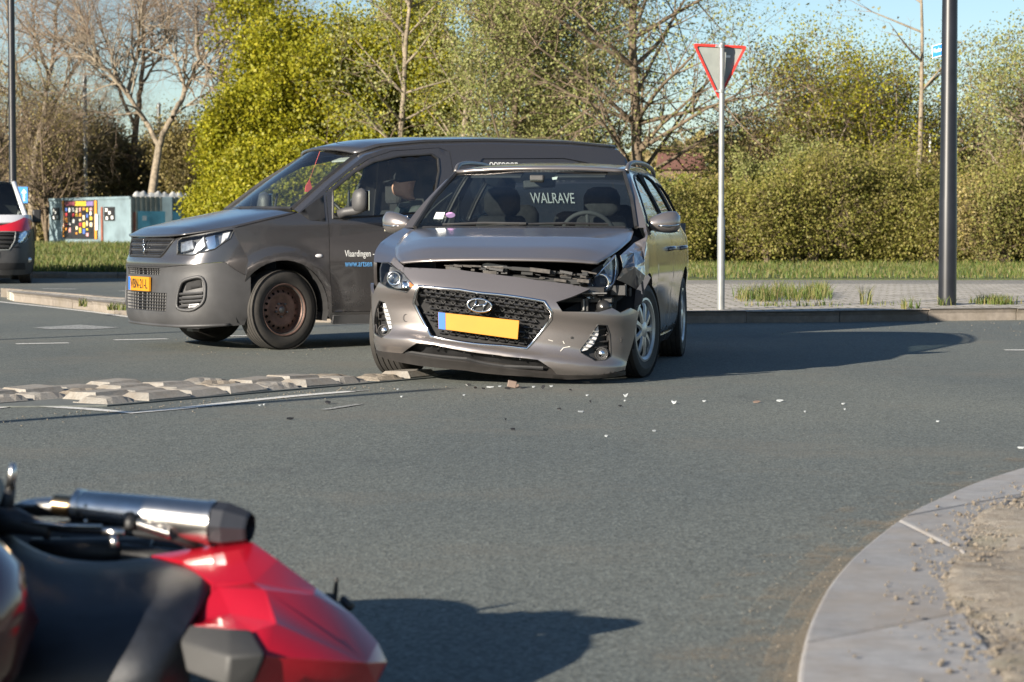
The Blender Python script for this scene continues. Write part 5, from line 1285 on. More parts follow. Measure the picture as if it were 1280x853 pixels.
rC = [(0, .66, 1.655), (0, .95, 1.725), (0, 1.4, 1.763), (0, 2.0, 1.777), (0, 2.8, 1.772), (0, 3.36, 1.735)]
rM = [(p[0] * .6, p[1] * .4 + c[1] * .6, p[2] * .28 + c[2] * .72) for p, c in zip(rE, rC)]
rf = grid_loft('roof', [bil(rE, -1), bil(rM, -1), bil(rC, 1), bil(rM, 1), bil(rE, 1)], M_VAN, van, 24, 17)
md = rf.modifiers.new('s', 'SOLIDIFY'); md.thickness = .02; md.offset = -1
vtop = [(.15, 1.118), (.47, 1.37), (.80, 1.595), (1.0, 1.655), (1.4, 1.695), (2.0, 1.712), (2.8, 1.708), (3.26, 1.682)]
W_ = VR.inv
vwin = W_([v5(*p) for p in ((622, 312), (740, 213), (850, 150), (1000, 116), (1185, 104), (1222, 130), (1228, 200), (1205, 330), (1150, 435), (870, 458), (622, 472))])
ywin1 = max(u for u, v in vwin); 
vwin = [p for p in vwin if True]
tri = W_([v5(*p) for p in ((432, 440), (565, 338), (580, 490), (490, 482))])
door = [(.43, .30), (.405, .75), (.405, 1.10)] + W_([v5(580, 320), v5(700, 215), v5(830, 128), v5(960, 85)]) + [(1.50, 1.672), (1.60, 1.64), (1.62, 1.0), (1.60, .30)]
def archv(c, r, z0):
    a0 = math.pi + math.asin((.33 - z0) / r); a1 = -math.asin((.33 - z0) / r); return [(c + r * math.cos(a), .33 + r * math.sin(a)) for a in np.linspace(a0, a1, 24)]
for sg, S in ((1, VR), (-1, VL)):
    inn = bil(wE + rE[1:], sg)
    grid_loft('pillar', [S.path(resample(vtop, .06, False)), inn], M_VAN, van, 44, 3)
    grid_loft('wing_top', [S.path(resample([(-.42, .985), (-.12, 1.045), (.15, 1.118)], .05, False)), bil(vE[2:], sg)], M_VAN, van, 16, 3)
    out_ = [(-.30, .74)] + archv(0, .40, .27)[5:] + [(.46, .21), (2.3, .21)] + archv(2.785, .40, .27) + [(3.3, .30), (3.5, .36), (3.5, 1.0), (3.42, 1.4), (3.32, 1.62)] + vtop[::-1] + [(-.12, 1.045), (-.42, .985)]
    panel = [(1.80, 1.12), (1.82, 1.50), (1.90, 1.585), (2.7, 1.60), (2.95, 1.56), (3.15, 1.40), (3.2, 1.12)]
    S.trim('body_side', M_VAN, van, out_, [door, panel], res=.045, thick=.02)
    S.trim('side_panel', M_VAN, van, g_(panel, .004), res=.06, off=-.010, thick=.0)
    do = S.trim('door', M_VAN, van, g_(door, .005), [vwin], res=.04, thick=.02)
    S.trim('corner_trim', M_BLK, van, tri, res=.04, off=.003, thick=.004)
    S.trim('side_window', M_VGL, do, vwin, res=.06, off=-.008, thick=0)
    MB().tube(S.path(resample(vwin, .05), .0), .010, 5, closed=True).build('window_seal', M_BLK, do)
    S.trim('sill', M_VPL, van, [(.44, .205), (2.32, .205), (2.32, .275), (.44, .275)], res=.08, off=.012, thick=.03)
    # protective strip on the door
    S.trim('door_moulding', M_VPL, do, [(.86, .50), (.80, .46), (.80, .42), (1.55, .38), (1.55, .56), (1.1, .56)], res=.04, off=.014, thick=.016)
    MB().tube(S.path([(.60, .885), (.48 + .2, .89)], .004), .010, 6).build('handle_shadow', M_BLK, do) if False else None
    for cy in (0, 2.785):
        rr = [[Vector((sg * xx, cy + .405 * math.cos(a), .33 + .405 * math.sin(a))) for a in np.linspace(-.25, math.pi + .25, 20)] for xx in (.48, .895)]
        MB().loftr(rr).build('wheel_liner', M_DARK, van)
    # side repeater
    p = S.path(W_([v6(662, 122)]), .004)[0]; MB().ball(p, .03, (.25, 1.1, .5), 12, 7).build('side_repeater', M_LED, van, True)
    # mirror
    x0 = 1.06; rings = []
    for t in np.linspace(-1, 1, 11):
        k = max(.0, 1 - abs(t)**3.2)**.5
        rings.append([Vector((sg * (x0 + .085 * k * math.cos(a) + .01 * t), .63 + .062 * k * math.sin(a) * (1.2 if math.sin(a) < 0 else .6), 1.215 + .105 * t)) for a in np.linspace(0, 6.283, 18, endpoint=False)])
    mo = MB().loftr(rings, closed=True, cap=True).build('wing_mirror', M_VPL, van, True)
    MB().tube([Vector((sg * p[0], p[1], p[2])) for p in ((.905, .50, 1.105), (.95, .54, 1.125), (1.02, .60, 1.135), (1.08, .63, 1.15))], [.034, .034, .036, .03], 10, flat=1.1).build('mirror_arm', M_VPL, mo, True)
    MB().box((sg * 1.06, .672, 1.215), (.135, .012, .17)).build('mirror_glass', M_CHROME, mo, bevel=.01)
    wheel(van, (sg * .79, 0, .326), sg, .326, .205, .203, R(14), lambda e, rim, h: van_rim(e, rim, h)) if False else None
# rear closing panel
grid_loft('rear_doors', [[Vector((-.86, 3.49, z)) for z in (.35, 1.0)] + [Vector((-.66, 3.32, 1.66))], [Vector((0, 3.56, z)) for z in (.35, 1.0)] + [Vector((0, 3.37, 1.73))], [Vector((.86, 3.49, z)) for z in (.35, 1.0)] + [Vector((.66, 3.32, 1.66))]], M_VAN, van, 12, 9)
for sg, S in ((1, VR), (-1, VL)): grid_loft('tail_pillar', [S.path([(3.26, 1.682), (3.32, 1.62), (3.42, 1.4), (3.5, 1.0), (3.5, .36)]), [Vector((sg * .64, 3.28, 1.70)), Vector((sg * .66, 3.32, 1.66)), Vector((sg * .80, 3.46, 1.2)), Vector((sg * .86, 3.49, 1.0)), Vector((sg * .86, 3.49, .35))]], M_VAN, van, 12, 3)
def van_rim(e, rim, h):
    def rp(u, v):
        r = np.sqrt(u * u + v * v)
        x = np.interp(r, [0, .03, .045, .055, .075, .12, .135, .165, .185, .197], [h * .62, h * .62, h * .58, h * .46, h * .47, h * .56, h * .57, h * .42, h * .30, h * .34]); return np.stack([x, u, v], -1)
    S = Surf(rp, (-.2, .2, -.2, .2), Matrix.Identity(4), n=8)
    hs = [circ((.152 * math.cos(a), .152 * math.sin(a)), .0125, 10) for a in np.arange(18) * 2 * math.pi / 18]
    hs += [circ((.05 * math.cos(a), .05 * math.sin(a)), .008, 7) for a in np.arange(5) * 2 * math.pi / 5 + .3]
    S.trim('rim', M_STEEL, e, circ((0, 0), .196, 64), hs, res=.012, thick=.006)
    MB().lathe([(.190, h * .30), (.197, h * .55), (.207, h * .86), (.214, h * .93), (.216, h * .98), (.206, h * .97), (.196, h * .80)], 'X', 48).build('rim_flange', M_STEEL, e, True)
    b = MB()
    for a in np.arange(5) * 2 * math.pi / 5 + .9: b.lathe([(.001, h * .72), (.008, h * .70), (.009, h * .5)], 'X', 8, (0, .057 * math.cos(a), .057 * math.sin(a)))
    b.lathe([(.001, h * .70), (.02, h * .69), (.028, h * .62), (.03, h * .5)], 'X', 16)
    b.build('wheel_bolts', M_METAL, e, True)
    MB().lathe([(.001, h * .15), (.198, h * .15)], 'X', 32).build('brake_drum', M_DARK, e)
for sg in (1, -1):
    wheel(van, (sg * .79, 0, .326), sg, .326, .205, .203, R(14), van_rim); wheel(van, (sg * .79, 2.785, .326), sg, .326, .205, .203, 0, van_rim)
MB().box((0, 1.5, .27), (1.5, 3.6, .06)).build('underbody', M_DARK, van)
MB().box((0, -.15, .36), (.9, .8, .24)).build('subframe', M_DARK, van)
MB().box((.30, -.55, .185), (.14, .06, .09)).build('tow_plate', M_METAL, van, bevel=.006); MB().box((-.32, -.62, .19), (.16, .05, .06)).build('air_guide', M_BLK, van, bevel=.006)
# antenna
an = [LV(414.5, 187, 0, 0.02), LV(421, 178, 0, .0), LV(434, 160, 0, -.02)]
ao = MB().tube(an, [.005, .004, .003], 6).build('antenna', M_BLK, van); MB().tube([an[0] + Vector((0, .05, -.012)), an[0] + Vector((0, -.02, .0)), an[0] + Vector((0, -.05, -.015))], [.025, .03, .012], 8, flat=.6).build('antenna_base', M_BLK, ao, True)
# lettering on the flank
def side_text(name, body, px, py, size, mat, rot=0, sx=1.0, off=.003):
    u, v = W_([(px, py)])[0]; p = VR.path([(u, v)], off)[0]
    e = 1e-3; a = Vector(VR.pt(u + e, v)) - Vector(VR.pt(u - e, v)); b = Vector(VR.pt(u, v + e)) - Vector(VR.pt(u, v - e)); a.normalize(); n = a.cross(b).normalized(); b = n.cross(a)
    M = Matrix(((a.x, b.x, n.x, p.x), (a.y, b.y, n.y, p.y), (a.z, b.z, n.z, p.z), (0, 0, 0, 1)))
    return text_mesh(name, body, size, mat, van, M, sx=sx)
side_text('lettering', 'Vlaardingen - (', 431, 321, .076, M_TXTW, sx=.66)
side_text('lettering', 'www.artsen', 431, 333.5, .076, M_TXTB, sx=.66)
side_text('lettering', 'WALRAVE', 664, 254, .135, M_TXTW, sx=.70, off=.0)
side_text('lettering', 'oorooon', 612, 208.5, .09, M_TXTW, sx=.86, off=.0)
# cab interior
grid_loft('dashboard', [[Vector((x, y, z)) for y, z in ((.05, 1.10), (.30, 1.12), (.55, 1.06), (.62, .95), (.62, .5))] for x in (-.78, 0, .78)], M_DARK, van, 12, 5)
MB().box((0, 1.72, .98), (1.45, .03, 1.2)).build('bulkhead', M_DARK, van)
def vseat(x):
    rings = []
    for z, yy, th, ww in ((.50, 1.42, .16, .48), (.75, 1.48, .16, .48), (1.0, 1.54, .14, .46), (1.15, 1.58, .09, .34)):
        rings.append([Vector((x + ww / 2 * math.copysign(abs(math.cos(a))**.5, math.cos(a)), yy + th / 2 * math.copysign(abs(math.sin(a))**.7, math.sin(a)), z)) for a in np.linspace(0, 6.283, 16, endpoint=False)])
    s_ = MB().loftr(rings, closed=True, cap=True).build('seat', M_SEAT, van, True)
    MB().box((x, 1.20, .58), (.48, .5, .16)).build('seat_cushion', M_SEAT, s_, bevel=.04)
    MB().box((x, 1.60, 1.30), (.25, .09, .19)).build('headrest', M_SEAT, s_, bevel=.035)
vseat(.40); vseat(-.40)
wc = Vector((.40, .72, 1.06)); Mw = Matrix.Rotation(R(-58), 3, 'X')
b = MB().tube([wc + Mw @ Vector((.185 * math.cos(a), .185 * math.sin(a), 0)) for a in np.linspace(0, 6.283, 28, endpoint=False)], .016, 7, closed=True).ball(wc, .06, (1, 1, .6))
b.tube([wc + Mw @ Vector((-.18, 0, 0)), wc + Mw @ Vector((.18, 0, 0))], .014, 6); b.build('steering_wheel', M_BLK, van, True)
MB().box((.30, .86, 1.585), (.42, .16, .014), Matrix.Rotation(R(20), 4, 'X')).build('sun_visor', plain('visor_pale', (.38, .40, .38), .8), van, bevel=.004)
MB().tube([Vector((.74, 1.62, .95)), Vector((.70, 1.635, 1.3)), Vector((.62, 1.62, 1.60))], .03, 6).build('pillar_trim', plain('trim_pale', (.30, .33, .29), .8), van)
for sg in (-1, 1):
    MB().tube([Vector((sg * .83, .62, 1.10)), Vector((sg * .79, .64, 1.30))], .012, 6).build('quarter_divider', M_BLK, van)
# ------------------------------------------------- driver
M_SKIN = plain('skin', (0.50, 0.27, 0.19), 0.55, var=0.12, scale=25)
M_JKT = plain('jacket_dark', (0.030, 0.038, 0.036), 0.75, var=0.35, scale=14, bmp=0.4, bscale=30)
M_CAP = plain('cap_black', (0.008, 0.009, 0.012), 0.85, var=0.2)
M_TROU = plain('trousers', (0.02, 0.022, 0.03), 0.85, var=0.2)
dl = Vector((.40, 1.30, .66))
drv = empty('person', MV @ dl, -TV, 'person in a dark jacket and black cap sitting at the wheel of the dark van', 'person')
def skin_fig(name, joints, bones, mat, parent, sub=2):
    V = [Vector(j[0]) for j in joints]
    me = bpy.data.meshes.new(name); me.from_pydata(V, bones, []); me.materials.append(mat)
    o = bpy.data.objects.new(name, me); COL.objects.link(o); o.parent = parent
    bm = bmesh.new(); bm.from_mesh(me); lay = bm.verts.layers.skin.verify()
    bm.verts.ensure_lookup_table()
    for i, j in enumerate(joints): bm.verts[i][lay].radius = j[1] if isinstance(j[1], tuple) else (j[1], j[1]); bm.verts[i][lay].use_root = (i == 0)
    bm.to_mesh(me); bm.free()
    sk = o.modifiers.new('skin', 'SKIN'); sk.use_smooth_shade = True; sb = o.modifiers.new('sub', 'SUBSURF'); sb.levels = sub; sb.render_levels = sub
    return o
# body: pelvis at the seat, forward is -y, left arm at the door (+x)
J = [((0, 0, .04), (.17, .14)), ((0, .04, .22), (.165, .13)), ((0, .09, .40), (.185, .13)), ((0, .10, .50), (.14, .10)), ((0, .085, .56), (.065, .065)),
     ((.19, .10, .47), .075), ((.25, .0, .27), .06), ((.20, -.22, .24), .05), ((.10, -.42, .36), .04),
     ((-.19, .10, .47), .075), ((-.25, .0, .27), .06), ((-.20, -.22, .24), .05), ((-.10, -.42, .36), .04),
     ((.10, -.10, .03), .095), ((.13, -.45, .06), .075), ((.12, -.60, -.26), .05), ((-.10, -.10, .03), .095), ((-.13, -.45, .06), .075), ((-.12, -.60, -.26), .05)]
B = [(0, 1), (1, 2), (2, 3), (3, 4), (2, 5), (5, 6), (6, 7), (7, 8), (2, 9), (9, 10), (10, 11), (11, 12), (0, 13), (13, 14), (14, 15), (0, 16), (16, 17), (17, 18)]
body = skin_fig('body', J, B, M_JKT, drv)
# head as one sculpted surface (profile rings), facing -y
hc = Vector((0, .03, .70)); rings = []
for z, cy, ry, rx in ((-.135, .06, .050, .050), (-.105, .035, .062, .055), (-.095, .0, .078, .058), (-.07, -.012, .090, .066), (-.04, -.012, .093, .070), (-.01, -.008, .095, .073), (.02, .0, .097, .075), (.05, .005, .100, .077), (.085, .010, .095, .073), (.11, .012, .075, .058), (.125, .015, .04, .03)):
    ring = []
    for a in np.linspace(0, 6.283, 28, endpoint=False):
        x, y = rx * math.cos(a), cy + ry * math.sin(a)
        fr_ = max(0, -math.sin(a))**14
        if -.045 < z < .035: y -= fr_ * (.026 if z < .0 else .012) * (1 - abs(z + .02) / .06)      # nose
        if -.105 < z < -.08: y -= fr_ * .010                                                            # chin
        if -.08 < z < -.06: y -= fr_ * .006                                                             # lips
        if .01 < z < .04: y += max(0, -math.sin(a))**6 * .008 * (1 - fr_)                                   # eye sockets
        ring.append(hc + Vector((x, y, z)))
    rings.append(ring)
head = MB().loftr(rings, closed=True, cap=True).build('head', M_SKIN, drv, True)
head.modifiers.new('sub', 'SUBSURF').render_levels = 1
for sg in (-1, 1):
    MB().ball(hc + Vector((sg * .076, .012, -.012)), .03, (.3, .65, 1.05), 10, 7).build('ear', M_SKIN, head, True)
    MB().ball(hc + Vector((sg * .032, -.078, .022)), .011, (1, .6, .7), 10, 6).build('eye', M_PAPER, head, True)
MB().tube([hc + Vector((-.022, -.098, -.068)), hc + Vector((0, -.104, -.066)), hc + Vector((.022, -.098, -.068))], .004, 6).build('mouth', plain('lips', (.36, .15, .12), .5), head, True)
rings = []
for z, k in ((.03, 1.05), (.05, 1.10), (.09, 1.08), (.12, .92), (.14, .60), (.146, .1)):
    rings.append([hc + Vector((.077 * k * math.cos(a), .012 + .101 * k * math.sin(a), z + .012 * math.sin(a) * 1.2)) for a in np.linspace(0, 6.283, 22, endpoint=False)])
cap = MB().loftr(rings, closed=True, cap=True).build('cap', M_CAP, drv, True)
pk = [[hc + Vector((x, -.085 - dy, .042 - dz - .35 * x * x)) for x in np.linspace(-.07, .07, 9)] for dy, dz in ((0, 0), (.05, .008), (.085, .02))]
po_ = MB().loftr(pk).build('cap_peak', M_CAP, cap, True); po_.modifiers.new('s', 'SOLIDIFY').thickness = .006
# hands on the wheel, five fingers each
def hand(p, sg):
    q = Vector(p); J = [(q, .028), (q + Vector((-sg * .02, -.05, .03)), (.036, .02)), (q + Vector((-sg * .03, -.085, .045)), (.034, .018))]
    B = [(0, 1), (1, 2)]
    for k in range(4):
        b0 = q + Vector((-sg * .03 + (k - 1.5) * .018 * sg, -.09, .046 - .004 * abs(k - 1.5))); n = len(J)
        L = (.028, .032, .03, .024)[k]
        J += [(b0, .010), (b0 + Vector((0, -L, -.006)), .009), (b0 + Vector((0, -L * 1.2, -.03)), .0085), (b0 + Vector((0, -L * .6, -.045)), .008)]; B += [(2, n), (n, n + 1), (n + 1, n + 2), (n + 2, n + 3)]
    n = len(J); J += [(q + Vector((-sg * .055, -.05, .03)), .011), (q + Vector((-sg * .07, -.075, .02)), .010), (q + Vector((-sg * .07, -.095, .005)), .009)]; B += [(1, n), (n, n + 1), (n + 1, n + 2)]
    skin_fig('hand', J, B, M_SKIN, drv, 1)
hand((.10, -.42, .36), 1); hand((-.10, -.42, .36), -1)
# collar
MB().tube([Vector((.085 * math.cos(a), .085 + .085 * math.sin(a), .535 + .015 * math.sin(a))) for a in np.linspace(0, 6.283, 20, endpoint=False)], .024, 7, closed=True).build('collar', M_JKT, drv, True)
# red pennant hanging behind the windscreen
rp0 = LV(387, 226, 0, .30); pen = MB(); 
pp = [LV(386.5, 225, 0, .30), LV(390, 237, 0, .30), LV(386, 240.5, 0, .30), LV(381, 240, 0, .30), LV(381.5, 233, 0, .30)]
pc = sum(pp, Vector()) / 5
pe = MB().prism([p - pc for p in pp], (.012, 0, 0)).tube([pp[0] - pc + Vector((.006, 0, 0)), Vector((pp[0].x, pp[0].y + .10, 1.64)) - pc], .0015, 4).build('pennant', plain('pennant_red', (.55, .08, .07), .7), None)
pe.location = MV @ pc; pe.rotation_euler = (0, 0, -TV); tag(pe, 'small red pennant hanging inside the windscreen of the dark van', 'pennant')
# ================================================= fallen motorcycle in the foreground
M_RED = plain('bike_red', (0.27, 0.003, 0.012), 0.32, 0.0, var=0.06, coat=0.6, spec=0.5)
M_SEATB = plain('bike_seat_vinyl', (0.010, 0.012, 0.017), 0.42, var=0.25, scale=30, bmp=0.25, bscale=400)
M_STL = plain('brushed_steel', (0.62, 0.60, 0.57), 0.26, 1.0, var=0.12, scale=30)
M_STLT = plain('heat_tinted_steel', (0.42, 0.30, 0.17), 0.25, 1.0, var=0.25, scale=20)
M_CARB = plain('dark_end_cap', (0.03, 0.032, 0.038), 0.22, 0.3, var=0.2)
M_GREY = plain('grey_pad', (0.036, 0.036, 0.036), 0.6, var=0.15, bmp=0.1, bscale=200)
M_TANK = paint('bike_tank_maroon', (0.05, 0.008, 0.012), 0.3, 0.2, 0.0)
M_GOLD = plain('gold_lettering', (0.5, 0.36, 0.05), 0.5, var=0.1)
bike = empty('fallen_motorcycle', (-.95, 4.6, 0), 0, 'red motorcycle lying on its side in the foreground, tail and silencer towards the cars', 'motorcycle')
BO = Vector((-.95, 4.6, 0))
def Q(px, py, Y, zmin=.015):
    p = D(px, py, Y); p.z = max(p.z, zmin); return p - BO
def facet(name, verts, faces, mat, parent, solid=.012, bev=.006, ang=18, sub=0):
    o = MB().add([Q(*v) for v in verts], faces).build(name, mat, parent, True)
    bm = bmesh.new(); bm.from_mesh(o.data); bmesh.ops.recalc_face_normals(bm, faces=bm.faces); bm.to_mesh(o.data); bm.free()
    if solid:
        m = o.modifiers.new('s', 'SOLIDIFY'); m.thickness = solid; m.offset = 0
    if bev:
        m = o.modifiers.new('b', 'BEVEL'); m.width = bev; m.segments = 3; m.limit_method = 'ANGLE'; m.angle_limit = R(8); m.harden_normals = False
    sharp(o, 50)
    return o
TV_ = dict(a0=(187, 697, 4.80), a1=(226, 704, 4.72), a2=(264, 731, 4.60), a3=(286, 682, 4.78), a4=(316, 680, 4.76), a5=(347, 702, 4.7), a6=(395, 738, 4.66), a7=(440, 771, 4.66), a8=(470, 804, 4.64), T=(482, 829, 4.63),
    m1=(299, 690, 4.72), m2=(316, 731, 4.61), m3=(273, 736, 4.60), m4=(331, 740, 4.55), m5=(341, 779, 4.455), m6=(289, 770, 4.53), m7=(244, 780, 4.53), m8=(264, 744, 4.585), m9=(390, 746, 4.615),
    r1=(345, 783, 4.435), r2=(456, 829, 4.555), g2=(314, 791, 4.45), g3=(331, 820, 4.375), g4=(316, 856, 4.39), g1=(239, 784, 4.49), l3=(468, 856, 4.6), l4=(420, 905, 4.62), l5=(316, 900, 4.44), l6=(330, 930, 4.55), l7=(240, 905, 4.52), l8=(236, 862, 4.46))
kk = list(TV_); ix = {k: i for i, k in enumerate(kk)}
fc = ['a0 a1 m1 a3', 'a1 a2 m2 m1', 'a2 m3 m2', 'a3 m1 a4', 'm1 m2 a5 a4', 'm2 m9 a6 a5', 'm3 m4 m2', 'a2 m8 m3', 'm8 m7 m6 m3', 'm3 m6 m5 m4', 'm4 m5 r1', 'm2 m4 m9', 'm4 r1 r2 m9', 'm9 a7 a6', 'm9 r2 a8 a7', 'r2 T a8', 'm7 g1 g2 m6', 'm6 g2 r1 m5', 'r1 g2 g3 r2', 'g3 g4 l3 r2', 'r2 l3 T', 'g4 l5 l4 l3', 'l5 l6 l4', 'g4 l8 l7 l5', 'l7 l6 l5']
tail = facet('tail_fairing', [TV_[k] for k in kk], [tuple(ix[q] for q in f.split()) for f in fc], M_RED, bike, .010, .009)
gp = [(239, 785, 4.475), (289, 790, 4.425), (314, 792, 4.435), (331, 820, 4.360), (316, 854, 4.375), (285, 858, 4.345), (236, 840, 4.40), (227, 805, 4.435), (287, 822, 4.345)]
facet('grey_tail_pad', gp, [(0, 1, 8, 7), (1, 2, 3, 8), (3, 4, 5, 8), (5, 6, 7, 8)], M_GREY, bike, .02, .012)
# seat
def bl(name, rows, mat, nu=30, nv=18, sub=0):
    c = []
    for r_ in rows:
        p = np.array(r_, float); t = np.linspace(0, 1, 24); L = np.linspace(0, 1, len(p)); c.append([Q(*[float(crv(L, p[:, i])(q)) for i in range(3)]) for q in t])
    o = grid_loft(name, c, mat, bike, nu, nv); m = o.modifiers.new('s', 'SOLIDIFY'); m.thickness = .02; m.offset = 0; return o
bl('seat', [[(-120, 610, 4.95), (0, 668, 4.86), (60, 699, 4.80), (130, 708, 4.78), (190, 703, 4.78), (228, 704, 4.78)],
            [(-120, 650, 4.78), (0, 700, 4.70), (60, 722, 4.66), (130, 728, 4.63), (195, 724, 4.62), (264, 731, 4.63)],
            [(-120, 740, 4.55), (0, 770, 4.50), (60, 780, 4.47), (130, 782, 4.45), (195, 776, 4.46), (250, 762, 4.55)],
            [(-120, 850, 4.42), (0, 862, 4.40), (60, 866, 4.38), (130, 862, 4.37), (190, 850, 4.38), (230, 803, 4.46)],
            [(-120, 960, 4.52), (0, 965, 4.50), (60, 965, 4.48), (130, 960, 4.47), (200, 950, 4.48), (238, 880, 4.46)]], M_SEATB)
facet('seat_stripe', [(-20, 655, 4.865), (8, 670, 4.852), (40, 690, 4.815), (54, 699, 4.80), (50, 701, 4.785), (20, 682, 4.83), (-20, 664, 4.855)], [(0, 1, 5, 6), (1, 2, 5), (2, 3, 4, 5)], M_RED, bike, .01, .002)
# rear of the tank
tc = Vector((-1.30, 4.30, .27)) - BO
rings = []
for t in np.linspace(-1, 1, 22):
    k = max(0.0, 1 - abs(t)**2.3)**.5; rings.append([tc + Vector((.42 * t, -.27 * k * math.cos(a), .235 * k * math.sin(a) - .02 * t)) for a in np.linspace(0, 6.283, 28, endpoint=False)])
MB().loftr(rings, closed=True, cap=True).build('fuel_tank', M_TANK, bike, True)
tc2 = Vector((-1.95, 4.30, .28)) - BO; rings = []
for t in np.linspace(-1, 1, 14):
    k = max(0.0, 1 - abs(t)**2.0)**.5; rings.append([tc2 + Vector((.45 * t, -.30 * k * math.cos(a), .26 * k * math.sin(a))) for a in np.linspace(0, 6.283, 22, endpoint=False)])
MB().loftr(rings, closed=True, cap=True).build('front_fairing', M_RED, bike, True)
MB().tube([Vector((-1.75, 4.0, .30)) - BO, Vector((-1.72, 3.92, .55)) - BO, Vector((-1.62, 3.95, .80)) - BO], .017, 10).build('handlebar', M_BLK, bike, True)
MB().ball(Vector((-1.70, 3.85, .78)) - BO, .09, (1.2, .5, .8), 14, 9).build('mirror', M_BLK, bike, True)
fwe = bpy.data.objects.new('front_wheel', None); COL.objects.link(fwe); fwe.parent = bike; fwe.matrix_local = Matrix.Translation(Vector((-1.45, .55, .16))) @ Matrix.Rotation(R(12), 4, 'X') @ Matrix.Rotation(R(85), 4, 'Y')
tyre_mesh(MB(), .30, .12, .215).build('tyre', M_TYRE, fwe, angle=25); MB().lathe([(.03, -.03), (.03, .03), (.215, .045), (.222, .0), (.215, -.045), (.03, -.03)], 'X', 30).build('rim', M_BLK, fwe, angle=30)
MB().tube([Vector((-1.6, 4.4, .3)) - BO, Vector((-2.25, 5.1, .2)) - BO], .03, 8).build('fork', M_STL, bike, True)
MB().box(Vector((-1.35, 4.8, .26)) - BO, (.55, .45, .40)).build('engine', M_BLK, bike, bevel=.06)
# silencer
A, B_ = Q(96, 634, 4.86), Q(268, 654.5, 4.78); ax = (B_ - A).normalized()
def turn(name, prof, mat, base=A, axis=ax, seg=28, par=bike, angle=30, flat=1.0):
    """prof: (distance along axis, radius)"""
    u = axis.orthogonal().normalized(); v = axis.cross(u); b = MB()
    b.loftr([[base + axis * d + (u * math.cos(a) + v * math.sin(a)) * r for a in np.linspace(0, 2 * math.pi, seg, endpoint=False)] for d, r in prof], closed=True, cap=True)
    return b.build(name, mat, par, angle=angle)
LN = (B_ - A).length
sil = turn('silencer', [(.0, .026), (.004, .034), (.012, .0365), (.10, .039), (LN * .6, .0425), (LN, .0455)], M_STL)
turn('silencer_band', [(-.004, .030), (.0, .0385), (.014, .0385), (.016, .034)], M_STL, par=sil); turn('silencer_band', [(LN - .012, .040), (LN - .012, .0475), (LN + .002, .0475), (LN + .002, .04)], M_STL, par=sil)
turn('end_cap', [(LN, .046), (LN + .03, .0465), (LN + .075, .034), (LN + .080, .030), (LN + .06, .026)], M_CARB, par=sil, seg=8, angle=10)
pipe = [Q(-40, 690, 4.98), Q(0, 655, 4.95), Q(30, 637, 4.92), Q(60, 633, 4.89), Q(98, 637, 4.86)]
pp_ = [Vector(p) for p in chaikin([tuple(p) for p in pipe], 2, False)]
MB().tube(pp_, .0205, 14).build('exhaust_pipe', M_STL, bike, True); turn('heat_tint', [(-.05, .0212), (-.045, .0218), (-.012, .0225), (.002, .0245), (.004, .022)], M_STLT, par=bike)
for k, (px, py) in enumerate(((107, 632), (107, 652), (262, 645))):
    MB().ball(Q(px, py, 4.78), .0045, (1, .7, 1), 8, 5).build('rivet', M_STL, sil, True)
MB().prism([Q(200, 624.5, 4.805), Q(255, 630.5, 4.785), Q(255, 633, 4.775), Q(200, 627, 4.795)], (0, .006, .0)).build('silencer_print', M_GOLD, sil)
# hanger, brackets, footpeg, frame tubes
MB().tube([Q(30, 656, 4.82), Q(90, 662, 4.78), Q(150, 664, 4.76), Q(215, 672, 4.77), Q(262, 690, 4.80)], .009, 8).build('subframe_tube', M_BLK, bike, True)
MB().tube([Q(25, 652, 4.80), Q(80, 657, 4.77), Q(128, 658, 4.76)], .006, 8, flat=.6).build('bracket_arm', M_STL, bike, True)
MB().tube([Q(162, 643, 4.77), Q(163, 662, 4.75)], .012, 10).build('hanger_clamp', M_BLK, bike, True)
MB().tube([Q(142, 668, 4.74), Q(143, 686, 4.73)], .009, 10).build('bolt', M_STL, bike, True)
MB().tube([Q(128, 664, 4.745), Q(156, 666, 4.742)], .008, 8).build('clamp_plate', M_STL, bike, True)
sp = []
for i in range(70):
    t = i / 69; a = i * 1.1; c = Q(172, 655, 4.755).lerp(Q(213, 668, 4.76), t); sp.append(c + Vector((0, math.cos(a) * .010, math.sin(a) * .010)))
MB().tube(sp, .0025, 5).build('spring', M_STL, bike, True)
MB().tube([Q(5, 650, 4.86), Q(10, 625, 4.86), Q(13, 612, 4.86)], [.018, .014, .012], 10).build('footpeg_mount', M_BLK, bike, True)
MB().tube([Q(13, 612, 4.86), Q(15.5, 590, 4.86), Q(16, 579, 4.86)], [.011, .010, .006], 10).build('footpeg', M_STL, bike, True)
MB().tube([Q(-20, 650, 4.84), Q(20, 652, 4.82), Q(60, 664, 4.80), Q(58, 674, 4.80)], [.03, .028, .014, .008], 10).build('rear_set', M_BLK, bike, True)
for a, b, r_ in (((40, 690, 4.92), (190, 690, 4.90), .03), ((80, 676, 4.98), (230, 690, 4.92), .022), ((150, 700, 4.86), (300, 715, 4.90), .035), ((200, 700, 4.95), (330, 730, 4.88), .03)):
    MB().tube([Q(*a), Q(*b)], r_, 10).build('under_tray', M_BLK, bike, True)
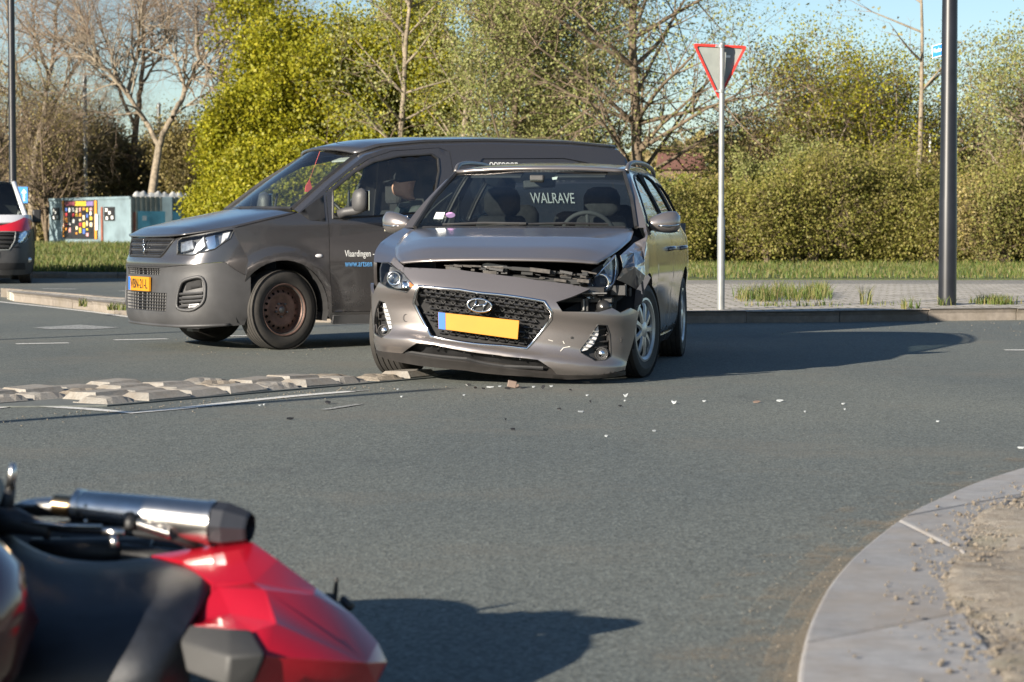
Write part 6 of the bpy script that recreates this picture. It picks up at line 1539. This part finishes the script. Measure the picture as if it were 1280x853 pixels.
# dark underside closing the tail, number plate hanger and indicator
MB().prism([Q(*v) for v in ((250, 725, 4.88), (345, 722, 4.84), (425, 780, 4.76), (455, 825, 4.70), (330, 865, 4.68), (230, 835, 4.72))], (0, .05, -.01)).build('tail_underside', M_BLK, bike)
MB().tube([Q(418, 762, 4.78), Q(419, 745, 4.78), Q(421, 722, 4.78)], [.006, .006, .005], 6).build('plate_stay', M_BLK, bike); MB().tube([Q(408, 745, 4.78), Q(420, 748, 4.78)], .008, 6).build('plate_stay', M_BLK, bike)
MB().tube([Q(428, 748, 4.76), Q(438, 760, 4.74)], [.008, .011], 8).build('rear_indicator', M_BLK, bike, True); MB().tube([Q(408, 745, 4.78), Q(395, 752, 4.74)], .006, 6).build('plate_stay', M_BLK, bike)
# rear wheel lying beyond the seat
MWh = Matrix.Translation(Vector((-.02, .52, .17))) @ Matrix.Rotation(R(12), 4, 'X') @ Matrix.Rotation(R(85), 4, 'Y')
we = bpy.data.objects.new('rear_wheel', None); COL.objects.link(we); we.parent = bike; we.matrix_local = MWh
tyre_mesh(MB(), .30, .17, .215).build('tyre', M_TYRE, we, angle=25)
b = MB().lathe([(.205, -.06), (.218, -.07), (.222, .0), (.218, .07), (.205, .06)], 'X', 36)
for k in range(5):
    a = 2 * math.pi * k / 5; b.tube([Vector((0, .04 * math.cos(a), .04 * math.sin(a))), Vector((0, .21 * math.cos(a), .21 * math.sin(a)))], .018, 6)
b.build('rim', M_BLK, we, angle=30)
# ================================================= give-way sign, lamp posts
M_GALV = plain('galvanised_steel', (0.21, 0.22, 0.22), 0.5, 0.35, var=0.12, scale=10)
M_SRED = plain('sign_red', (0.52, 0.035, 0.025), 0.5, var=0.1)
M_SGREY = plain('sign_back', (0.23, 0.25, 0.235), 0.6, var=0.12, scale=6)
M_POST = plain('post_dark_paint', (0.010, 0.011, 0.015), 0.36, var=0.25, scale=5)
M_SBLUE = plain('sign_blue', (0.03, 0.22, 0.62), 0.45, var=0.06)
M_SWHITE = plain('sign_white', (0.72, 0.73, 0.72), 0.5, var=0.05)
ps = G(901, 387.3, .112); YS = ps.y
gs = empty('give_way_sign', ps, 0, 'upside-down triangular give-way sign seen from behind on its grey post', 'sign')
zt = D(902, 54, YS).z - ps.z; zs = D(902, 271, YS).z - ps.z
MB().lathe([(.041, -.02), (.041, zs - .02), (.031, zs + .02), (.030, zt), (.001, zt + .004)], 'Z', 20).build('post', M_GALV, gs, angle=40)
tri_ = [D(865.5, 54.8, YS + .035) - ps, D(933.5, 58, YS + .16) - ps, D(898.5, 126, YS + .06) - ps]
cen = sum(tri_, Vector()) / 3; nrm = (tri_[1] - tri_[0]).cross(tri_[2] - tri_[0]).normalized(); nrm = nrm if nrm.y > 0 else -nrm
rnd_t = [Vector(p) for p in chaikin([tuple(p) for p in tri_], 2)]
def tpoly(k):
    c_ = [cen + (p - cen) * k for p in tri_]; o = []
    for i in range(3):
        p, a, b = c_[i], c_[i - 1], c_[(i + 1) % 3]; o += [p + (a - p) * .05, p + (a - p) * .012 + (b - p) * .012, p + (b - p) * .05]
    return o
n1 = len(tpoly(1))
plate = MB().prism(tpoly(.98), nrm * .004).build('sign_plate', M_SGREY, gs)
MB().loftr([[p + nrm * .002 for p in tpoly(.985)], [p - nrm * .018 for p in tpoly(1.0)], [p - nrm * .020 for p in tpoly(.985)], [p - nrm * .018 for p in tpoly(.87)], [p - nrm * .001 for p in tpoly(.865)]], closed=True).build('folded_rim', M_SRED, gs)
for py in (58, 114): 
    c = D(901.5, py, YS) - ps; MB().lathe([(.034, -.016), (.038, -.015), (.038, .015), (.034, .016)], 'Z', 18, c).build('clamp', M_GALV, gs, angle=40); MB().box(D(897, py, YS + .02) - ps, (.045, .02, .022)).build('clamp_bolt', M_GALV, gs, bevel=.004)
MB().box(cen.lerp(tri_[1], .35) + Vector((-.01, -.006, .01)), (.05, .002, .025)).build('type_sticker', M_PAPER, gs)
def lamp_post(label, base, r0, r1, H, arm, cat='lamp post', bands=None):
    e = empty('lamp_post', base, 0, label, cat)
    MB().lathe([(r0 * 1.0, -.03), (r0, 1.2), (r0 * .96, 1.25), (r1 * 1.15, H * .55), (r1, H), (.001, H + .01)], 'Z', 24).build('post', M_POST, e, angle=40)
    a = Vector(arm); MB().tube([Vector((0, 0, H - .1)), Vector((0, 0, H + .15)) + a * .3, Vector((0, 0, H + .2)) + a], [r1, .035, .03], 8).build('arm', M_POST, e, True)
    h = MB().box(Vector((0, 0, H + .2)) + a * 1.3, (.55 if abs(a.x) > abs(a.y) else .25, .25 if abs(a.x) > abs(a.y) else .55, .10)).build('lamp_head', M_POST, e, bevel=.03)
    return e
pb = G(1184, 381.5, .112)
lp = lamp_post('thick black lamp post carrying a blue street name plate on the paved island', pb, .103, .072, 8.2, (.7, -.3, 0))
for py in (52.5, 62.5):
    zc = D(1187, py, pb.y).z - .112; MB().lathe([(.080, -.013), (.089, -.012), (.089, .012), (.080, .013)], 'Z', 24, (0, 0, zc)).build('steel_band', M_GALV, lp, angle=40)
npx = [(1165, 57.5, -.30), (1180.5, 53.3, .04), (1180.5, 69, .04), (1165, 73.5, -.30)]
npv = [D(p[0], p[1], pb.y - p[2]) - pb for p in npx]; nn_ = (npv[1] - npv[0]).cross(npv[3] - npv[0]).normalized(); nn_ = nn_ if nn_.y < 0 else -nn_
nm = MB().prism([p - nn_ * .012 for p in npv], nn_ * .012).build('name_plate', M_SWHITE, lp)
sh = lambda k: [sum(npv, Vector()) / 4 + (p - sum(npv, Vector()) / 4) * k for p in npv]
MB().prism([p + nn_ * .001 for p in sh(.86)], nn_ * .002).build('plate_face', M_SBLUE, nm)
xa = (npv[1] - npv[0]).normalized(); ya = (npv[0] - npv[3]).normalized(); o_ = npv[3] + xa * .045 + ya * .055 + nn_ * .004
text_mesh('plate_text', 'Westhav', .082, M_SWHITE, nm, Matrix(((xa.x, ya.x, nn_.x, o_.x), (xa.y, ya.y, nn_.y, o_.y), (xa.z, ya.z, nn_.z, o_.z), (0, 0, 0, 1))), sx=.8)
lamp_post('slim black lamp post behind the white and red van', Vector(((17.5 - 640) / FPX * 46, 46, 0)), .078, .06, 7.5, (-.8, 0, 0))
for lb, p_, r_, h_ in (('thin roadside pole casting the long shadow line in front of the crashed car', (-7.9, 5.82, 0), .055, 3.45), ('roadside pole casting the thin shadow across the road in front of the dark van', (-11.2, 13.2, 0), .05, 5.2)):
    o = tag(MB().lathe([(r_, -.05), (r_, h_ - .02), (r_ * .8, h_), (.001, h_ + .01)], 'Z', 14).build('roadside_pole', M_POST, None, angle=40), lb, 'pole'); o.location = p_
# blue arrow sign
bs = empty('arrow_sign', D(28, 244, 72).xy.to_3d() + Vector((0, 0, .1)), 0, 'blue square traffic sign with white arrow beside the slim lamp post', 'sign'); bl_ = bs.location
cz = D(28, 244, 72).z - .1
MB().tube([Vector((0, .03, -.1)), Vector((0, .03, cz + .25))], .025, 8).build('post', M_GALV, bs); sq = .165
pf = MB().box((0, 0, cz), (.33, .02, .50)).build('sign_plate', M_SBLUE, bs, bevel=.004)
MB().box((.05, -.013, cz - .05), (.05, .004, .26)).add([Vector((.05 - .08, -.015, cz + .06)), Vector((.05 + .08, -.015, cz + .06)), Vector((.05, -.015, cz + .19))], [(0, 1, 2)]).build('arrow', M_SWHITE, pf)
MB().box((-.09, -.013, cz + .01), (.07, .004, .07)).build('symbol', M_SWHITE, pf)
# white marker posts
for lb, px, y0, y1, Y, r_, mt in (('tall white post rising from the hedge left of the black lamp post', 1161, 170, 330, 68, .035, M_SWHITE), ('slim blue-grey pole standing behind the container roof', 200, 130, 245, 145, .12, M_GALV), ('blue-grey pole in front of the bare undergrowth by the mural', 108, 95, 247, 140, .13, M_GALV), ('short pale pole behind the first bare tree trunk', 167, 200, 245, 146, .11, M_GALV)):
    b0 = base_at(px, Y, 0.05) if 'base_at' in globals() else Vector(((px - 640) / FPX * Y, Y, .05)); zt_ = D(px, y0, Y).z
    tag(MB().lathe([(r_, -.1), (r_, zt_ - .05), (r_ * .6, zt_), (.001, zt_ + .01)], 'Z', 12).build('pole', mt, None), lb, 'pole').location = b0
# ================================================= container yard
M_CONT = plain('container_blue', (0.15, 0.205, 0.23), 0.55, var=0.25, scale=1.2)
M_CORR = plain('corrugated_grey', (0.20, 0.20, 0.17), 0.6, var=0.35, scale=1.5)
M_TURQ = plain('turquoise_board', (0.12, 0.36, 0.46), 0.55, var=0.25, scale=1.5)
M_RUST = plain('rust_red', (0.20, 0.065, 0.04), 0.8, var=0.3)
bank = MB(); 
rows_ = []
for Y, z in ((96, .08), (106, .12), (116, .16), (122, .18), (150, .2), (185, .1)):
    rows_.append([Vector((x, Y + .3 * math.sin(x), z + .03 * math.sin(x * 1.7 + Y))) for x in np.linspace(-70, -12, 60)])
tag(bank.loftr(rows_).build('grass_bank', M_TURF, None, True), kind='structure')
q = np.stack([nr_.uniform(-34, -15, 16000), nr_.uniform(97, 123, 16000), np.full(16000, .3)], 1); q[:, 2] = np.interp(q[:, 1], [96, 106, 116, 122], [.08, .12, .16, .18])
V_, F_2 = blades(q, .08, .32, .02, 31); tag(fastmesh('grass', V_, F_2, M_GRASS), 'long grass on the bank in front of the blue container', 'grass', kind='stuff')
cl, cr = Vector(((62 - 640) / FPX * 133, 133, .12)), Vector(((163.5 - 640) / FPX * 124, 124, .12))
u_ = (cr - cl); LC_ = u_.length; u_.normalize(); nb_ = Vector((-u_.y, u_.x, 0)); HT = D(163.5, 246, 124).z - .12
nb_ = nb_ if nb_.y > 0 else -nb_
cont = empty('site_container', cl, 0, 'pale blue site container with a colourful mural on its long wall', 'container')
cw_ = MB().prism([Vector((0, 0, 0)), u_ * LC_, u_ * LC_ + nb_ * 2.5, nb_ * 2.5], (0, 0, HT)).build('wall', M_CONT, cont, bevel=.05)
for z in (.05, HT - .12): MB().prism([Vector((0, 0, z)) - nb_ * .05, u_ * LC_ + Vector((0, 0, z)) - nb_ * .05, u_ * LC_ + Vector((0, 0, z)) - nb_ * .002, Vector((0, 0, z)) - nb_ * .002], (0, 0, .14)).build('frame_rail', M_CONT, cont)
def wallp(px, py):
    """pixel on the long container wall -> (along, z)"""
    d = ray(px, py); den = d.x * nb_.x + d.y * nb_.y; t = (cl.x * nb_.x + cl.y * nb_.y) / den; p = Vector((d.x * t, d.y * t, CAMH + d.z * t)) - cl; return p.dot(u_), p.z
def wbox(name, x0, y0, x1, y1, mat, par, off=.06, th=.04):
    a, z1 = wallp(x0, y0); b, z0 = wallp(x1, y1)
    f = lambda s_, z, o: u_ * s_ - nb_ * o + Vector((0, 0, z))
    return MB().prism([f(a, z0, off), f(b, z0, off), f(b, z1, off), f(a, z1, off)], nb_ * th).build(name, mat, par)
mcol = {}
for nme, c in (('black', (.012, .012, .014)), ('white', (.6, .6, .58)), ('red', (.42, .04, .05)), ('yellow', (.6, .42, .04)), ('orange', (.55, .22, .03)), ('blue', (.06, .12, .36)), ('pink', (.5, .26, .27)), ('cream', (.6, .5, .33)), ('purple', (.16, .12, .28)), ('maroon', (.22, .05, .07))): mcol[nme] = plain('mural_' + nme, c, .6, var=.12)
mur = wbox('mural', 80, 251.5, 122.5, 299, mcol['black'], cont)
wbox('mural_band', 82.5, 252.5, 95, 257.5, mcol['maroon'], mur, .08); wbox('mural_band', 95.5, 252, 109, 257.5, mcol['yellow'], mur, .08); wbox('mural_band', 109.5, 252, 118, 257.5, mcol['purple'], mur, .08)
wbox('mural_border', 79, 251, 81.5, 296, mcol['orange'], mur, .08); wbox('mural_border', 119.5, 251, 122.5, 299, mcol['orange'], mur, .08); wbox('mural_border', 78.5, 264, 81, 284, mcol['white'], mur, .085); wbox('mural_border', 120.5, 268, 123.5, 288, mcol['white'], mur, .085)
rm = random.Random(12)
for px in np.arange(83, 118, 4.4):
    py = 260
    while py < 293:
        h_ = rm.uniform(2.2, 6.5); wbox('mural_patch', px, py, px + rm.uniform(1.6, 3.0), py + h_, mcol[rm.choice(['white', 'white', 'white', 'cream', 'cream', 'black', 'black', 'red', 'yellow', 'orange', 'blue', 'pink'])], mur, .08); py += h_ + rm.uniform(1.2, 4.5)
for x0, y0, x1, y1 in ((66, 260, 74.5, 275), (131, 259, 144, 276)):
    wv = wbox('window', x0, y0, x1, y1, mcol['black'], cont, .05)
    for a, b in ((.15, .1), (.45, .3), (.7, .65), (.2, .7)): wbox('pane', x0 + (x1 - x0) * a, y0 + (y1 - y0) * b, x0 + (x1 - x0) * (a + .2), y0 + (y1 - y0) * (b + .24), mcol['white'], wv, .07)
wbox('door_post', 127.3, 259, 129.5, 303, M_RUST, cont, .07)
# corrugated container
c2l, c2r = Vector(((164.5 - 640) / FPX * 123.5, 123.5, .12)), Vector(((275 - 640) / FPX * 128, 128, .12))
cc_ = empty('corrugated_container', c2l, 0, 'dark corrugated container with a turquoise board beside the painted blue one', 'container')
ud = (c2r - c2l).normalized(); Ln = (c2r - c2l).length; nb2 = Vector((c2l.x, c2l.y, 0)).normalized(); b = MB(); prof = []
k = 0.0
while k < Ln:
    prof += [(k, 0), (k + .13, 0), (k + .17, .06), (k + .28, .06)]; k += .33
b.loftr([[ud * s_ + nb2 * d_ + Vector((0, 0, z)) for s_, d_ in prof] for z in (.1, HT)]); b.build('corrugated_wall', M_CORR, cc_)
MB().prism([Vector((0, 0, 0)) + nb2 * .1, ud * Ln + nb2 * .1, ud * Ln + nb2 * 2.4, nb2 * 2.4], (0, 0, HT - .02)).build('shell', M_CORR, cc_)
MB().prism([ud * .45 - nb2 * .05 + Vector((0, 0, .3)), ud * 3.4 - nb2 * .05 + Vector((0, 0, .3)), ud * 3.4 - nb2 * .05 + Vector((0, 0, 1.85)), ud * .45 - nb2 * .05 + Vector((0, 0, 1.85))], nb2 * .04).build('board', M_TURQ, cc_)
MB().prism([ud * .75 - nb2 * .06 + Vector((0, 0, 1.35)), ud * 1.05 - nb2 * .06 + Vector((0, 0, 1.35)), ud * 1.05 - nb2 * .06 + Vector((0, 0, 1.6)), ud * .75 - nb2 * .06 + Vector((0, 0, 1.6))], nb2 * .006).build('notice', mcol['white'], cc_)
MB().prism([ud * .18 - nb2 * .05 + Vector((0, 0, 0)), ud * .32 - nb2 * .05 + Vector((0, 0, 0)), ud * .32 - nb2 * .05 + Vector((0, 0, 1.8)), ud * .18 - nb2 * .05 + Vector((0, 0, 1.8))], nb2 * .04).build('rusty_post', M_RUST, cc_)
lump = []
nl = 40
for i in range(nl):
    s_ = Ln * (.02 + .9 * i / (nl - 1)); hh = .10 + .16 * abs(math.sin(i * .9)) + .10 * abs(math.sin(i * .37)); lump.append([c2l + ud * s_ + nb2 * (.3 + .8 * t) + Vector((0, 0, HT + hh * math.sin(t * math.pi) - .01)) for t in np.linspace(0, 1, 8)])
tag(MB().loftr(lump).build('tarpaulin', plain('tarp_pale', (.42, .42, .40), .8, var=.3, scale=3), None, True), 'crumpled pale tarpaulin lying on top of the corrugated container', 'tarpaulin')
# low shed with a white fascia and a tiled house behind the hedge
def house(name, label, px0, px1, Y, zt, mat, roofm, rh, fascia=None):
    x0, x1 = (px0 - 640) / FPX * Y, (px1 - 640) / FPX * Y; e = empty(name, ((x0 + x1) / 2, Y, 0), 0, label, 'building'); w_ = (x1 - x0) / 2
    MB().box((0, 2.5, zt / 2), (2 * w_, 5, zt)).build('wall', mat, e)
    if fascia: MB().box((0, 2.5, zt + fascia / 2), (2 * w_ + .5, 5.6, fascia)).build('roof', roofm, e)
    else: MB().prism([Vector((-w_ - .3, -.3, zt + .002)), Vector((-w_ - .3, 5.3, zt + .002)), Vector((-w_ - .3, 2.5, zt + rh))], (2 * w_ + .6, 0, 0)).build('roof', roofm, e)
    for k in range(max(2, int(w_))):
        xx = -w_ + (k + .5) * 2 * w_ / max(2, int(w_)); wn = MB().box((xx, -.02, zt * .62), (.9, .06, .9)).build('window', M_GLASSD if False else M_GRILLE, e); MB().box((xx, -.06, zt * .62 - .5), (1.0, .08, .07)).build('sill', M_SWHITE, wn)
    return e
house('flat_shed', 'long low shed with a white roof edge behind the hedge', 800, 955, 92, D(880, 232, 92).z, plain('shed_green', (.07, .09, .07), .8), plain('fascia_white', (.42, .42, .40), .7), 0, D(880, 223, 92).z - D(880, 232, 92).z)
house('tiled_house', 'distant brick house with a red tiled roof above the shed', 830, 876, 165, D(850, 212, 165).z, plain('brick_far', (.18, .12, .085), .9), plain('tiles_red', (.15, .07, .05), .8), 1.25)
# ================================================= white and red van at the left edge
M_WPAINT = paint('van_white', (.62, .63, .65), .1, .35, .03); M_RPAINT = paint('van_red', (.55, .015, .03), .1, .3, .02)
v2 = empty('courier_van', ((-24 - 640) / FPX * 42.6, 42.6, 0), R(15), 'white and red van with a dark bumper stopped on the far carriageway', 'van')
MW2 = Matrix.Translation(v2.location) @ Matrix.Rotation(R(15), 4, 'Z')
c2W = crv([.15, .4, .8, 1.1, 1.3], [.90, .95, .955, .93, .90]); c2Y = crv([.15, .3, .55, .75, .95, 1.1, 1.25], [-.80, -.88, -.90, -.88, -.82, -.68, -.40])
def f2(s, z):
    ph = np.asarray(s) * math.pi / 2; sn, cs = np.sin(ph), np.abs(np.cos(ph)); e = 2 / 3.0; x = c2W(z) * np.sign(sn) * np.abs(sn)**e
    return np.stack([x, .15 - (.15 - c2Y(z)) * cs**e, z + 0 * x], -1)
S2 = Surf(f2, (-1, 1, .15, 1.25), MW2, su=1.1); K = S2.inv
e3 = lambda x, y: (x / 6.1, 225 + y / 6.1)
hl2 = K([e3(*p) for p in ((150, 395), (205, 350), (228, 390), (232, 430), (190, 475), (135, 490))])
zr = K([e3(100, 392)])[0][1]; zr2 = K([e3(100, 325)])[0][1]
grx = K([e3(120, 400), e3(70, 535)])
g2uv = [(-grx[0][0], zr - .01), (grx[0][0], zr - .01), (grx[0][0] * .93, .78), (grx[1][0], grx[1][1]), (-grx[1][0], grx[1][1]), (-grx[0][0] * .93, .78)]
S2.trim('bonnet', M_WPAINT, v2, [(-1, zr2), (1, zr2), (1, 1.25), (-1, 1.25)], res=.05, thick=.02)
S2.trim('red_band', M_RPAINT, v2, [(-1, zr2 - .07), (-.5, zr), (.5, zr), (1, zr2 - .07), (1, zr2 + .02), (.55, zr2 + .09), (0, zr + .05), (-.55, zr2 + .09), (-1, zr2 + .02)], [], res=.05, off=.006, thick=.02)
S2.trim('bumper', M_VPL, v2, [(-1, .20), (-.5, .16), (.5, .16), (1, .20), (1, zr2 - .075), (.5, zr - .005), (-.5, zr - .005), (-1, zr2 - .075)], [hl2, sym(hl2), g2uv], res=.05, thick=.03)
g2 = S2.trim('grille', M_DARK, v2, g2uv, res=.06, off=-.03, thick=0)
for k in range(4):
    v = grx[1][1] + .05 + k * .075; MB().tube(S2.path([(-.4 + .08 * j, v) for j in range(11)], -.005), .014, 6).build('grille_bar', M_VGR, g2, True)
MB().tube(S2.path(resample(g2uv, .08), .0), .012, 6, closed=True).build('grille_frame', M_GALV, g2, True)
for h_ in (hl2, sym(hl2)):
    ho = S2.trim('headlight', M_CHROME, v2, h_, res=.04, off=-.04, thick=0, disp=lambda P: np.stack([0 * P[:, 0], .02 * np.sin(P[:, 0] * 60) * np.sin(P[:, 2] * 50), 0 * P[:, 0]], 1)); S2.trim('lens_cover', M_LENS, ho, h_, res=.04, off=.004, thick=.01)
MB().prism([Vector((-.26, -.925, .60)), Vector((.26, -.925, .60)), Vector((.26, -.925, .49)), Vector((-.26, -.925, .49))], (0, .03, 0)).build('number_plate', M_YEL, v2)
S2.trim('lower_intake', M_DARK, v2, [(-.55, .26), (.55, .26), (.5, .38), (-.5, .38)], res=.06, off=.004, thick=.004)
fm = K([e3(222, 610)])[0]; MB().ball(S2.path([fm], .0)[0], .05, (1, .4, 1), 10, 6).build('fog_lamp', M_CHROME, v2, True)
wE2 = [(.82, .25, 1.24), (.66, .95, 1.86)]; wC2 = [(0, -.15, 1.26), (0, .75, 1.90)]
w2 = grid_loft('windscreen', [bil(wE2, -1), bil(wC2, 1), bil(wE2, 1)], M_GLASS, v2, 8, 9)
for sg in (-1, 1): MB().tube(bil(wE2, sg), .05, 8, flat=.8).build('pillar', M_WPAINT, v2, True)
grid_loft('roof', [bil([(.66, .95, 1.86), (.70, 2.5, 1.90), (.70, 4.1, 1.86)], -1), [Vector((0, .75, 1.90)), Vector((0, 2.5, 1.95)), Vector((0, 4.1, 1.90))], bil([(.66, .95, 1.86), (.70, 2.5, 1.90), (.70, 4.1, 1.86)], 1)], M_WPAINT, v2, 10, 7)
for sg in (-1, 1):
    MB().add([Vector((sg * x, y, z)) for x, y, z in ((.95, .15, .35), (.95, 4.1, .35), (.95, 4.1, 1.1), (.90, .15, 1.25), (.70, 4.1, 1.86), (.67, .98, 1.86), (.84, .28, 1.27))], [(0, 1, 2, 3), (3, 2, 4, 5, 6)]).build('body_side', M_WPAINT, v2)
    MB().box((sg * 1.04, .42, 1.23), (.16, .10, .24)).build('wing_mirror', M_BLK, v2, bevel=.03)
    for cy in (.0, 3.1): wheel(v2, (sg * .80, cy, .335), sg, .335, .21, .205, R(-8 if cy == 0 else 0), van_rim)
MB().box((0, 4.1, 1.1), (1.8, .05, 1.5)).build('rear_doors', M_WPAINT, v2); MB().box((0, 2, .33), (1.4, 4, .1)).build('underbody', M_DARK, v2); MB().box((0, .5, 1.12), (1.5, .7, .1)).build('dashboard', M_DARK, v2); MB().box((0, 1.7, 1.1), (1.5, .04, 1.5)).build('bulkhead', M_DARK, v2)
# ================================================= crash debris
M_DW = plain('plastic_white', (.27, .29, .30), .4, var=.1); M_DK = plain('plastic_black', (.015, .015, .016), .4); M_DBR = plain('plastic_brown', (.14, .10, .08), .6)
def shard(px, py, L, W, mat, label, group=None, h=.012, curl=.3, name='plastic_fragment'):
    p = G(px, py); r = random.Random(int(px * 7 + py)); n = r.choice((5, 6, 7)); L *= .45; W *= .36; h *= .42; a0 = r.uniform(0, 6.28)
    poly = [Vector((L / 2 * math.cos(2 * math.pi * i / n) * r.uniform(.6, 1.1), W / 2 * math.sin(2 * math.pi * i / n) * r.uniform(.6, 1.1), .0)) for i in range(n)]
    for q_ in poly: q_.z = abs(q_.x) / (L / 2) * h * 1.6 * curl + (q_.y / W + .5) * h * 1.2
    zmin = min(q_.z for q_ in poly)
    b = MB().prism([q_ - Vector((0, 0, zmin)) for q_ in poly], (0, 0, .004)); o = b.build(name, mat, None)
    o.location = p + Vector((0, 0, .001)); o.rotation_euler = (0, 0, r.uniform(-.5, .5)); return tag(o, label, 'debris', group)
GW = 'white plastic fragments on the road'; GK = 'black plastic fragments on the road'
for px, py, L in ((734, 495.5, .04), (781, 502, .035), (727, 516, .10), (880, 502.6, .06), (758, 546.7, .05), (818, 540, .06), (580, 495, .04), (667, 485, .05), (689, 484, .05), (1054, 506, .06), (1056, 513, .03), (1172, 528, .05), (1006, 516, .03), (612, 485, .12), (625, 484, .06), (325, 508, .04), (330, 507, .03), (502, 497, .05), (497, 488, .04), (1276, 561, .10)):
    shard(px, py, L, .035, M_DW, 'small white plastic splinter lying loose on the asphalt', GW)
for px, py, L in ((699, 512.7, .05), (641, 538, .07), (632, 526, .03), (738, 503.7, .03), (594, 486, .08), (604, 487, .06), (634, 487, .10), (650, 486, .08), (713, 489, .05), (775, 509, .05), (362, 525, .10), (243, 493.5, .04)):
    shard(px, py, L, .04, M_DK, 'small black plastic splinter lying loose on the asphalt', GK, h=.018)
shard(843, 505.5, .09, .05, M_DW, 'curled white plastic shard between the car shadow and the brown splinters', None, .03, .8)
shard(782, 497, .07, .05, M_DW, 'curved white shard nearest the smashed bumper corner', None, .03, .9)
shard(974, 502.5, .12, .05, M_DW, 'long pale blue-white shard beside the brown splinters', None, .02)
shard(945, 504, .11, .05, M_DBR, 'brown broken plastic splinters beside the long pale shard', None, .02)
shard(585, 482.5, .09, .06, M_METAL, 'grey metal scrap under the middle of the car bumper', None, .02)
shard(679, 487, .07, .05, M_DK, 'upright triangular black scrap in front of the car bumper', None, .05, .2)
shard(410, 505.5, .10, .07, M_DK, 'largest black plastic piece beside the white edge line', None, .04)
bo_ = MB().box((0, 0, .022), (.055, .04, .042), Matrix.Rotation(.2, 4, 'Y')).box((.03, .0, .012), (.03, .035, .02)).build('broken_clip', M_DBR, None, bevel=.004); bo_.location = G(640, 485.5) + Vector((0, 0, .004)); tag(bo_, 'small brown box-shaped clip standing in front of the car bumper', 'debris')
